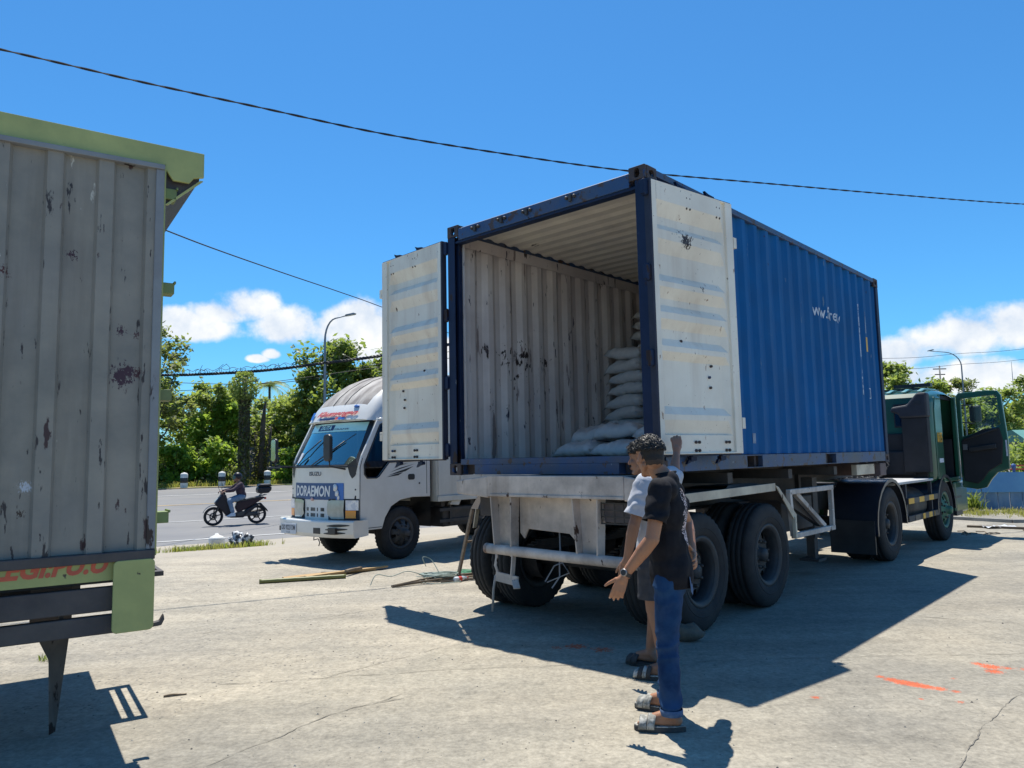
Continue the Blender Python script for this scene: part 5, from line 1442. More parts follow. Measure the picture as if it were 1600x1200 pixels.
# wheel arch under the cab
mb = MB(); arch = [(9.07 + .60 * math.cos(rad(a)), .5 + .60 * math.sin(rad(a))) for a in range(0, 181, 15)]
vs = []
for x, z in arch: vs += [(x, -1.21, z), (x, -.75, z)]
mb.add(vs, [(2 * i, 2 * i + 2, 2 * i + 3, 2 * i + 1) for i in range(len(arch) - 1)], 0, True)
vs = []
for x, z in arch:
    d = Vector((x - 9.07, 0, z - .5)) * .92; vs += [(x, -1.212, z), (9.07 + d.x, -1.212, .5 + d.z)]
mb.add(vs, [(2 * i, 2 * i + 2, 2 * i + 3, 2 * i + 1) for i in range(len(arch) - 1)])
mb.build('wheel_arch', M['navy_black'], TK, fix=False)
mb = MB(); mb.box(9.75, 10.6, -1.2, 1.2, .40, .95); mb.build('front_bumper', M['green'], TK, .03)
mb = MB(); mb.box(9.72, 10.15, -1.2, -1.0, .36, .44); mb.box(9.72, 10.15, -1.2, -1.05, .66, .7); mb.build('step', M['black'], TK)
mb = MB(); mb.add([(10.28, -1.02, 2.42), (10.28, 1.02, 2.42), (10.515, 1.05, 1.78), (10.515, -1.05, 1.78)], [(0, 1, 2, 3)]); mb.build('windscreen', M['glass_dark'], TK, fix=False)
for s in (-1, 1):
    mb = MB(); mb.box(10.6, 10.64, s * .85 - .16, s * .85 + .16, .62, .8); mb.build('headlight', M['white_metal'], TK, .01)
# number on the quarter panel
def side_text(s, w, h, m, name, parent, x, y, z, rot=(PI / 2, 0, 0), bold=0.0, shear=0.0):
    me = fit_text(text_mesh(s, .2, m, name, .0015, shear, bold), w, h)
    return place(name, me, parent, 0, (x, y, z), rot)
for i in range(1):
    mb = MB(); mb.prism([(8.70, 1.03), (9.1, 1.03), (9.1, 2.4), (8.78, 2.4), (8.70, 2.2)], 'y', -1.206, -1.15); mb.build('quarter_panel', M['green'], TK, .01)
side_text('0175', .3, .17, M['yellow'], 'fleet_number', TK, 8.91, -1.209, 1.72, bold=.006)
mb = MB(); mb.box(8.8, 9.05, -1.211, -1.2065, 1.30, 1.37); mb.build('white_label', M['decal_white'], TK)
# open door, hinged at its front edge and swung out
TD = place('open_door', None, TK, 0, (10.23, -1.2, 0), (0, 0, rad(-2)))
outer = [(-.02, .84), (-.26, .80), (-.40, .84), (-.48, .98), (-.58, 1.10), (-.76, 1.16), (-.77, 1.66), (-.715, 2.44), (-.66, 2.53), (-.5, 2.545), (-.05, 2.525), (-.01, 2.47)]
inner_w = [(-.085, 1.74), (-.085, 2.38), (-.11, 2.42), (-.62, 2.455), (-.645, 2.43), (-.675, 1.94), (-.66, 1.915)]
bm = bmesh.new()
def plate(bm, x, out_, hole):
    vo = [bm.verts.new((x, y, z)) for y, z in out_]; vh = [bm.verts.new((x, y, z)) for y, z in hole]
    es = [bm.edges.new((vo[i], vo[(i + 1) % len(vo)])) for i in range(len(vo))] + [bm.edges.new((vh[i], vh[(i + 1) % len(vh)])) for i in range(len(vh))]
    bmesh.ops.triangle_fill(bm, use_beauty=True, use_dissolve=False, edges=es)
    return vo, vh
a = plate(bm, -.03, outer, inner_w); b = plate(bm, .03, outer, inner_w)
for u, v_ in zip(a, b):
    for i in range(len(u)):
        j = (i + 1) % len(u); bm.faces.new((u[i], u[j], v_[j], v_[i]))
bmesh.ops.recalc_face_normals(bm, faces=bm.faces)
dm = bpy.data.meshes.new('open_door'); bm.to_mesh(dm); bm.free(); dm.materials.append(M['green'])
TK_door = place('open_door', dm, TK, .012, (10.23, -1.2, 0), (0, 0, rad(-2)))
bpy.data.objects.remove(TD)
TK_door['label'] = 'cab door swung wide open showing its dark inner trim'
mb = MB(); mb.prism([(-.06, .95), (-.27, .9), (-.36, .98), (-.45, 1.12), (-.66, 1.26), (-.70, 1.66), (-.66, 1.88), (-.4, 1.86), (-.1, 1.70), (-.06, 1.66)], 'x', -.06, -.032); mb.build('inner_trim', M['interior'], TK_door, .012)
mb = MB(); mb.bar((-.075, -.1, 1.68), (-.075, -.62, 1.86), .03, .03); mb.bar((-.09, -.18, 1.5), (-.09, -.6, 1.56), .05, .08); mb.build('arm_rest', M['black'], TK_door, .01)
mb = MB(); mb.box(-.07, -.06, -.15, -.08, 1.5, 1.6); mb.build('latch_plate', M['steel'], TK_door)
mb = MB(); mb.box(-.034, -.031, -.752, -.728, 1.38, 1.66); mb.build('edge_sticker', M['decal_white'], TK_door)
mb = MB(); mb.add([(.0, y, z) for y, z in inner_w], [tuple(range(len(inner_w)))]); mb.build('door_glass', M['glass_clear'], TK_door, fix=False)
mb = MB(); mb.box(.25, .33, -.33, -.14, 2.0, 2.30); mb.build('mirror_housing', M['trim_grey'], TK_door, .03)
mb = MB(); mb.bar((.03, -.03, 2.3), (.29, -.2, 2.32), .025, .025); mb.bar((.03, -.03, 2.0), (.29, -.2, 1.98), .025, .025); mb.build('mirror_arm', M['black'], TK_door)
# ------------------------------------------------------------------ the white box truck
WA = rad(40)
WF = Vector((-math.sin(WA), -math.cos(WA), 0)); WL = Vector((-WF.y, WF.x, 0))
WO = Vector((-1.72, 11.68, 0)) - WL * .85
M['wt'] = mat('white_cab_paint', (0.74, 0.73, 0.69), (0.70, 0.69, 0.65), nscale=2, rough=.32, coat=.35, dirt=((.5, .47, .41), 2, .35))
M['wt_roof'] = mat('sun_worn_roof', (0.55, 0.52, 0.48), (0.2, 0.18, 0.17), nscale=1.6, detail=9, contrast=(.36, .56), rough=.8, bump=.1, stretch=(.55, 1.6, 1), dirt=((.3, .27, .24), 2.5, .6))
M['wt_box'] = mat('box_body_white', (0.66, 0.64, 0.57), (0.55, 0.53, 0.47), nscale=1.5, rough=.5, streak=((.4, .33, .24), 3, .5))
M['screen'] = glass('windscreen_glass', (.55, .8, .78), .36, .02, (.72, 1, .93))
M['sunstrip'] = mat('sunstrip_green', (0.58, 0.92, 0.78), (0.66, 0.95, 0.82), nscale=2, rough=.15, coat=.3)
M['print_blue'] = mat('banner_blue', (0.02, 0.06, 0.17), (0.03, 0.09, 0.24), nscale=2, rough=.4)
M['print_navy'] = mat('print_navy', (0.02, 0.04, 0.12), rough=.4)
M['print_white'] = mat('print_white', (.7, .72, .74), rough=.4)
M['print_blue2'] = mat('print_blue_light', (.04, .16, .5), rough=.4)
M['print_red'] = mat('print_red', (0.5, 0.05, 0.05), (.62, .16, .14), nscale=14, rough=.5)
M['lens'] = mat('headlamp_lens', (.36, .37, .30), (.5, .5, .42), nscale=6, rough=.12, coat=.8)
M['lens_bright'] = mat('corner_lens', (.55, .6, .68), (.8, .8, .8), nscale=16, contrast=(.45, .55), rough=.1, coat=.8)
M['plate'] = mat('plate_white', (.62, .65, .7), (.52, .55, .6), nscale=8, rough=.5)
M['plate_ink'] = mat('plate_ink', (.09, .10, .12), rough=.6)
WT = thing('box_truck', 'white light box truck with a sun worn roof fairing and blue lettered grille', 'truck', (WO.x, WO.y, 0), math.atan2(WF.y, WF.x))


def xf(y, z):     # the cab front
    k = abs(y) / .85
    base = 1.0 - .15 * k ** 2.4
    if z > 1.45: base -= (z - 1.45) * .56 + .03 * k ** 2
    return base


mb = MB(); mb.grid(lambda a, b: (xf(-.85 + 1.7 * a, .60 + .85 * b), -.85 + 1.7 * a, .60 + .85 * b), 24, 4)
mb.build('front_panel', M['wt'], WT, fix=False)
# windscreen with frame
zs0, zs1 = 1.47, 2.11
wy = lambda a, b: (-.74 + 1.48 * a) * (1 - .07 * b)
mb = MB(); mb.grid(lambda a, b: (xf(wy(a, b), zs0 + (zs1 - zs0) * b) + .004, wy(a, b), zs0 + (zs1 - zs0) * b), 20, 8); ws = mb.build('windscreen', M['screen'], WT, fix=False)
mb = MB(); mb.grid(lambda a, b: (xf(wy(a, .8 + .2 * b), zs0 + (zs1 - zs0) * (.79 + .21 * b)) + .010, wy(a, .8 + .2 * b), zs0 + (zs1 - zs0) * (.79 + .21 * b)), 20, 2); mb.build('sunstrip', M['sunstrip'], ws, fix=False)
mb = MB()
for k, (a0, a1, b0, b1) in enumerate(((-.055, .0, -.05, 1.05), (1.0, 1.055, -.05, 1.05), (-.05, 1.05, -.07, 0), (-.05, 1.05, 1.0, 1.06))):
    mb.grid(lambda a, b: (xf(wy(a0 + (a1 - a0) * a, b0 + (b1 - b0) * b), zs0 + (zs1 - zs0) * (b0 + (b1 - b0) * b)) + .006 + .001 * (k > 1), wy(a0 + (a1 - a0) * a, b0 + (b1 - b0) * b), zs0 + (zs1 - zs0) * (b0 + (b1 - b0) * b)), 20 if k > 1 else 2, 8)
mb.build('screen_frame', M['black'], WT, fix=False)
mb = MB(); mb.grid(lambda a, b: (xf(-.85 + 1.7 * a, 1.45 + .72 * b) - .008, (-.85 + 1.7 * a) * (1 - .05 * b), 1.45 + .72 * b), 24, 8, mf=None)
keep = []
for i, fc in enumerate(mb.f):
    c = sum((mb.v[j] for j in fc), Vector()) / 4
    if abs(c.y) > .70 or c.z > 2.10: keep.append(i)
mb.f = [mb.f[i] for i in keep]; mb.m = [0] * len(keep); mb.sm = [True] * len(keep)
mb.build('screen_pillars', M['wt'], WT, fix=False)
# sides with window and wheel-arch cut
so = [(.852, .50), (.853, .75), (.852, 1.45), (.80, 1.60), (.50, 2.14), (.44, 2.17), (-.58, 2.17), (-.58, .93), (-.2, .94), (.05, .91), (.24, .82), (.36, .66), (.42, .50)]
swn = [(.755, 1.32), (.71, 1.265), (.53, 1.26), (.48, 1.285), (.28, 1.49), (-.40, 1.51), (-.43, 1.55), (-.43, 2.04), (-.39, 2.08), (.40, 2.09), (.46, 2.06), (.76, 1.46)]


def holed(name, outline, hole, y0, y1, m, parent, bevel=0.006):
    bm = bmesh.new(); L_ = []
    for y in (y0, y1):
        vo = [bm.verts.new((x, y, z)) for x, z in outline]; vh = [bm.verts.new((x, y, z)) for x, z in hole]
        es = [bm.edges.new((vo[i], vo[(i + 1) % len(vo)])) for i in range(len(vo))] + [bm.edges.new((vh[i], vh[(i + 1) % len(vh)])) for i in range(len(vh))]
        bmesh.ops.triangle_fill(bm, use_beauty=True, edges=es); L_.append((vo, vh))
    for u, v_ in zip(*L_):
        for i in range(len(u)):
            j = (i + 1) % len(u); bm.faces.new((u[i], u[j], v_[j], v_[i]))
    bmesh.ops.recalc_face_normals(bm, faces=bm.faces)
    me = bpy.data.meshes.new(name); bm.to_mesh(me); bm.free(); me.materials.append(m)
    return place(name, me, parent, bevel)


for s in (1, -1):
    holed('cab_side', so, swn, s * .85, s * .81, M['wt'], WT, .01)
    mb = MB(); mb.add([(x, s * .826, z) for x, z in swn], [tuple(range(len(swn)))]); mb.build('side_window', M['glass_dark'], WT, fix=False)
    mb = MB()
    pts = [(x, s * .853, z) for x, z in swn]; mb.tube(pts + [pts[0]], .011, 5, cap=False); mb.build('window_seal', M['black'], WT)
    mb = MB(); mb.tube([(.84, s * .851, .55), (.835, s * .851, 1.42), (.79, s * .851, 1.56)], .005, 4); mb.build('door_seam', M['black'], WT); mb = MB(); mb.tube([(-.50, s * .851, .98), (-.50, s * .851, 2.1)], .005, 4); mb.build('door_seam', M['black'], WT); mb = MB(); mb.tube([(.84, s * .851, .53), (.43, s * .851, .53)], .005, 4); mb.build('door_seam', M['black'], WT)
    mb = MB(); mb.prism(rounded(-.24, -.1, 1.21, 1.30, .03), 'y', s * .849, s * .858); mb.build('door_handle', M['black'], WT, .004)
    mb = MB(); mb.lathe([(.014, 0), (.014, .008), (.0001, .008)], 12, 0, Matrix.Translation((-.34, s * .85, 1.15)) @ Euler((-s * PI / 2, 0, 0)).to_matrix().to_4x4()); mb.build('door_lock', M['steel_dark'], WT, fix=False)
    mb = MB()
    for k, (a, b, c, d) in enumerate((((.30, 1.29), (-.05, 1.345), (-.22, 1.42), (.1, 1.345)), ((.27, 1.335), (-.02, 1.40), (-.24, 1.455), (.06, 1.40)), ((.33, 1.265), (.1, 1.285), (-.0, 1.33), (.16, 1.305)), ((.2, 1.39), (.05, 1.44), (-.1, 1.465), (.06, 1.455)))):
        mb.prism([a, b, c, d], 'y', s * (.8505 + .0005 * k), s * (.852 + .0005 * k))
    mb.build('side_stripe', M['black'], WT)
    mb = MB(); vs = []
    arch = [(.44, .48), (.38, .68), (.25, .84), (.06, .935), (-.2, .965), (-.56, .955), (-.60, .90), (-.60, .45)]
    for x, z in arch: vs += [(x, s * .83, z), (x, s * .35, z)]
    mb.add(vs, [(2 * i, 2 * i + 1, 2 * i + 3, 2 * i + 2) for i in range(len(arch) - 1)], 0, True); mb.build('wheel_arch', M['black'], WT, fix=False)
    wheel(WT, (0, s * .72, .405), s, .405, .2, .235, 'rim_silver', -.03, .015, key='wt')
    for yy in (.80, .57): wheel(WT, (-3.3, s * yy, .405), s if yy > .7 else -s, .405, .2, .235, 'rim_silver', .05)
# sill under the cab, floor, rear wall, seats
mb = MB(); mb.box(-.58, .88, -.80, .80, .93, .99); mb.box(.44, .9, -.8, .8, .5, .56); mb.box(-.6, -.56, -.84, .84, .93, 2.17); mb.box(-.56, .45, -.8, .8, 2.14, 2.17); mb.build('cab_floor', M['interior'], WT)
mb = MB(); mb.prism([(.80, 1.0), (.83, 1.42), (.70, 1.50), (.55, 1.36), (.55, 1.0)], 'y', -.74, .74); mb.build('dashboard', M['trim_grey'], WT, .02)
for y in (-.45, .45):
    mb = MB(); mb.prism([(.3, 1.0), (.3, 1.2), (-.25, 1.22), (-.42, 1.85), (-.54, 1.85), (-.42, 1.0)], 'y', y - .27, y + .27); mb.build('seat', M['interior'], WT, .04)
mb = MB(); mb.lathe([(.19, -.013), (.205, 0), (.19, .013), (.177, 0)], 24, 0, Matrix.Translation((.42, -.42, 1.47)) @ Euler((0, rad(-35), 0)).to_matrix().to_4x4(), True); mb.bar((.42, -.6, 1.47), (.42, -.24, 1.47), .03, .03); mb.bar((.42, -.42, 1.47), (.7, -.42, 1.3), .04, .04); mb.build('steering_wheel', M['black'], WT)
# roof fairing
sec = [(.60, 2.155, .70), (.55, 2.26, .735), (.47, 2.40, .75), (.36, 2.54, .755), (.2, 2.68, .76), (-.02, 2.815, .765), (-.3, 2.92, .77), (-.62, 2.97, .78)]
mb = MB(); rows = []
K = 28
for x, zt, hw in sec:
    row = []
    for i in range(K + 1):
        a = PI * i / K; c, s_ = math.cos(a), math.sin(a)
        e = .34
        yy = -hw * abs(c) ** e * (1 if c >= 0 else -1) * (1.0 + .07 * (1 - abs(s_) ** .6)); zz = 2.13 + (zt - 2.13) * abs(s_) ** .55
        row.append((x + .16 * (1 - (abs(yy) / .85) ** 2) * max(0, (x - .1)) * 1.2, yy, zz))
    rows.append(row)
vs = [p for r in rows for p in r]; w = K + 1
mb.add(vs, [(i * w + j, i * w + j + 1, (i + 1) * w + j + 1, (i + 1) * w + j) for i in range(len(sec) - 1) for j in range(K)], 0, True)
for i, fc in enumerate(mb.f):
    c = sum((mb.v[j] for j in fc), Vector()) / 4
    if abs(c.y) < .6 and c.z > 2.34: mb.m[i] = 1
mb.add(rows[0], [tuple(range(w))], 0)
fair = mb.build('roof_fairing', [M['wt'], M['wt_roof']], WT, fix=False)
mb = MB()
for y in (-.48, -.2, .1, .38):
    mb.tube([(sx + .16 * (1 - (abs(y) / .85) ** 2) * max(0, sx - .1) * 1.2 + .004, y, 2.13 + (zt - 2.13) * (1 - (abs(y) / .78) ** 2.94) ** .34 + .003) for sx, zt, hw in sec[2:]], .0045, 5)
mb.build('roof_groove', M['trim_grey'], fair)
mb = MB(); mb.box(-.6, .5, -.86, .86, 2.12, 2.16); mb.build('roof_gutter', M['wt'], WT, .015)
# lettering across the roof front: faded red script on a blue and red scribble
def front_print(s, w, h, m, name, yc, zc, dx=.012, bold=.0, shear=0.0, parent=WT, sl=None):
    me = fit_text(text_mesh(s, .2, m, name, 0, shear, bold), w, h)
    bm = bmesh.new(); bm.from_mesh(me)
    bmesh.ops.triangulate(bm, faces=bm.faces)
    bmesh.ops.subdivide_edges(bm, edges=[e for e in bm.edges if e.calc_length() > .05], cuts=2)
    for v in bm.verts:
        y = yc + v.co.x; z = zc + v.co.y
        v.co = Vector(((sl(y, z) if sl else xf(y, z)) + dx, y, z))
    bm.to_mesh(me); bm.free()
    return place(name, me, parent)


def fair_x(y, z):
    for (xa, za, _), (xb, zb, _) in zip(sec, sec[1:]):
        if z <= zb:
            t = (z - za) / (zb - za); x = xa + (xb - xa) * t
            return x + .16 * (1 - (abs(y) / .85) ** 2) * max(0, x - .1) * 1.2
    return sec[-1][0]


front_print('Khumangan', 1.02, .105, M['print_red'], 'roof_lettering', .02, 2.255, .02, .01, .5, fair, fair_x)
def patch(name, y0, y1, z0, z1, m, fn, dx, parent, n=8):
    mb = MB(); mb.grid(lambda a, b: (fn(y0 + (y1 - y0) * a, z0 + (z1 - z0) * b) + dx, y0 + (y1 - y0) * a, z0 + (z1 - z0) * b), n, 2)
    return mb.build(name, m, parent, fix=False)
patch('roof_decal', -.68, -.60, 2.19, 2.31, M['print_blue2'], fair_x, .014, fair); patch('roof_decal', -.38, .05, 2.165, 2.20, M['print_navy'], fair_x, .014, fair); patch('roof_decal', .12, .28, 2.165, 2.20, M['print_blue2'], fair_x, .014, fair); patch('roof_decal', .05, .12, 2.165, 2.21, M['print_red'], fair_x, .0145, fair)
mb = MB(); mb.ell((fair_x(.45, 2.36) + .01, .42, 2.36), (.03, .06, .025)); mb.build('roof_marker_lamp', M['print_blue2'], fair)
# wording on the sunstrip, wipers, stickers
sxf = lambda y, z: xf(y, z)
patch('sunstrip_panel', -.42, .02, 2.00, 2.085, M['print_navy'], sxf, .013, ws); front_print('DUTA', .30, .06, M['sunstrip'], 'sunstrip_word', -.2, 2.045, .0155, .006, .35, ws)
front_print('TRANS', .34, .022, M['print_navy'], 'sunstrip_small_word', .2, 2.015, .0155, .003, .0, ws)
patch('windscreen_sticker', -.70, -.58, 1.50, 1.66, M['plate'], sxf, .007, ws)
mb = MB(); mb.tube([(xf(-.1, 1.47) + .03, -.1, 1.46), (xf(.12, 1.6) + .035, .12, 1.6), (xf(.42, 1.82) + .03, .42, 1.82)], .009, 6); mb.tube([(xf(.15, 1.63) + .03, .15, 1.63), (xf(.6, 1.92) + .015, .55, 1.93)], .006, 5)
mb.tube([(xf(-.62, 1.47) + .03, -.6, 1.46), (xf(-.35, 1.62) + .035, -.38, 1.65), (xf(-.15, 1.82) + .02, -.14, 1.85)], .009, 6); mb.build('wiper', M['black'], WT)
# badge, lettered banner, grille slots
front_print('ISUZU', .30, .062, M['plate_ink'], 'badge', -.02, 1.335, .006, .004)
patch('grille_banner', -.63, .60, .945, 1.195, M['print_blue'], xf, .004, WT, 16)
front_print('DORAEMON', .92, .165, M['print_white'], 'banner_lettering', -.12, 1.075, .008, .006, .12)
patch('banner_corner', .46, .60, .945, 1.195, M['print_blue2'], xf, .006, WT)
mb = MB(); [mb.lathe([(.0001, 0), (r, .0), (r, .003), (.0001, .003)], 16, 0, Matrix.Translation((xf(y, z) + .007, y, z)) @ Euler((0, PI / 2, 0)).to_matrix().to_4x4()) for y, z, r in ((.44, 1.13, .055), (.47, 1.05, .05), (.50, .985, .035))]; mb.build('banner_blot', M['print_white'], WT)
mb = MB(); mb.lathe([(.0001, 0), (.028, 0), (.028, .02), (.0001, .022)], 14, 0, Matrix.Translation((xf(-.1, .95), -.08, .955)) @ Euler((0, PI / 2, 0)).to_matrix().to_4x4()); mb.build('grille_knob', mat('pinkish_knob', (.6, .35, .33), rough=.5), WT)
mb = MB()
for z in (.80, .715):
    for y0, y1 in ((-.40, -.28), (-.24, -.16), (-.13, .0), (.03, .08), (.12, .22)):
        k = int((y1 - y0) / .03)
        for i in range(k): mb.box(xf(y0, z) - .012, xf(y0, z) + .004, y0 + i * .03, y0 + i * .03 + .02, z - .026, z + .026)
mb.build('grille_slots', M['black'], WT)
# head lamps
for s in (1, -1):
    pl = [(.30, .93), (.40, .95), (.62, .95), (.62, .67), (.36, .66)]
    mb = MB(); n_ = 8
    def lampx(y, z): return xf(y, z) + .02
    ys = [.30 + .32 * i / n_ for i in range(n_ + 1)]
    vs = []
    for y in ys:
        z0 = .67 + .06 * max(0, (.38 - y) / .08); vs += [(lampx(y, 0) , s * y, z0), (lampx(y, 0) + .012, s * y, .80), (lampx(y, 0), s * y, .945 - .02 * max(0, (.38 - y) / .08))]
    mb.add(vs, [(3 * i + j, 3 * i + 3 + j, 3 * i + 4 + j, 3 * i + 1 + j) for i in range(n_) for j in range(2)], 0, True); mb.build('headlight', M['lens'], WT, fix=False)
    mb = MB(); vs = []
    for y in [.30 + .56 * i / 12 for i in range(13)]: vs += [(xf(y, 0) + .004, s * min(y, .853), .645), (xf(y, 0) + .004, s * min(y, .853), .965)]
    mb.add(vs, [(2 * i, 2 * i + 2, 2 * i + 3, 2 * i + 1) for i in range(12)], 0); mb.build('lamp_bezel', M['trim_grey'], WT, fix=False)
    mb = MB(); vs = []
    for y in [.64 + .21 * i / 5 for i in range(6)]: vs += [(xf(y, 0) + .018, s * (y + .006), .80), (xf(y, 0) + .018, s * (y + .006), .945)]
    mb.add(vs, [(2 * i, 2 * i + 2, 2 * i + 3, 2 * i + 1) for i in range(5)], 0, True); mb.build('corner_lamp', M['lens_bright'], WT, fix=False)
    mb = MB(); vs = []
    for y in [.64 + .17 * i / 5 for i in range(6)]: vs += [(xf(y, 0) + .02, s * (y + .006), .685), (xf(y, 0) + .02, s * (y + .006), .797)]
    mb.add(vs, [(2 * i, 2 * i + 2, 2 * i + 3, 2 * i + 1) for i in range(5)], 0, True); mb.build('indicator_lamp', M['orange'], WT, fix=False)
    # black corner cheek below the screen
    mb = MB(); mb.prism([(.62, 1.47), (.84, 1.47), (.80, 1.22), (.72, 1.20)], 'x', .0, .004, 0) if False else None
    mb = MB(); vs = []
    for y, z in ((.66, 1.455), (.80, 1.56), (.825, 1.44), (.79, 1.30), (.74, 1.26), (.70, 1.32)): vs.append((xf(y, min(z, 1.45)) + .004, s * y, z))
    mb.add(vs, [tuple(range(6))]); mb.build('corner_cheek', M['black'], WT, fix=False)
    mb = MB(); [mb.lathe([(.0001, 0), (.013, 0), (.013, .01), (.0001, .01)], 8, 0, Matrix.Translation((xf(.8, z) - .002, s * .79, z)) @ Euler((0, PI / 2, 0)).to_matrix().to_4x4()) for z in (1.33, 1.1, 1.0)]; mb.build('panel_screws', M['trim_grey'], WT)
# bumper
mb = MB(); bx_ = lambda y: 1.19 - .17 * (abs(y) / .93) ** 3
ys = [-.93 + 1.86 * i / 24 for i in range(25)]; vs = []
for y in ys:
    x = bx_(y); vs += [(x - .19, y, .655), (x - .02, y, .66), (x, y, .64), (x, y, .47), (x - .03, y, .41), (x - .15, y, .40)]
for e, yy in ((ys[0], -.93), (ys[-1], .93)): pass
mb.add(vs, [(6 * i + j, 6 * i + 6 + j, 6 * i + 7 + j, 6 * i + 1 + j) for i in range(24) for j in range(5)], 0, False)
for s in (-1, 1):
    b = [(bx_(.93), s * .93, .64), (bx_(.93), s * .93, .47), (bx_(.93) - .03, s * .93, .41), (.72, s * .90, .43), (.72, s * .90, .66), (bx_(.93) - .02, s * .93, .66)]
    mb.add(b, [tuple(range(6))])
bump = mb.build('bumper', M['wt'], WT, .012)
mb = MB(); mb.box(1.192, 1.2, -.62, -.22, .435, .59); pl_ = mb.build('number_plate', M['plate'], WT, .003)
mep = fit_text(text_mesh('DD 9223 DM', .1, M['plate_ink'], 'plate_number', 0, 0, .002), .35, .075); place('plate_number', mep, pl_, 0, (1.2025, -.42, .53), (PI / 2, 0, PI / 2))
mep = fit_text(text_mesh('11.25', .1, M['plate_ink'], 'plate_date', 0), .09, .025); place('plate_date', mep, pl_, 0, (1.2025, -.42, .46), (PI / 2, 0, PI / 2))
mb = MB()
for y in (.12, .52): mb.box(bx_(y) - .05, bx_(y) + .003, y - .0, y + .17, .47, .56) if y > .3 else None
mb.box(bx_(.28) - .02, bx_(.28) + .003, .20, .36, .465, .55); mb.box(bx_(-.8), bx_(-.8) + .004, -.84, -.76, .46, .53)
mb.build('fog_recess', M['black'], WT)
mb = MB()
for k, z in enumerate((.585, .53, .475)):
    vs = []
    for i in range(7):
        y = .50 + .38 * i / 6 - .03 * k; hh = .02 * math.sin(PI * (i + .6) / 7.2); vs += [(bx_(y) + .004, y, z - hh + .012 * i / 6), (bx_(y) + .004, y, z + hh + .012 * i / 6)]
    mb.add(vs, [(2 * i, 2 * i + 2, 2 * i + 3, 2 * i + 1) for i in range(6)])
mb.build('bumper_stripe', M['black'], WT, fix=False)
mb = MB(); mb.tube([(1.1, .1, .41), (1.12, .12, .36), (1.1, .2, .38), (1.12, .27, .33), (1.13, .26, .28)], .008, 5); mb.build('hanging_wire', M['black'], WT)
# mirrors
mb = MB(); mb.prism(rounded(-.085, .085, 0, .40, .06), 'x', 0, .06, 0, Matrix.Translation((1.12, .50, 1.52))); mb.build('mirror', M['black'], WT, .02)
mb = MB(); mb.tube([(1.14, .52, 1.56), (1.15, .54, 1.45), (.92, .62, 1.40)], .014, 8); mb.build('mirror_stalk', M['black'], WT)
mb = MB(); mb.prism(rounded(-.075, .075, 0, .38, .05), 'x', 0, .05, 0, Matrix.Translation((1.02, -1.06, 1.52))); mr = mb.build('mirror', M['black'], WT, .02)
mb = MB(); mb.prism(rounded(-.06, .06, .02, .36, .04), 'x', .051, .055, 0, Matrix.Translation((1.02, -1.06, 1.52))); mb.build('mirror_glass', M['mirror'], mr)
mb = MB(); mb.tube([(1.03, -1.06, 1.62), (1.03, -1.06, 1.46), (.86, -.8, 1.44)], .014, 8); mb.box(.93, 1.1, -1.2, -.8, 1.425, 1.45); mb.build('mirror_stalk', M['black'], WT)
# box body and chassis
mb = MB(); mb.box(-4.9, -.66, -.92, .92, .84, 2.92); mb.build('box_body', M['wt_box'], WT, .02)
mb = MB(); mb.prism([(-.64, .82), (-.64, 1.7), (-.66, 1.7)], 'y', -.9, .9) if False else None
mb = MB(); mb.box(-4.9, -.66, .921, .945, .84, .93); [mb.box(-.74 - k * .52, -.68 - k * .52, .9205, .94, .935, 2.86) for k in range(8)]; mb.prism([(-1.0, .838), (-.95, .78), (-1.16, .76), (-1.22, .838)], 'y', .86, .92); mb.build('box_ribs', M['wt_box'], WT, .006)
mb = MB(); [mb.box(-4.8, .9, y - .035, y + .035, .55, .75) for y in (.38, -.38)]; [mb.box(x, x + .08, -.85, .85, .75, .838) for x in (-.9, -1.6, -2.3, -3.0, -3.7, -4.4)]; mb.tube([(0, -.7, .4), (0, .7, .4)], .05, 10); mb.tube([(-3.3, -.8, .4), (-3.3, .8, .4)], .06, 10); mb.build('chassis', M['steel_dark'], WT)
mb = MB(); mb.box(-1.75, -.85, .42, .86, .42, .74); mb.build('side_tank', M['steel_dark'], WT, .03)
mb = MB(); [mb.bar((-.75, .88, z), (-1.95, .88, z), .03, .05) for z in (.70, .52)]; [mb.bar((x, .87, .45), (x, .87, .80), .04, .03) for x in (-1.0, -1.8)]; mb.build('side_guard', M['steel_dark'], WT)
# ------------------------------------------------------------------ the weathered green truck at the left edge
GR = Vector((.829, .559, 0))      # along its wall, to the right
GK = Vector((-2.013, 4.3, 0)) - Vector((.829, .559, 0)) * .034
M['grey_wallp'] = mat('weathered_wall', (0.265, 0.245, 0.215), (0.18, 0.175, 0.155), nscale=1.1, detail=8, rough=.6, bump=.12, bscale=22, dirt=((.42, .37, .29), 1.7, .55), streak=((.15, .13, .105), 4.5, .9),
                        chips=[((.06, .03, .03), 10, .645, (1, 1, .35)), ((.04, .033, .033), 22, .635, (1, 1, .22)), ((.55, .52, .45), 11, .675, (1, 1, .25))],
                        blots=[((.05, .02, .035), -.19, 0, 2.02, .10, .5), ((.05, .02, .035), -.16, 0, 2.05, .08, .52), ((.07, .025, .03), -.10, 0, 2.04, .06, .52), ((.05, .02, .035), -.2, 0, 2.28, .06, .56), ((.07, .025, .03), -.12, 0, 2.26, .05, .56),
                               ((.07, .02, .02), -.77, 0, 2.55, .07, .5), ((.5, .53, .58), -.62, 0, 1.42, .05, .5), ((.05, .03, .02), -.64, 0, 1.28, .05, .56), ((.05, .02, .03), -.45, 0, 2.68, .06, .56), ((.04, .02, .02), -.33, 0, 1.7, .05, .6)])
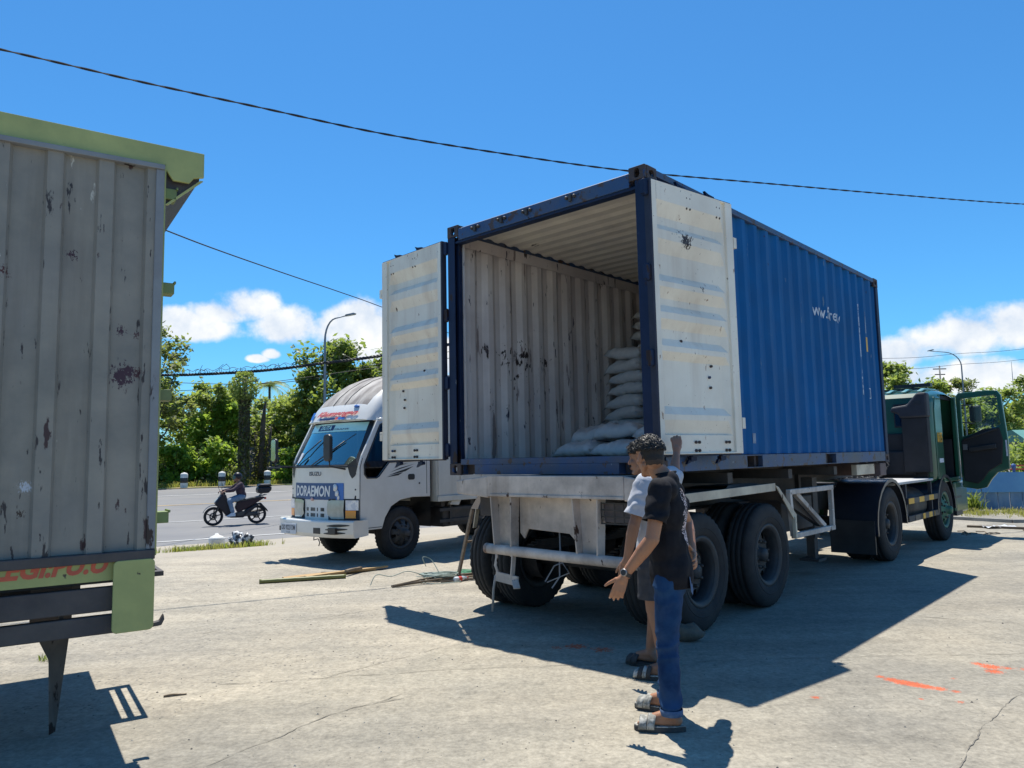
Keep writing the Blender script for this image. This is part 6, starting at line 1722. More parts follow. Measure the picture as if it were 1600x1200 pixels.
M['lime'] = mat('lime_paint', (0.44, 0.46, 0.165), (0.36, 0.385, 0.14), nscale=2.5, rough=.45, dirt=((.2, .23, .09), 3, .5), chips=[((.06, .05, .03), 9, .71, (1, .4, 1))], bump=.05)
M['lime_dk'] = mat('lime_paint_dusty', (0.20, 0.27, 0.09), (0.15, 0.2, 0.075), nscale=3, rough=.6, dirt=((.12, .11, .07), 3, .6))
M['red_script'] = mat('red_script', (.62, .12, .06), (.5, .1, .06), nscale=10, rough=.5)
M['bumper_steel'] = mat('rear_steel', (0.07, 0.062, 0.066), (0.045, 0.04, 0.042), nscale=3, rough=.6, bump=.1, dirt=((.15, .125, .1), 3, .5))
GT = thing('steel_body_truck', 'weathered truck body with lime green frame and grey ribbed wall at the left edge', 'truck', (GK.x, GK.y, 0), math.atan2(GR.y, GR.x))
ZB, ZT = 1.035, 3.245


def gridwall(x):      # ribs stand proud (towards -y)
    p = .247; t = ((-x - .015) % p) / p
    if t < .30: return -.028
    if t < .36: return -.028 * (1 - (t - .30) / .06)
    if t < .94: return 0.0
    return -.028 * (t - .94) / .06


xs = []; x = 0.0
while x > -4.0:
    for d in (.0, .015):
        pass
    x -= .247
br = [0.0]
k = 0
while -.247 * k > -3.7:
    for t in (0, .30, .36, .94):
        v = -.015 - .247 * (k + t)
        if v < 0: br.append(v)
    k += 1
br = sorted(set(br))
mb = MB(); vs = []
zs = [ZB, 1.6, 2.2, 2.8, ZT]
for xx in br:
    for z in zs: vs.append((xx, gridwall(xx) - .006, z))
n = len(zs); mb.add(vs, [(i * n + j, i * n + n + j, i * n + n + 1 + j, i * n + 1 + j) for i in range(len(br) - 1) for j in range(n - 1)])
mb.build('ribbed_wall', M['grey_wallp'], GT, fix=False)
mb = MB(); mb.box(-3.7, .0, -.055, .02, ZT, ZT + .03); mb.box(-.045, .0, -.045, .02, ZB + .02, ZT); mb.build('wall_trim', mat('wall_trim_grey', (.26, .28, .29), (.2, .2, .21), nscale=3, rough=.5, chips=[(DKRUST, 10, .645, (1, 1, .35))]), GT, .004)
mb = MB(); mb.box(-3.7, .0, -.06, .02, ZB - .035, ZB + .018); mb.build('wall_foot', M['bumper_steel'], GT, .005)
# body behind the wall
mb = MB(); mb.box(-3.7, -.004, .025, 2.2, ZB - .02, ZT); mb.build('body', M['lime_dk'], GT)
mb = MB(); mb.box(.0, .012, -.02, .05, ZB - .02, ZT + .05); mb.build('corner_strip', M['lime'], GT, .003)
for z in (1.22, 1.92, 2.55, 3.12):
    mb = MB(); mb.box(.006, .075, .0, .1, z - .03, z + .035); mb.box(.07, .082, -.012, .11, z + .028, z + .045); mb.build('side_hinge', M['lime_dk'], GT, .004)
# roof frame: deep lime header with a rolled lower lip
mb = MB()
mb.prism([(-3.9, 3.272), (.0, 3.272), (.05, 3.20), (.14, 3.20), (.165, 3.235), (.20, 3.245), (.222, 3.25), (.222, 3.40), (-3.9, 3.46)], 'y', -.02, .0)
mb.build('header_board', M['lime'], GT, .004)
mb = MB(); mb.prism([(-3.9, 3.30), (.215, 3.30), (.215, 3.40), (-3.9, 3.455)], 'y', .002, 2.3); mb.build('roof', M['lime_dk'], GT)
mb = MB(); mb.prism([(.205, 3.235), (.222, 3.235), (.03, 3.055), (.015, 3.055)], 'y', .0, .02); mb.build('eave_lip', M['lime'], GT)
mb = MB(); mb.prism([(.203, 3.27), (.203, 3.24), (.015, 3.06), (.015, 3.27)], 'y', .022, 2.25); mb.build('eave_shade_plate', M['bumper_steel'], GT)  # dark fill plate, the shade under the eave put into its colour
# green sill with red lettering (its upper half is hidden behind the wall foot) and the green corner plate
mb = MB(); mb.box(-3.7, -.17, -.012, .01, .90, ZB - .036); mb.build('sill_board', M['lime'], GT)
me = fit_text(text_mesh('ALEGI:PU.U', .1, M['red_script'], 'sill_lettering', 0, .3, .004), .64, .105); place('sill_lettering', me, GT, 0, (-.53, -.0145, .995), (PI / 2, 0, 0))
mb = MB(); mb.prism(rounded(-.205, .0, .62, ZB - .03, .025), 'y', -.065, -.045); mb.build('corner_plate', M['lime'], GT, .004)
mb = MB(); mb.prism([(-.02, .645), (.035, .655), (.055, .69), (.06, .66), (.045, .63), (-.02, .625)], 'y', -.04, .0); mb.build('hook', M['bumper_steel'], GT, .004)
# dark rails under the sill
mb = MB(); mb.bar((-3.7, .05, .80), (-.19, .02, .80), .05, .13); mb.build('lower_rail', M['bumper_steel'], GT, .006)
mb = MB(); mb.bar((-3.7, .30, .62), (-.06, .0, .668), .05, .10); mb.build('bumper_rail', M['bumper_steel'], GT, .006)
mb = MB(); mb.box(-1.05, -1.0, .2, .24, .6, .8); mb.box(-.44, -.42, .1, .14, .66, .76); mb.build('rail_bracket', M['bumper_steel'], GT)
mb = MB(); mb.tube([(-.4, .3, .755), (-.34, .28, .735), (-.28, .28, .75), (-.24, .26, .735), (-.21, .25, .745)], .012, 6); mb.build('hanging_cable', M['black'], GT)
mb = MB(); mb.box(-3.6, -.1, .12, 2.1, .87, ZB - .021); mb.build('bed_frame', M['bumper_steel'], GT)
mb = MB(); [mb.box(-3.6, -.3, y - .04, y + .04, .62, .86) for y in (.75, 1.5)]; mb.build('chassis_rail', M['steel_dark'], GT)
# twisted steel leg under the bed
mb = MB()
a = [(-.735, .42, .86), (-.60, .36, .86), (-.585, .40, .62), (-.66, .44, .05), (-.70, .46, .02), (-.69, .50, .40), (-.735, .52, .62)]
mb.add([(-.80, .44, .88), (-.60, .34, .88), (-.60, .34, .66), (-.655, .42, .03), (-.685, .44, .01), (-.70, .46, .42), (-.80, .48, .64), (-.63, .58, .88), (-.63, .56, .66), (-.66, .5, .03)],
       [(0, 1, 2, 6), (6, 2, 3, 5), (5, 3, 4), (1, 7, 8, 2), (2, 8, 9, 3), (0, 7, 1)], T=Matrix.Translation((.235, 0, 0)))
mb.build('prop_leg', mat('leg_steel', (.12, .10, .09), (.2, .16, .13), nscale=4, rough=.6, metal=.2, chips=[(DKRUST, 7, .6, (1, 1, .4))]), GT, fix=False)
# rack with two openings on the end of the body, seen only by its shadow
mb = MB()
for x0, x1, y0, y1 in ((.0, .17, .72, .79), (.0, .17, 1.49, 1.56), (.0, .035, .79, 1.49), (.07, .105, .79, 1.49), (.145, .17, .79, 1.49)): mb.box(x0 + .002 - (.16 if x0 == 0 else 0), x1 + .002, y0, y1, .80, .83)
mb.build('end_rack', M['bumper_steel'], GT)
for s in (.45, 1.75):
    wheel(GT, (-2.6, s, .41), -1 if s < 1 else 1, .41, .22, .24, 'rim_silver', .06)
mb = MB(); mb.tube([(-2.6, .4, .41), (-2.6, 1.8, .41)], .06, 10); mb.build('axle', M['steel_dark'], GT)
# ------------------------------------------------------------------ the people
def skin_mat(name, c):
    m = mat(name, c, tuple(v * .82 for v in c), nscale=9, rough=.5, bump=.06, bscale=90, spec=.45)
    b = m.node_tree.nodes['Principled BSDF']
    b.inputs['Subsurface Weight'].default_value = .12; b.inputs['Subsurface Radius'].default_value = (.012, .005, .003); b.inputs['Subsurface Scale'].default_value = .5
    return m


M['skin'] = skin_mat('skin_brown', (0.40, 0.19, 0.105))
M['skin2'] = skin_mat('skin_deep_brown', (0.30, 0.15, 0.092))
M['hair'] = mat('black_hair', (0.008, 0.007, 0.007), (0.016, 0.014, 0.013), nscale=40, rough=.48, spec=.5)
M['fade'] = mat('cropped_hair', (0.011, 0.009, 0.008), (0.024, 0.017, 0.014), nscale=160, rough=.7, bump=.3, bscale=300)
M['stubble'] = mat('stubble', (0.06, 0.036, 0.027), (0.032, 0.021, 0.017), nscale=160, rough=.7)
M['lip'] = mat('lip', (.27, .11, .09), rough=.45)
M['eye'] = mat('eye_white', (.6, .58, .55), rough=.2)
M['nail'] = mat('finger_nail', (.55, .36, .29), rough=.35)


def xform(mb, T):
    mb.v = [T @ p for p in mb.v]; return mb


def merge(dst, src):
    o = len(dst.v); dst.v += src.v; dst.f += [[i + o for i in f] for f in src.f]; dst.m += src.m; dst.sm += src.sm


def hand(mb, wrist, d, n, t, curl, spread=1.0, thumb=(0.62, 0.72, -0.2), s=1.0, nails=None):
    """d wrist to knuckles, n back of the hand, t thumb side; curl per finger (radians per joint)"""
    wrist = Vector(wrist); d, n, t = Vector(d).normalized(), Vector(n).normalized(), Vector(t).normalized()
    off = (.029, .0095, -.010, -.0275); ln = (.070, .079, .073, .057); kd = (.090, .094, .089, .081); fan = (.13, .03, -.06, -.16)
    mb.caps(wrist - d * .02, wrist + d * .02, .026 * s, .027 * s)
    for i in range(4):
        k = wrist + (d * kd[i] + t * off[i]) * s - n * .002
        mb.caps(wrist + d * .012 * s + t * off[i] * .55 * s, k, .0155 * s, .0125 * s, 10)
        if i < 3:
            k2 = wrist + (d * kd[i + 1] + t * off[i + 1]) * s
            mb.caps((wrist + k) / 2, (wrist + k2) / 2, .0135 * s, .0135 * s, 8)
        p = k; a = curl[i] * .6
        dd0 = (d + t * fan[i] * spread).normalized()
        for j, (fr, r0, r1) in enumerate(((.45, .0108, .0095), (.30, .0095, .0086), (.25, .0086, .0070))):
            dd = dd0 * math.cos(a) - n * math.sin(a)
            q = p + dd * ln[i] * fr * s
            mb.caps(p, q, r0 * s, r1 * s, 10)
            p = q; a += curl[i]
            if j == 2 and nails is not None: nails.append((q, dd, (n * math.cos(a - curl[i]) + dd0 * math.sin(a - curl[i]))))
    # thumb: leaves the side of the palm near its base
    p = wrist + (d * .026 + t * .022) * s - n * .006
    td = (d * thumb[0] + t * thumb[1] + n * thumb[2]).normalized()
    mb.caps(wrist + d * .015 * s, p + td * .02 * s, .018 * s, .016 * s, 10)
    for j, (l, r0, r1) in enumerate(((.042, .0145, .0118), (.034, .0118, .0105), (.027, .0105, .0078))):
        q = p + td * l * s; mb.caps(p, q, r0 * s, r1 * s, 10); p = q
        td = (td * .93 + d * .20 - n * .05).normalized()
    if nails is not None: nails.append((p, td, (n + t * .5).normalized()))


def head_mb():
    h = MB()
    h.ell((-.014, 0, .036), (.098, .076, .086)); h.ell((.028, 0, -.03), (.062, .058, .084)); h.ell((-.045, 0, -.01), (.062, .066, .07))
    for s in (-1, 1):
        h.caps((-.008, s * .052, -.05), (.055, s * .02, -.098), .021, .018); h.ell((.058, s * .036, -.022), (.028, .026, .024))
        h.ell((-.008, s * .079, -.004), (.019, .0085, .031), (0, rad(-12), s * rad(14))); h.ell((-.004, s * .081, -.026), (.010, .007, .012))
        h.caps((.080, s * .018, .024), (.074, s * .044, .022), .0105, .008)
        h.ell((.073, s * .031, .006), (.0125, .0145, .011)); h.ell((.100, s * .0105, -.031), (.0095, .0075, .008))
    h.ell((.073, 0, -.098), (.021, .024, .018)); h.caps((.088, 0, .014), (.109, 0, -.026), .0085, .0125); h.ell((.105, 0, -.028), (.013, .012, .010))
    h.ell((.087, 0, -.058), (.014, .026, .0065)); h.ell((.085, 0, -.069), (.014, .023, .0075)); h.ell((.07, 0, .05), (.03, .055, .035))
    return h


def displace(me, fn):
    me.update()
    nrm = [v.normal.copy() for v in me.vertices]
    for v, n in zip(me.vertices, nrm): v.co = v.co + n * fn(v.co, n)
    me.update()


def solid(o, th, off=-1):
    k = o.modifiers.new('thickness', 'SOLIDIFY'); k.thickness = th; k.offset = off


def hair_curls(name, m, parent, T, n, seed, zmin, r=.0042, frontal=.02, amp=1.0):
    """short tight curls rooted on the top of the skull"""
    rr = random.Random(seed); mb = MB()
    while n > 0:
        v = Vector((rr.gauss(0, 1), rr.gauss(0, 1), rr.gauss(0, 1))).normalized()
        p = Vector((-.014 + v.x * .099, v.y * .078, .036 + v.z * .088))
        if p.z < zmin - .1 * max(0, -p.x) + (.035 if p.x > .05 else 0): continue
        n -= 1
        a = v.cross(Vector((rr.gauss(0, 1), rr.gauss(0, 1), rr.gauss(0, 1)))).normalized(); b = v.cross(a)
        R = rr.uniform(.005, .010) * amp; tw = rr.uniform(3.5, 6.5); L_ = rr.uniform(.012, .026) * amp
        lean = Vector((frontal, 0, 0))
        pts = [p + v * (L_ * q) + lean * q * q + (a * math.cos(tw * q) + b * math.sin(tw * q)) * R * min(1, q * 2) for q in (0, .2, .4, .6, .8, 1)]
        mb.tube([T @ q for q in pts], [r, r, r, r * .9, r * .7, r * .3], 5, 0, False)
    return mb.build(name, m, parent, fix=False)


def barber(me, T, front=.045):
    """give the cropped sides and nape of the body mesh their own short-hair material"""
    Ti = T.inverted()
    for p in me.polygons:
        c = Ti @ p.center
        if c.z < -.09 or c.length > .2: continue
        e = .006 * mnoise.noise(c * 60)
        line = .036 if c.x > -.012 else (-.012 if c.x > -.03 else -.052 - .25 * (c.x + .03) * 0)      # over the ear, behind it, nape
        if c.x < front + e and c.z > line + e and not (abs(c.y) > .0795 and c.z < .03): p.material_index = 1 if c.z > line + .028 + e else 2


def slipper(parent, name, m, ms, foot, ang, ln=.285, straps=2, lift=0.0, pitch=0.0):
    """slide sandal: sole, foot bed and bands over the instep; origin under the ankle"""
    T = Matrix.Translation(Vector(foot)) @ Matrix.Rotation(ang, 4, 'Z') @ Matrix.Rotation(pitch, 4, 'Y')
    out = []
    for i in range(32):
        a = 2 * PI * i / 32; x = .065 + ln / 2 * math.cos(a); w = .040 + .011 * math.cos(a - .3)
        out.append((x, w * math.sin(a) * (1 + .18 * max(0, math.cos(a))) + .004 * math.cos(a)))
    mb = MB(); mb.prism(out, 'z', .0, .026, 0, T); mb.prism([(x * .985 + .001, y * .95) for x, y in out], 'z', .0262, .033, 1, T)
    o = mb.build(name, [m, ms], parent, .004)
    for k in range(straps):
        x0 = .095 + .046 * k if straps == 2 else .085 + .03 * k
        wd = .042 if straps == 2 else .026
        mb = MB()
        hh = .088 - .012 * k if straps == 2 else .092 - .0085 * k
        mb.grid(lambda a, b: tuple(T @ Vector((x0 - .012 * math.sin(PI * a) + wd * b, .052 * math.cos(PI * a), .018 + (hh - .022) * math.sin(PI * a) ** .62))), 16, 3)
        so_ = mb.build('strap', ms if (k % 2 or straps == 2) else m, o, fix=False); solid(so_, .005, 1)
    return o


def foot(mb, ankle, ang, T0=0.033, ln=.245, pitch=0.0):
    """bare foot standing on a sole of height T0"""
    T = Matrix.Translation(Vector((ankle[0], ankle[1], 0))) @ Matrix.Rotation(ang, 4, 'Z') @ Matrix.Translation((0, 0, ankle[2] - .085 - 0)) @ Matrix.Rotation(pitch, 4, 'Y')
    P = lambda x, y, z: T @ Vector((x, y, z + T0))
    mb.caps(P(-.035, 0, .027), P(.0, 0, .06), .030, .034); mb.caps(P(.0, 0, .055), P(.10, .0, .030), .036, .026); mb.caps(P(.0, 0, .022), P(.12, .01, .018), .028, .022); mb.caps(P(-.03, 0, .02), P(.11, -.018, .016), .024, .018)
    for i in range(5):
        y = .030 - .0155 * i; x = .135 - .006 * i * i * .35; r = .0125 if i == 0 else .0092
        mb.caps(P(.10 - .004 * i, y * .9, .017), P(x + .036 - (.0 if i < 2 else .004 * i), y * 1.08, .011), r * 1.15, r, 8)
    mb.caps(P(0, 0, .075), Vector(ankle) + Vector((0, 0, .06)), .034, .033)


# ---- the man in the black T-shirt
def rz_of(az): return math.atan2(math.cos(az), math.sin(az))


m1 = thing('person', 'man in a black printed T-shirt and blue jeans standing with one hand held out', 'person', (.885, 4.45, 0), rz_of(rad(-74)))
HT = Matrix.Translation((.075, -.005, 1.508)) @ Matrix.Rotation(rad(-50), 4, 'Z') @ Matrix.Rotation(rad(6), 4, 'Y') @ Matrix.Diagonal((.95, .94, .97, 1))
nails = []
B = MB(); merge(B, xform(head_mb(), HT))
B.caps((.045, 0, 1.45), (-.015, 0, 1.36), .054, .062); B.caps((-.02, .05, 1.35), (-.02, -.05, 1.35), .05, .05)
# torso and hips under the clothes
B.ell((-.01, 0, 1.19), (.088, .13, .2)); B.ell((-.01, 0, .95), (.085, .125, .2)); B.caps((-.02, .12, 1.33), (-.02, -.12, 1.33), .055, .055)
# left arm held out, right arm akimbo
sL, eL, wL = Vector((.005, .178, 1.325)), Vector((.055, .245, 1.055)), Vector((.215, .215, .855))
sR, eR, wR = Vector((-.02, -.178, 1.325)), Vector((-.10, -.40, 1.09)), Vector((-.135, -.235, .935))
for s_, e_, w_ in ((sL, eL, wL), (sR, eR, wR)):
    B.caps(s_, e_, .05, .039); B.caps(e_, e_.lerp(w_, .35), .041, .0415); B.caps(e_.lerp(w_, .3), w_, .041, .0265)
hd = Vector((.42, -.02, -.9)).normalized(); hn = Vector((.12, .98, .05)); hn = (hn - hd * hn.dot(hd)).normalized(); ht = hn.cross(hd); ht = ht if ht.x > 0 else -ht
hand(B, wL + hd * .015, hd, hn, ht, (.25, .38, .44, .5), .6, (.7, .7, -.15), .98, nails)
hand(B, wR + Vector((.0, .015, -.01)), (-.25, .85, -.35), (-.9, -.2, .2), (.1, .3, .95), (.35, .4, .45, .5), 1.0, (.5, .8, -.2), 1.0)
# shins and feet
aL, aR = Vector((-.0, .155, .085)), Vector((.045, -.155, .085))
for a_ in (aL, aR): B.caps((a_.x - .004, a_.y * .98, .28), (a_.x, a_.y, .12), .033, .033)
foot(B, (aL.x, aL.y, .085), rad(4)); foot(B, (aR.x, aR.y, .085), rad(-14))
me = remeshed(B, 'body', [M['skin'], M['fade'], M['stubble']], .0046, 4, .5); barber(me, HT)
place('body', me, m1)
mb = MB()
for q, dd, nn in nails:
    dd = dd.normalized(); nn = (nn - dd * nn.dot(dd)).normalized(); sd_ = dd.cross(nn)
    c = q + dd * .0005 + nn * .0062
    mb.add([c - sd_ * .0048 - dd * .008, c + sd_ * .0048 - dd * .008, c + sd_ * .0042 + dd * .0045 - nn * .002, c - sd_ * .0042 + dd * .0045 - nn * .002], [(0, 1, 2, 3)])
mb.build('finger_nails', M['nail'], m1, fix=False)
hair_curls('hair', M['hair'], m1, HT, 1500, 5, .046, r=.0034, amp=.9)
mb = MB(); [mb.caps((.084, s * .018, .030), (.078, s * .045, .030), .005, .003, 8) for s in (-1, 1)]; [mb.ell((.0835, s * .031, .006), (.005, .008, .0045), None, 10) for s in (-1, 1)]; xform(mb, HT).build('eyebrows', M['hair'], m1)
mb = MB(); mb.ell((.0985, 0, -.060), (.005, .021, .0045), None, 12); mb.ell((.0965, 0, -.068), (.005, .019, .005), None, 12); xform(mb, HT).build('lips', M['lip'], m1)


def shirt(parent, m, tors, sl, neck, hem, sleeve, amp, seed, vox=.008):
    S = MB()
    for kind, a, b, c in tors:
        if kind == 'e': S.ell(a, b, c)
        else: S.caps(a, b, *c)

    def fold(p, n):
        z = p.z
        k = mnoise.noise(Vector((p.x * 7 + seed, p.y * 7 + p.z * 3, p.z * 6))) * .7
        low = max(0, (1.25 - z)) * 1.0
        vert = mnoise.noise(Vector((p.x * 11 + seed, p.y * 10, z * 3.0))) * low
        diag = math.sin(38 * (z * .8 + p.x * .55 + .25 * math.sin(p.y * 9)) + 3 * k) * max(0, .5 - abs(z - 1.02)) * .8
        return amp * (k + vert + diag)

    def sfold(p, n):
        return amp * (.9 * mnoise.noise(Vector((p.x * 20, p.y * 12 + seed, p.z * 20))) + .5 * math.sin(60 * p.z + 30 * p.x + 4 * mnoise.noise(p * 9)))
    for (s_, e_), r_sl in sl:
        s_, e_ = Vector(s_), Vector(e_); d = (e_ - s_).normalized(); S.caps(s_, s_ + d * .03, r_sl[0] * .97, r_sl[0] * .95)
    me = remeshed(S, 'shirt', [m], vox, 6, .6)
    cut_mesh(me, [((0, 0, hem), (0, 0, -1)), neck])
    displace(me, fold)
    o = place('shirt', me, parent); solid(o, .0035, -1)
    for p in me.polygons: p.use_smooth = True
    for (s_, e_), r_sl in sl:
        s_, e_ = Vector(s_), Vector(e_); d = (e_ - s_).normalized()
        S = MB(); S.caps(s_, s_ + d * (sleeve + .06), r_sl[0], r_sl[1], 24)
        me = remeshed(S, 'sleeve', [m], vox * .8, 2, .5); cut_mesh(me, [(s_ + d * sleeve, d)]); displace(me, sfold)
        so = place('sleeve', me, o); solid(so, .0035, -1)
        for p in me.polygons: p.use_smooth = True
    return o


M['tee_black'] = mat('black_cotton', (0.007, 0.007, 0.010), (0.012, 0.012, 0.016), nscale=30, rough=.85, bump=.12, bscale=420, spec=.25)


def add_print(m):
    """white filigree print on the back, in the fabric"""
    nt = m.node_tree; N, L = nt.nodes, nt.links
    bs = N['Principled BSDF']; src = bs.inputs['Base Color'].links[0].from_socket
    tc = N.new('ShaderNodeTexCoord'); sep = N.new('ShaderNodeSeparateXYZ'); L.new(tc.outputs['Object'], sep.inputs[0])

    def mth(op, a, b):
        k = N.new('ShaderNodeMath'); k.operation = op
        for i, v in enumerate((a, b)):
            if isinstance(v, (int, float)): k.inputs[i].default_value = v
            else: L.new(v, k.inputs[i])
        return k.outputs[0]
    dz = mth('DIVIDE', mth('SUBTRACT', sep.outputs[2], 1.165), .19); dy = mth('DIVIDE', mth('SUBTRACT', sep.outputs[1], .0), .082)
    wid = mth('ADD', mth('MULTIPLY', dy, dy), mth('MULTIPLY', dz, dz))
    nz = N.new('ShaderNodeTexNoise'); nz.inputs['Scale'].default_value = 55; nz.inputs['Detail'].default_value = 4; nz.inputs['Distortion'].default_value = 1.6; L.new(tc.outputs['Object'], nz.inputs['Vector'])
    nb = N.new('ShaderNodeTexNoise'); nb.inputs['Scale'].default_value = 16; nb.inputs['Detail'].default_value = 3; L.new(tc.outputs['Object'], nb.inputs['Vector'])
    edge = mth('LESS_THAN', mth('ADD', wid, mth('MULTIPLY', mth('SUBTRACT', nb.outputs[0], .5), 1.6)), .9)
    ink = mth('GREATER_THAN', mth('ADD', nz.outputs[0], mth('MULTIPLY', dz, -.06)), .5)
    back = mth('LESS_THAN', sep.outputs[0], -.05)
    f_ = mth('MULTIPLY', mth('MULTIPLY', edge, ink), back)
    k = N.new('ShaderNodeMix'); k.data_type = 'RGBA'; L.new(f_, k.inputs['Factor']); L.new(src, k.inputs['A']); k.inputs['B'].default_value = (.62, .52, .52, 1)
    L.new(k.outputs['Result'], bs.inputs['Base Color'])


add_print(M['tee_black'])
shirt(m1, M['tee_black'], [('e', (-.015, 0, 1.19), (.118, .168, .20), None), ('e', (-.01, 0, 1.0), (.115, .158, .24), None), ('e', (-.022, 0, .83), (.130, .172, .2), None),
                           ('c', (-.02, .135, 1.325), (-.02, -.135, 1.325), (.070, .070)), ('c', (-.025, .06, 1.37), (-.025, -.06, 1.37), (.066, .066))],
      [((sL, eL), (.067, .070)), ((sR, eR), (.067, .070))], ((-.015, 0, 1.42), (.12, 0, 1), .2), .765, .185, .009, 3.0)
mb = MB(); mb.lathe([(.064 + .007 * math.cos(a), .007 * math.sin(a)) for a in [2 * PI * i / 8 for i in range(8)]], 28, 0, Matrix.Translation((-.008, 0, 1.412)) @ Euler((0, rad(8), 0)).to_matrix().to_4x4() @ Matrix.Diagonal((1.0, 1.08, 1, 1)), True); mb.build('collar', M['tee_black'], m1, fix=False)


def trousers(parent, name, m, hip, legs, hem, waist, amp, seed, vox=.0075, belly=(.106, .155, .13)):
    S = MB(); S.ell((-.012, 0, hip), belly); S.ell((-.045, .068, hip - .05), (.080, .080, .10)); S.ell((-.045, -.068, hip - .05), (.080, .080, .10))
    for pts in legs:
        for (p, r0), (q, r1) in zip(pts, pts[1:]): S.caps(p, q, r0, r1, 18)
    me = remeshed(S, name, [m], vox, 5, .6)
    cut_mesh(me, [((0, 0, hem), (0, 0, -1)), ((0, 0, waist), (0, 0, 1))])

    def fold(p, n):
        z = p.z
        kn = math.exp(-((z - .46) / .12) ** 2) + 1.3 * math.exp(-((z - .14) / .10) ** 2) + .9 * math.exp(-((z - .76) / .08) ** 2)
        w = (1 - 2.2 * abs(math.sin(31 * z + 7 * p.x + 4 * p.y + 3.2 * mnoise.noise(Vector((p.x * 8 + seed, p.y * 8, z * 5))))) ** 1.0) * kn
        return amp * (w * .8 + 1.1 * mnoise.noise(Vector((p.x * 14 + seed, p.y * 14, z * 7))))
    displace(me, fold)
    o = place(name, me, parent); solid(o, .003, -1)
    for p in me.polygons: p.use_smooth = True
    return o


M['denim'] = mat('blue_denim', (0.004, 0.024, 0.075), (0.014, 0.058, 0.145), nscale=4.5, detail=8, rough=.85, bump=.15, bscale=500, dirt=((.045, .09, .19), 7, .45), spec=.2)
M['denim_hem'] = mat('denim_hem', (0.05, 0.10, 0.2), (0.09, 0.15, 0.26), nscale=60, rough=.9)
trousers(m1, 'jeans', M['denim'], .855, [[((-.01, .085, .80), .088), ((.005, .112, .47), .066), ((-.005, .15, .10), .059)], [((-.01, -.085, .80), .088), ((.02, -.12, .47), .067), ((.035, -.152, .10), .059)]], .088, .93, .0065, 2.0)
for a_ in (aL, aR):
    mb = MB(); mb.lathe([(.0605, .086), (.0635, .088), (.0635, .118), (.061, .12)], 28, 0, Matrix.Translation((a_.x - .006, a_.y - .003 * (1 if a_.y > 0 else -1), 0))); mb.build('trouser_hem', M['denim_hem'], m1, fix=False)
mb = MB(); mb.add([(-.136, .035, .83), (-.132, .11, .83), (-.138, .112, .75), (-.145, .072, .725), (-.146, .038, .75)], [(0, 1, 2, 3, 4)]); mb.build('back_pocket', M['denim_hem'], m1, fix=False)
M['sandal'] = mat('grey_sandal', (.17, .165, .15), (.11, .105, .095), nscale=20, rough=.8, dirt=((.28, .26, .22), 14, .6))
M['sandal_dk'] = mat('dark_sandal', (.035, .035, .038), (.06, .058, .055), nscale=20, rough=.8)
M['strap_pale'] = mat('camo_strap', (.42, .41, .37), (.20, .2, .18), nscale=34, contrast=(.45, .55), rough=.75)
slipper(m1, 'sandal', M['sandal_dk'], M['strap_pale'], (aL.x - .005, aL.y, 0), rad(4)); slipper(m1, 'sandal', M['sandal_dk'], M['strap_pale'], (aR.x - .005, aR.y, 0), rad(-14))
# watch
wd = (wL - eL).normalized(); wc_ = wL - wd * .012
mb = MB(); TW = Matrix.Translation(wc_) @ wd.to_track_quat('Z', 'Y').to_matrix().to_4x4(); mb.lathe([(.0285, -.011), (.0315, -.011), (.0315, .011), (.0285, .011)], 24, 0, TW, True, False)
wt = mb.build('wristwatch', M['steel_dark'], m1, fix=False)
fn_ = (Vector((.35, .92, .1)) - wd * Vector((.35, .92, .1)).dot(wd)).normalized()
mb = MB(); TW = Matrix.Translation(wc_ + fn_ * .030) @ fn_.to_track_quat('Z', 'Y').to_matrix().to_4x4(); mb.lathe([(.0001, 0), (.021, 0), (.021, .007), (.0165, .010), (.0001, .0095)], 24, 0, TW); mb.lathe([(.0001, .0102), (.0155, .0104)], 24, 1, TW); mb.build('watch_case', [M['steel'], M['black']], wt, fix=False)

# ---- the man behind him, in a grey-white T-shirt and shorts
m2 = thing('person', 'man in pale grey T-shirt and dark shorts, one raised hand on the container door', 'person', (.99, 5.38, 0), rz_of(rad(-65)))
HT2 = Matrix.Translation((.07, .0, 1.495)) @ Matrix.Rotation(rad(-8), 4, 'Z') @ Matrix.Rotation(rad(4), 4, 'Y') @ Matrix.Diagonal((.95, .94, .97, 1))
B = MB(); merge(B, xform(head_mb(), HT2))
B.caps((.04, 0, 1.43), (-.015, 0, 1.34), .052, .055); B.ell((-.01, 0, 1.19), (.10, .16, .2)); B.ell((-.01, 0, .95), (.095, .14, .2)); B.caps((-.02, .12, 1.33), (-.02, -.12, 1.33), .055, .055)
sL, eL, wL = Vector((.0, .19, 1.32)), Vector((.075, .245, 1.05)), Vector((.135, .235, .825))
sR, eR, wR = Vector((-.02, -.20, 1.34)), Vector((-.05, -.445, 1.345)), Vector((-.045, -.60, 1.535))
for s_, e_, w_ in ((sL, eL, wL), (sR, eR, wR)):
    B.caps(s_, e_, .049, .039); B.caps(e_, e_.lerp(w_, .35), .041, .041); B.caps(e_.lerp(w_, .3), w_, .041, .026)
hand(B, wL + Vector((.005, 0, -.015)), (.25, -.02, -.97), (.15, .98, .05), (.96, -.12, .25), (.25, .35, .4, .45), 1.0, (.8, .5, -.2))
hand(B, wR + Vector((.0, -.004, .012)), (.05, -.32, .94), (-.45, .85, .27), (-.85, -.45, -.1), (.85, .95, 1.0, 1.0), .7, (.75, .35, -.6), 1.08)
aL, aR = Vector((-.055, .125, .085)), Vector((.10, -.15, .095))
kL, kR = Vector((.0, .11, .46)), Vector((.06, -.12, .46))
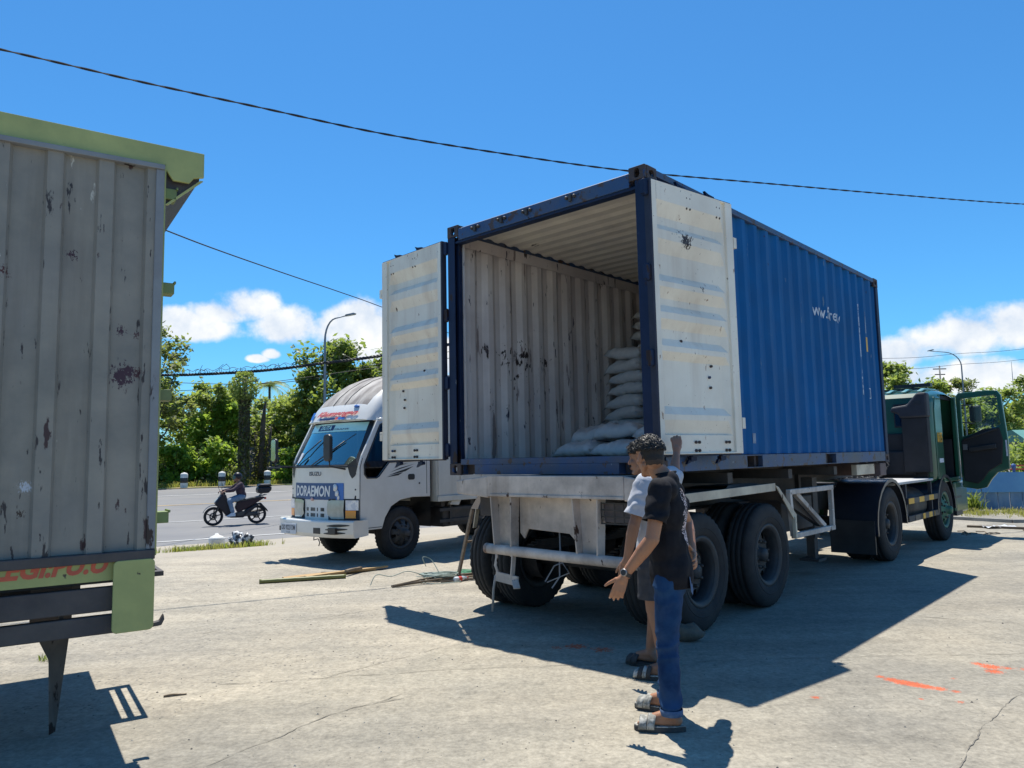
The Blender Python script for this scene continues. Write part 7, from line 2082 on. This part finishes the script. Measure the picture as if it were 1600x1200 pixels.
for k_, a_ in ((kL, aL), (kR, aR)):
    B.caps(k_ + Vector((0, 0, .25)), k_, .07, .052); B.caps(k_, k_.lerp(a_, .3) + Vector((-.018, 0, 0)), .05, .054); B.caps(k_.lerp(a_, .3) + Vector((-.018, 0, 0)), a_ + Vector((0, 0, .05)), .053, .033)
foot(B, aL, rad(5)); foot(B, aR, rad(-12))
me = remeshed(B, 'body', [M['skin2'], M['fade'], M['stubble']], .0050, 4, .5); barber(me, HT2); place('body', me, m2)
hair_curls('hair', M['hair'], m2, HT2, 1300, 6, .046, r=.0034, amp=.95, frontal=.028)
mb = MB(); [mb.caps((.084, s * .018, .030), (.078, s * .045, .030), .005, .003, 8) for s in (-1, 1)]; [mb.ell((.0835, s * .031, .006), (.005, .008, .0045), None, 10) for s in (-1, 1)]; xform(mb, HT2).build('eyebrows', M['hair'], m2)
mb = MB(); mb.ell((.0985, 0, -.060), (.005, .021, .0045), None, 12); mb.ell((.0965, 0, -.068), (.005, .019, .005), None, 12); xform(mb, HT2).build('lips', M['lip'], m2)
M['tee_grey'] = mat('pale_grey_cotton', (.50, .51, .55), (.43, .44, .48), nscale=25, rough=.9, bump=.12, bscale=420, spec=.2)
shirt(m2, M['tee_grey'], [('e', (-.01, 0, 1.19), (.125, .18, .20), None), ('e', (.0, 0, 1.0), (.128, .175, .24), None), ('e', (.0, 0, .86), (.13, .176, .16), None), ('c', (-.015, .15, 1.33), (-.015, -.15, 1.33), (.07, .07)), ('c', (-.02, .06, 1.365), (-.02, -.06, 1.365), (.06, .06))],
      [((sL, eL), (.079, .088)), ((sR, eR), (.079, .088))], ((-.02, 0, 1.415), (.12, 0, 1), .2), .80, .225, .007, 8.0)
M['shorts_grey'] = mat('dark_grey_shorts', (.045, .047, .055), (.06, .062, .07), nscale=20, rough=.9, bump=.12, bscale=380, spec=.2)
trousers(m2, 'shorts', M['shorts_grey'], .86, [[((-.0, .095, .80), .105), ((.01, .115, .48), .092)], [((.0, -.095, .80), .105), ((.05, -.125, .48), .092)]], .535, .93, .005, 4.0)
slipper(m2, 'sandal', M['sandal_dk'], M['strap_pale'], (aL.x - .005, aL.y, 0), rad(5), straps=4); slipper(m2, 'sandal', M['sandal_dk'], M['sandal_dk'], (aR.x - .005, aR.y, 0), rad(-12), straps=2)
# ------------------------------------------------------------------ scooter and rider out on the road
bf, br_ = Vector((-8.83, 22.15, 0)), Vector((-7.77, 22.77, 0))
bd = (bf - br_).normalized(); bm_ = (bf + br_) / 2
SCT = thing('scooter', 'black scooter with cast wheels and a top box riding along the road', 'motorcycle', (bm_.x, bm_.y, gz(bm_.x, bm_.y) + .002), math.atan2(bd.y, bd.x))
M['scoot_black'] = mat('scooter_black', (.010, .011, .018), (.016, .016, .025), nscale=6, rough=.4, spec=.3)
M['scoot_maroon'] = mat('scooter_maroon', (.022, .010, .018), rough=.4, spec=.3)
WBX = .615
for x in (WBX, -WBX):
    mb = MB()
    Rt = .275
    mb.lathe([(Rt - .045, -.03), (Rt - .05, 0), (Rt - .045, .03), (Rt - .075, .025), (Rt - .08, 0), (Rt - .075, -.025)], 40, 0, Euler((PI / 2, 0, 0)).to_matrix().to_4x4(), True)
    mb.lathe([(.0001, -.05), (.045, -.05), (.045, .05), (.0001, .05)], 16, 0, Euler((PI / 2, 0, 0)).to_matrix().to_4x4())
    for k in range(5):
        a = 2 * PI * k / 5 + .3; mb.bar((.04 * math.cos(a), 0, .04 * math.sin(a)), ((Rt - .06) * math.cos(a + .12), 0, (Rt - .06) * math.sin(a + .12)), .03, .028, 0, (0, 1, 0))
    w_ = mb.build('wheel', M['scoot_black'], SCT, 0, (x, 0, Rt))
    mb = MB(); mb.lathe([(Rt - .045, -.034), (Rt - .02, -.042), (Rt - .004, -.025), (Rt, 0), (Rt - .004, .025), (Rt - .02, .042), (Rt - .045, .034)], 48, 0, Euler((PI / 2, 0, 0)).to_matrix().to_4x4(), True); mb.build('tyre', M['rubber'], w_, fix=False)
    mb = MB(); mb.lathe([(.06, .052), (.11, .052)], 24, 0, Euler((PI / 2, 0, 0)).to_matrix().to_4x4()); mb.build('brake_disc', M['steel'], w_, fix=False)
mb = MB(); [mb.tube([(.40, s * .06, .78), (.50, s * .07, .5), (WBX, s * .075, .27)], .022, 8) for s in (-1, 1)]; mb.build('fork', M['steel_dark'], SCT)
mb = MB(); vs = []
for i in range(11):
    a = rad(20 + 125 * i / 10); w = .055
    for y in (-w, 0, w): vs.append((WBX + .31 * math.cos(a), y, .275 + (.315 + .02 * (y == 0)) * math.sin(a)))
mb.add(vs, [(3 * i + j, 3 * i + 3 + j, 3 * i + 4 + j, 3 * i + 1 + j) for i in range(10) for j in range(2)], 0, True); mb.build('front_fender', M['scoot_black'], SCT, fix=False)
mb = MB()
for y, k in ((-.10, .9), (0, 1.0), (.10, .9)): pass
mb.prism([(.56, .60), (.60, .66), (.47, .84), (.38, .92), (.28, .90), (.25, .76), (.13, .42), (.10, .26), (.22, .22), (.36, .40)], 'y', -.13, .13); mb.build('front_cowl', M['scoot_black'], SCT, .045)
mb = MB(); mb.prism([(.60, .665), (.50, .80), (.52, .81), (.615, .69)], 'y', -.07, .07); mb.build('headlight', M['lens_bright'], SCT, .012)
mb = MB(); mb.prism([(.50, .78), (.40, .95), (.30, .97), (.30, .90), (.40, .82)], 'y', -.10, .10); mb.build('handlebar_cover', M['scoot_black'], SCT, .03)
mb = MB(); mb.prism([(.18, .22), (.18, .29), (-.20, .30), (-.30, .46), (-.62, .62), (-.66, .57), (-.34, .30), (-.2, .20)], 'y', -.12, .12); mb.build('floor_panel', M['scoot_black'], SCT, .03)
mb = MB(); mb.prism([(.02, .50), (-.04, .68), (-.30, .72), (-.78, .80), (-.84, .77), (-.55, .60), (-.22, .42), (-.05, .36)], 'y', -.11, .11); mb.build('tail_cowl', M['scoot_maroon'], SCT, .03)
mb = MB(); mb.prism([(.03, .66), (.02, .73), (-.28, .75), (-.45, .79), (-.72, .81), (-.72, .775), (-.30, .70)], 'y', -.12, .12); mb.build('seat', M['black'], SCT, .025)
mb = MB(); mb.prism([(-.62, .60), (-.72, .62), (-.90, .42), (-.94, .34), (-.90, .36), (-.82, .46)], 'y', -.06, .06); mb.build('rear_fender', M['scoot_black'], SCT, .01)
mb = MB(); mb.box(-.87, -.83, -.09, .09, .72, .78); mb.build('tail_light', M['red'], SCT, .01)
mb = MB(); mb.prism([(-.30, .24), (.02, .22), (.02, .36), (-.16, .40), (-.62, .34), (-.66, .24)], 'y', .0, .12); mb.build('engine', M['steel_dark'], SCT, .03)
mb = MB(); mb.tube([(-.05, -.12, .26), (-.3, -.15, .27), (-.45, -.16, .32), (-.9, -.17, .42)], [.025, .03, .055, .05], 12); mb.build('exhaust', M['steel_dark'], SCT)
mb = MB(); mb.tube([(.38, -.33, .97), (.40, -.2, .985), (.36, 0, .96), (.40, .2, .985), (.38, .33, .97)], .013, 8); mb.build('handlebar', M['black'], SCT)
for s in (-1, 1):
    mb = MB(); mb.tube([(.40, s * .22, .98), (.44, s * .26, 1.08)], .007, 6); mb.ell((.44, s * .29, 1.12), (.012, .055, .035)); mb.build('mirror', M['black'], SCT)
mb = MB(); [mb.tube([(-.55, y, .79), (-.75, y, .83), (-.88, y, .86)], .012, 6) for y in (-.1, .1)]; [mb.tube([(x, -.1, .845), (x, .1, .845)], .01, 6) for x in (-.72, -.84)]; [mb.tube([(-.66, y, .80), (-.75, y, .90)], .012, 6) for y in (-.08, .08)]; mb.build('rack', M['steel'], SCT)
mb = MB(); mb.prism([(-.62, .90), (-.92, .90), (-1.0, .98), (-1.02, 1.09), (-.62, 1.09), (-.60, 1.0)], 'y', -.19, .19); tb = mb.build('top_box', M['scoot_black'], SCT, .04)
mb = MB(); mb.prism([(-.60, 1.095), (-1.03, 1.095), (-.98, 1.18), (-.66, 1.18)], 'y', -.195, .195); mb.build('box_lid', M['scoot_black'], tb, .04)

rd = thing('person', 'scooter rider in a dark maroon shirt, jeans and black helmet', 'person', (bm_.x, bm_.y, gz(bm_.x, bm_.y) + .002), math.atan2(bd.y, bd.x))
B = MB(); HTr = Matrix.Translation((-.03, 0, 1.385)); merge(B, xform(head_mb(), HTr))
B.caps((-.06, 0, 1.32), (-.08, 0, 1.2), .05, .06); B.ell((-.13, 0, 1.02), (.1, .15, .2)); B.ell((-.17, 0, .84), (.1, .14, .12))
for s in (-1, 1):
    sh, el, wr = Vector((-.10, s * .18, 1.19)), Vector((.12, s * .27, 1.03)), Vector((.34, s * .27, 1.0))
    B.caps(sh, el, .05, .04); B.caps(el, wr, .04, .027)
    hand(B, wr, (.9, 0, -.2), (.2, 0, .98), (.0, -s, .05), (.9, .9, .9, .9), .7, (.5, .6, -.6))
    hip, kn, an = Vector((-.16, s * .1, .82)), Vector((.20, s * .17, .70)), Vector((.10, s * .17, .36))
    B.caps(hip, kn, .08, .06); B.caps(kn, an, .055, .038)
    T = Matrix.Translation((an.x, an.y, an.z - .06)); B.caps(T @ Vector((-.03, 0, .0)), T @ Vector((.14, 0, -.02)), .035, .025); B.caps(an, T @ Vector((0, 0, 0)), .038, .035)
place('body', remeshed(B, 'body', [M['skin2']], .009, 3), rd)
S = MB(); S.ell((-.13, 0, 1.03), (.135, .185, .2)); S.ell((-.17, 0, .87), (.13, .17, .15)); S.caps((-.10, .14, 1.19), (-.10, -.14, 1.19), .075, .075)
for s in (-1, 1): S.caps((-.10, s * .18, 1.19), (.12, s * .27, 1.03), .07, .058); S.caps((.12, s * .27, 1.03), (.30, s * .27, 1.005), .056, .045)
M['maroon_cloth'] = mat('maroon_cloth', (.035, .02, .035), (.05, .03, .045), nscale=20, rough=.85)
me = remeshed(S, 'shirt', [M['maroon_cloth']], .012, 4); cut_mesh(me, [((0, 0, .78), (0, 0, -1))]); displace(me, lambda p, n: .008 * mnoise.noise(p * 14)); place('shirt', me, rd)
S = MB(); S.ell((-.17, 0, .83), (.13, .165, .10))
for s in (-1, 1): S.caps((-.16, s * .1, .82), (.20, s * .17, .71), .095, .072); S.caps((.20, s * .17, .71), (.11, s * .17, .40), .072, .058)
M['denim_pale'] = mat('pale_denim', (.10, .16, .25), (.2, .27, .36), nscale=8, rough=.85)
me = remeshed(S, 'jeans', [M['denim_pale']], .012, 4); displace(me, lambda p, n: .007 * mnoise.noise(p * 16)); place('jeans', me, rd)
for s in (-1, 1):
    mb = MB(); mb.prism([(.03, .26), (.27, .255), (.28, .285), (.2, .32), (.14, .37), (.05, .37), (.03, .32)], 'y', s * .17 - .042, s * .17 + .042); mb.build('shoe', M['decal_white'], rd, .02)
mb = MB(); mb.ell((-.045, 0, 1.425), (.135, .12, .125), None, 28); mb.f = [f for f in mb.f if (lambda c: c.z > 1.37 - (.03 if c.x < -.02 else 0) and not (c.x > .03 and c.z < 1.43))(sum((mb.v[i] for i in f), Vector()) / len(f))]; mb.m = [0] * len(mb.f); mb.sm = [True] * len(mb.f); hl = mb.build('helmet', M['scoot_black'], rd, fix=False)
mb = MB(); mb.grid(lambda a, b: (-.03 + .125 * math.cos(-1.1 + 2.2 * a) * (1 + .05 * (1 - b)), .118 * math.sin(-1.1 + 2.2 * a), 1.345 + .10 * b), 14, 4); mb.build('visor', M['glass_dark'], hl, fix=False)
# ------------------------------------------------------------------ sacks in the container
M['sack'] = mat('woven_sack', (.80, .78, .76), (.66, .65, .65), nscale=6, rough=.75, bump=.25, bscale=160, dirt=((.5, .49, .5), 5, .4))


def sack_mesh(seed, L_=.78, Wd=.52, Hh=.172):
    """filled woven bag: fat pillow with flat sewn ends and slack corners (x across the container, y along it)"""
    NU, NV = 22, 14; mb = MB()

    def pt(a, b, top):
        u = 2 * a - 1; v = 2 * b - 1
        edge = (1 - abs(u) ** 3.6) * (1 - abs(v) ** 3.4)
        t = max(edge, 0) ** .38
        cx = u * Wd / 2 * (1 + .05 * abs(v) ** 6 - .03 * (1 - v * v)); cy = v * L_ / 2 * (1 + .06 * abs(u) ** 6 - .02 * (1 - u * u))
        n = mnoise.noise(Vector((a * 4 + seed, b * 4, seed * .7))) * .034 + mnoise.noise(Vector((a * 11 + seed, b * 6, 3))) * .02 + .012 * math.sin(a * 31 + 9 * mnoise.noise(Vector((a * 3, b * 5, seed)))) * (1 - edge)
        pin = .012 * math.sin(u * 17 + seed) * (1 - edge) 
        z = (Hh / 2 * t + n * t) if top else (-Hh / 2 * t * .95 + n * t * .4)
        return (cx, cy, Hh / 2 - .01 + z + pin - .03 * abs(u) ** 4 * math.cos(seed) - .025 * abs(v) ** 3 + .05 * abs(u * v) ** 5 * math.sin(seed * 2 + u * 2 + v * 3))
    mb.grid(lambda a, b: pt(a, b, True), NU, NV); mb.grid(lambda a, b: pt(a, b, False), NU, NV)
    # sewn hem at the two ends
    me = mb.mesh('sack', M['sack'])
    bm = bmesh.new(); bm.from_mesh(me); bmesh.ops.remove_doubles(bm, verts=bm.verts, dist=.002); bmesh.ops.recalc_face_normals(bm, faces=bm.faces); bm.to_mesh(me); bm.free()
    return me


smeshes = [sack_mesh(i * 3.1) for i in range(7)]
FZ = CB + .165
cw = Matrix.Translation((PC.x, PC.y, 0)) @ Matrix.Rotation(YAW, 4, 'Z')
SG = 'woven sacks stacked in the container'
r_ = random.Random(12)


def sack(x, y, z, lab, k, rz=0.0, tilt=(0, 0)):
    o = bpy.data.objects.new('grain_sack', smeshes[k % 7]); COL.objects.link(o)
    o.matrix_world = cw @ Matrix.Translation((x, y, z)) @ Euler((tilt[0], tilt[1], PI / 2 + rz)).to_matrix().to_4x4()
    return tag(o, lab, 'sack', SG)


ords = ['bottom', 'second', 'third', 'fourth', 'fifth', 'sixth', 'seventh', 'eighth', 'ninth', 'tenth', 'eleventh', 'twelfth', 'thirteenth']
# low pile nearest the doors
k = 0
pos = {(0, 0): (1.62, .62, .0), (0, 1): (1.55, .02, .0), (0, 2): (1.62, -.60, 0), (1, 0): (1.98, .78, .02), (1, 1): (1.80, .30, .02), (1, 2): (1.82, -.32, .0), (0, 3): (2.3, .7, 0), (0, 4): (2.3, 0, 0), (0, 5): (2.3, -.7, 0)}
labs = {(0, 0): 'sack lying on the container floor nearest the left wall, lowest of the front pile', (0, 1): 'second sack on the floor of the front pile, partly behind the man', (0, 2): 'floor sack of the front pile hidden behind the right door post',
        (1, 0): 'tilted sack on top of the front pile, closest to the white wall', (1, 1): 'plump sack lying uppermost in the middle of the front pile', (1, 2): 'upper sack of the front pile behind the curly haired man',
        (0, 3): 'floor sack behind the tilted one at the white wall', (0, 4): 'floor sack at the back of the low pile, middle of the width', (0, 5): 'floor sack at the back of the low pile, by the right wall'}
for key, (x, y, z) in pos.items():
    rz, tl = r_.uniform(-.08, .08), (r_.uniform(-.04, .04), r_.uniform(-.04, .04))
    if key == (1, 0): rz, tl = .5, (-.08, .14)
    if key == (1, 1): rz, tl = .35, (.03, .08)
    sack(x, y, FZ + .172 * key[0] + z, labs[key], k, rz, tl); k += 1
for l in range(9):
    for c, y in enumerate((.83, .27, -.30, -.83)):
        where = ('by the white left wall', 'beside the wall end sack', 'in the middle of the width', 'by the right wall')[c]
        sack(2.98 + r_.uniform(-.05, .05), y + r_.uniform(-.02, .02), FZ + .153 * l, '%s layer sack of the tall middle stack, %s' % (ords[l], where), k + r_.randint(0, 6), r_.uniform(-.09, .09), (r_.uniform(-.05, .05), r_.uniform(-.07, .07)))
for l in range(13):
    for c, y in enumerate((.83, .27, -.30, -.83)):
        if l < 7 and c > 0: continue
        where = ('by the white left wall', 'next to the wall end sack', 'in the middle of the width', 'by the right wall')[c]
        sack(3.62 + r_.uniform(-.05, .05), y + r_.uniform(-.02, .02), FZ + .153 * l, '%s layer sack of the tallest rear stack, %s' % (ords[l], where), k + r_.randint(0, 6), r_.uniform(-.08, .08), (r_.uniform(-.04, .04), r_.uniform(-.05, .05)))

# ------------------------------------------------------------------ writing on the container side
def conform(me, x0, z0, side=-1):
    bm = bmesh.new(); bm.from_mesh(me)
    for v in bm.verts: v.co = Vector((v.co.x + x0, 0, v.co.y + z0))
    a, b = min(v.co.x for v in bm.verts), max(v.co.x for v in bm.verts)
    for xb in wave_breaks(X0, CL - .1):
        if a < xb < b: bmesh.ops.bisect_plane(bm, geom=bm.verts[:] + bm.edges[:] + bm.faces[:], plane_co=(xb, 0, 0), plane_no=(1, 0, 0))
    for v in bm.verts: v.co.y = side * (HW - .012 + corr(v.co.x - X0) + .0025)
    bm.to_mesh(me); bm.free(); return me


me = fit_text(text_mesh('www.florens.com', .2, M['decal_white'], 'side_lettering', 0, 0, .002), 1.12, .15)
place('side_lettering', conform(me, 4.22, 1.855), CT)
def sidepatch(name, x0, x1, z0, z1, m):
    mb = MB(); xs_ = [x0] + [v for v in wave_breaks(X0, CL - .1) if x0 < v < x1] + [x1]
    vs = []
    for x in xs_:
        for z in (z0, z1): vs.append((x, -(HW - .012 + corr(x - X0) + .003), z))
    mb.add(vs, [(2 * i, 2 * i + 2, 2 * i + 3, 2 * i + 1) for i in range(len(xs_) - 1)]); return mb.build(name, m, CT, fix=False)


M['decal_worn'] = mat('worn_decal', (.5, .55, .62), (.03, .09, .25), nscale=22, contrast=(.5, .56), rough=.5)
sidepatch('vertical_decal', 5.165, 5.19, .9, 2.12, M['decal_worn'])
sidepatch('vertical_decal', 5.43, 5.445, 1.75, 2.05, M['decal_worn'])
sidepatch('yellow_decal', 5.418, 5.48, 1.50, 1.70, M['yellow'])
for a, b, c, d in ((5.42, 5.478, .99, 1.003), (5.42, 5.478, .86, .873), (5.462, 5.478, .873, .99)): sidepatch('small_marking', a, b, c, d, M['decal_white'])
sidepatch('info_sticker', 1.80, 1.868, .26, .36, M['sticker_grey'])

# ------------------------------------------------------------------ things lying about
M['wood_new'] = mat('raw_timber', (.46, .31, .15), (.36, .235, .11), nscale=5, rough=.8, bump=.2, stretch=(.12, 3, 3))
M['wood_old'] = mat('weathered_timber', (.20, .15, .10), (.13, .10, .075), nscale=5, rough=.9, bump=.3, stretch=(.15, 3, 3))
M['bamboo'] = mat('green_bamboo', (.13, .145, .035), (.17, .17, .06), nscale=3, rough=.5)
def ground_thing(name, label, cat, x, y, rz=0, group=None): return thing(name, label, cat, (x, y, gz(x, y)), rz, group)


def plank(label, a, b, w, h, m, z=0.0, name='plank', n=10, grp='planks lying on the yard'):
    a, b = Vector((*a, 0)), Vector((*b, 0)); d = b - a; L_ = d.length
    mb = MB(); mb.grid(lambda u, v: (L_ * u, [-w / 2, -w / 2, w / 2, w / 2, -w / 2][int(round(v * 4))] * (1 + .05 * math.sin(9 * u)), z + [0, h, h, 0, 0][int(round(v * 4))] + .004 * math.sin(5 * u)), n, 4, sm=False)
    mb.add([(0, -w / 2, z), (0, w / 2, z), (0, w / 2, z + h), (0, -w / 2, z + h)], [(0, 1, 2, 3)]); mb.add([(L_, -w / 2, z), (L_, w / 2, z), (L_, w / 2, z + h), (L_, -w / 2, z + h)], [(0, 3, 2, 1)])
    o = mb.build(name, m, fix=True); o.location = (a.x, a.y, 0); o.rotation_euler = (0, 0, math.atan2(d.y, d.x))
    return tag(o, label, 'plank', grp)


plank('broad pale plank lying beside the white truck shadow', (-3.02, 9.92), (-1.98, 10.62), .15, .025, M['wood_new'])
plank('narrow pale plank overlapping the end of the broad one', (-2.72, 9.86), (-1.82, 10.72), .08, .022, M['wood_new'], .026)
plank('short brown batten across the pale planks', (-2.25, 10.1), (-2.12, 10.42), .05, .03, M['wood_old'], .05)
t = ground_thing('bamboo_pole', 'green bamboo pole lying in front of the pale planks', 'pole', -3.24, 9.62, math.atan2(.30, 1.0))
mb = MB(); pts = []; rr = []
for i in range(31):
    u = 1.07 * i / 30; pts.append((u, 0, .028)); rr.append(.026 + (.004 if i % 6 == 0 else 0))
mb.tube(pts, rr, 10); mb.build('culm', M['bamboo'], t)
plank('thin dark stick lying alone on the sunlit concrete', (-2.33, 5.08), (-2.2, 5.13), .014, .012, M['wood_old'], name='stick', grp=None)

# frame of two battens leaning by the trailer's left wheels
t = ground_thing('wooden_trestle', 'dark wooden trestle leaning beside the left trailer wheels', 'trestle', -.72, 9.72)
mb = MB(); mb.bar((-.02, -.02, 0), (.17, .12, .86), .045, .03); mb.build('front_leg', M['wood_old'], t)
mb = MB(); mb.bar((.28, .28, 0), (.36, .05, .7), .04, .03); mb.build('rear_leg', M['wood_old'], t)
mb = MB(); mb.bar((.0, -.02, .04), (.62, .35, .06), .03, .03); mb.bar((.09, .07, .45), (.5, .3, .48), .03, .025); mb.build('rail', M['wood_old'], t)

# steel rods, tangled cord, bottle
t = ground_thing('steel_rods', 'bundle of thin rusty rods on the ground by the trailer', 'rods', -1.48, 9.13)
for i, (a, b) in enumerate((((0, 0, .012), (1.05, .82, .014)), ((.05, .0, .03), (1.1, .74, .02)), ((-.02, .05, .012), (.7, .60, .05)), ((.55, .3, .01), (1.7, .62, .012)))):
    mb = MB(); mb.tube([a, tuple((Vector(a) + Vector(b)) / 2 + Vector((0, .02, .012))), b], .011, 6); mb.build('rod', M['wood_old'], t)
M['cord_pale'] = mat('pale_cord', (.30, .36, .33), (.2, .25, .22), nscale=8, rough=.8)
M['cord_green'] = mat('green_cord', (.06, .28, .16), rough=.7)
for nm, lab, m_, cx, cy, R, turns, seed, grp in (('cord_tangle', 'loose tangle of grey green cord beside the rods', M['cord_pale'], -.98, 9.72, .24, 26, 1, 'cords'), ('cord_tangle', 'small coil of bright green cord behind the grey tangle', M['cord_green'], -.62, 10.02, .17, 14, 2, 'cords')):
    r2 = random.Random(seed); mb = MB(); pts = []
    for i in range(turns * 9):
        a = i * .7; q = R * (.5 + .6 * mnoise.noise(Vector((i * .05, seed, 0))) + .45 * mnoise.noise(Vector((i * .021, 5, seed))))
        pts.append((math.cos(a + .9 * mnoise.noise(Vector((i * .04, 2, seed)))) * q * 1.25, math.sin(a) * q, .012 + .07 * abs(mnoise.noise(Vector((i * .11, 7, seed)))) + .0002 * i))
    mb.tube(smooth_path(pts, 3), .0065, 5)
    if seed == 1:
        [mb.tube(smooth_path(q, 8), .0055, 5) for q in ([(-.1, -.1, .03), (-.35, -.25, .14), (-.55, -.36, .10), (-.72, -.42, .13), (-.78, -.5, .02)], [(.0, .1, .05), (-.12, .2, .22), (-.22, .12, .26), (-.2, .3, .12)], [(.1, -.1, .02), (.3, -.3, .015), (.0, -.42, .01), (-.2, -.3, .012)], [(-.3, .1, .02), (-.1, -.2, .06), (.15, -.15, .09), (.3, .1, .05), (.1, .25, .03)])]
    o = mb.build(nm, m_, fix=False); o.location = (cx, cy, 0); tag(o, lab, 'cord', grp)
t = ground_thing('water_bottle', 'small clear bottle with red cap lying by the cord tangle', 'bottle', -.76, 9.45, .7)
mb = MB(); TB = Matrix.Translation((0, 0, .033)) @ Euler((0, PI / 2, 0)).to_matrix().to_4x4(); mb.lathe([(.0001, 0), (.03, .002), (.032, .02), (.032, .12), (.027, .15), (.013, .175), (.013, .19)], 16, 0, TB); mb.build('bottle_body', mat('clear_bottle', (.7, .74, .76), (.6, .64, .66), rough=.15), t, fix=False)
mb = MB(); mb.lathe([(.0001, .205), (.016, .205), (.016, .188), (.0001, .188)], 12, 0, TB); mb.build('bottle_cap', M['red'], t, fix=False); mb = MB(); mb.lathe([(.0325, .05), (.0328, .10)], 16, 0, TB); mb.build('bottle_label', M['red'], t, fix=False)
# stone chock behind the wheel, crumpled plastic at the bollard, litter
def rock(name, label, cat, x, y, s, m, seed, rz=0, grp=None, jag=.25):
    mb = MB(); mb.ell((0, 0, s[2] * .9), s, None, 22)
    for i, p in enumerate(mb.v):
        d = 1 + jag * mnoise.noise(Vector((p.x / s[0] * 1.2 + seed, p.y / s[1] * 1.2, p.z / s[2] * 1.2))) + jag * .4 * mnoise.noise(Vector((p.x / s[0] * 4 + seed, p.y / s[1] * 4, p.z / s[2] * 4))); p.x *= d; p.y *= d; p.z = max(0, p.z * d)
    me = mb.mesh(name, m); bm = bmesh.new(); bm.from_mesh(me); bmesh.ops.remove_doubles(bm, verts=bm.verts, dist=.002); bmesh.ops.recalc_face_normals(bm, faces=bm.faces); bm.to_mesh(me); bm.free()
    o = place(name, me, None, 0, (x, y, gz(x, y)), (0, 0, rz)); return tag(o, label, cat, grp)


rock('stone_chock', 'rough stone wedged behind the rear right trailer wheel', 'stone', 1.39, 6.30, (.14, .075, .07), mat('chock_stone', (.17, .13, .095), (.10, .085, .07), nscale=14, rough=.95, bump=.6, bscale=18), 4, -.2)
M['plastic_bag'] = mat('crumpled_plastic', (.6, .62, .64), (.03, .03, .035), nscale=9, contrast=(.42, .52), rough=.35)
rock('plastic_bag', 'crumpled black and white plastic bag in the grass by the short bollard', 'bag', -5.62, 15.55, (.22, .15, .13), M['plastic_bag'], 9, .4, None, .7)
M['litter_white'] = mat('litter_paper', (.6, .62, .66), (.45, .47, .5), nscale=12, rough=.7)
for i, (x, y, s, lab) in enumerate(((9.25, 14.5, .28, 'white crumpled sheet on the ground past the tractor front'), (9.75, 14.0, .3, 'larger pale sheet of litter at the right edge'), (11.35, 18.35, .16, 'white bag in the grass at the barrier foot'))):
    mb = MB(); mb.grid(lambda a, b: ((a - .5) * s * 2, (b - .5) * s, .02 + .06 * abs(mnoise.noise(Vector((a * 5 + i, b * 5, i))))), 8, 6, sm=False); o = mb.build('litter', M['litter_white'], fix=False); o.location = (x, y, 0); o.rotation_euler = (0, 0, i * .8); tag(o, lab, 'litter', 'litter on the yard')
plank('long thin stick lying by the kerb at the right edge', (8.8, 14.75), (10.4, 13.4), .05, .04, M['wood_old'], name='stick', grp=None)
t = ground_thing('twigs', 'scatter of dry twigs and earth at the right edge of the yard', 'twigs', 8.6, 13.6)
r_ = random.Random(31)
for i in range(14):
    mb = MB(); a = r_.random() * 6.28; x, y = r_.uniform(-.9, 1.2), r_.uniform(-.5, .5); l = r_.uniform(.15, .45); mb.tube([(x, y, .012), (x + math.cos(a) * l * .5, y + math.sin(a) * l * .5, .03), (x + math.cos(a + .2) * l, y + math.sin(a + .2) * l, .012)], .009, 5); mb.build('twig', M['wood_old'], t)
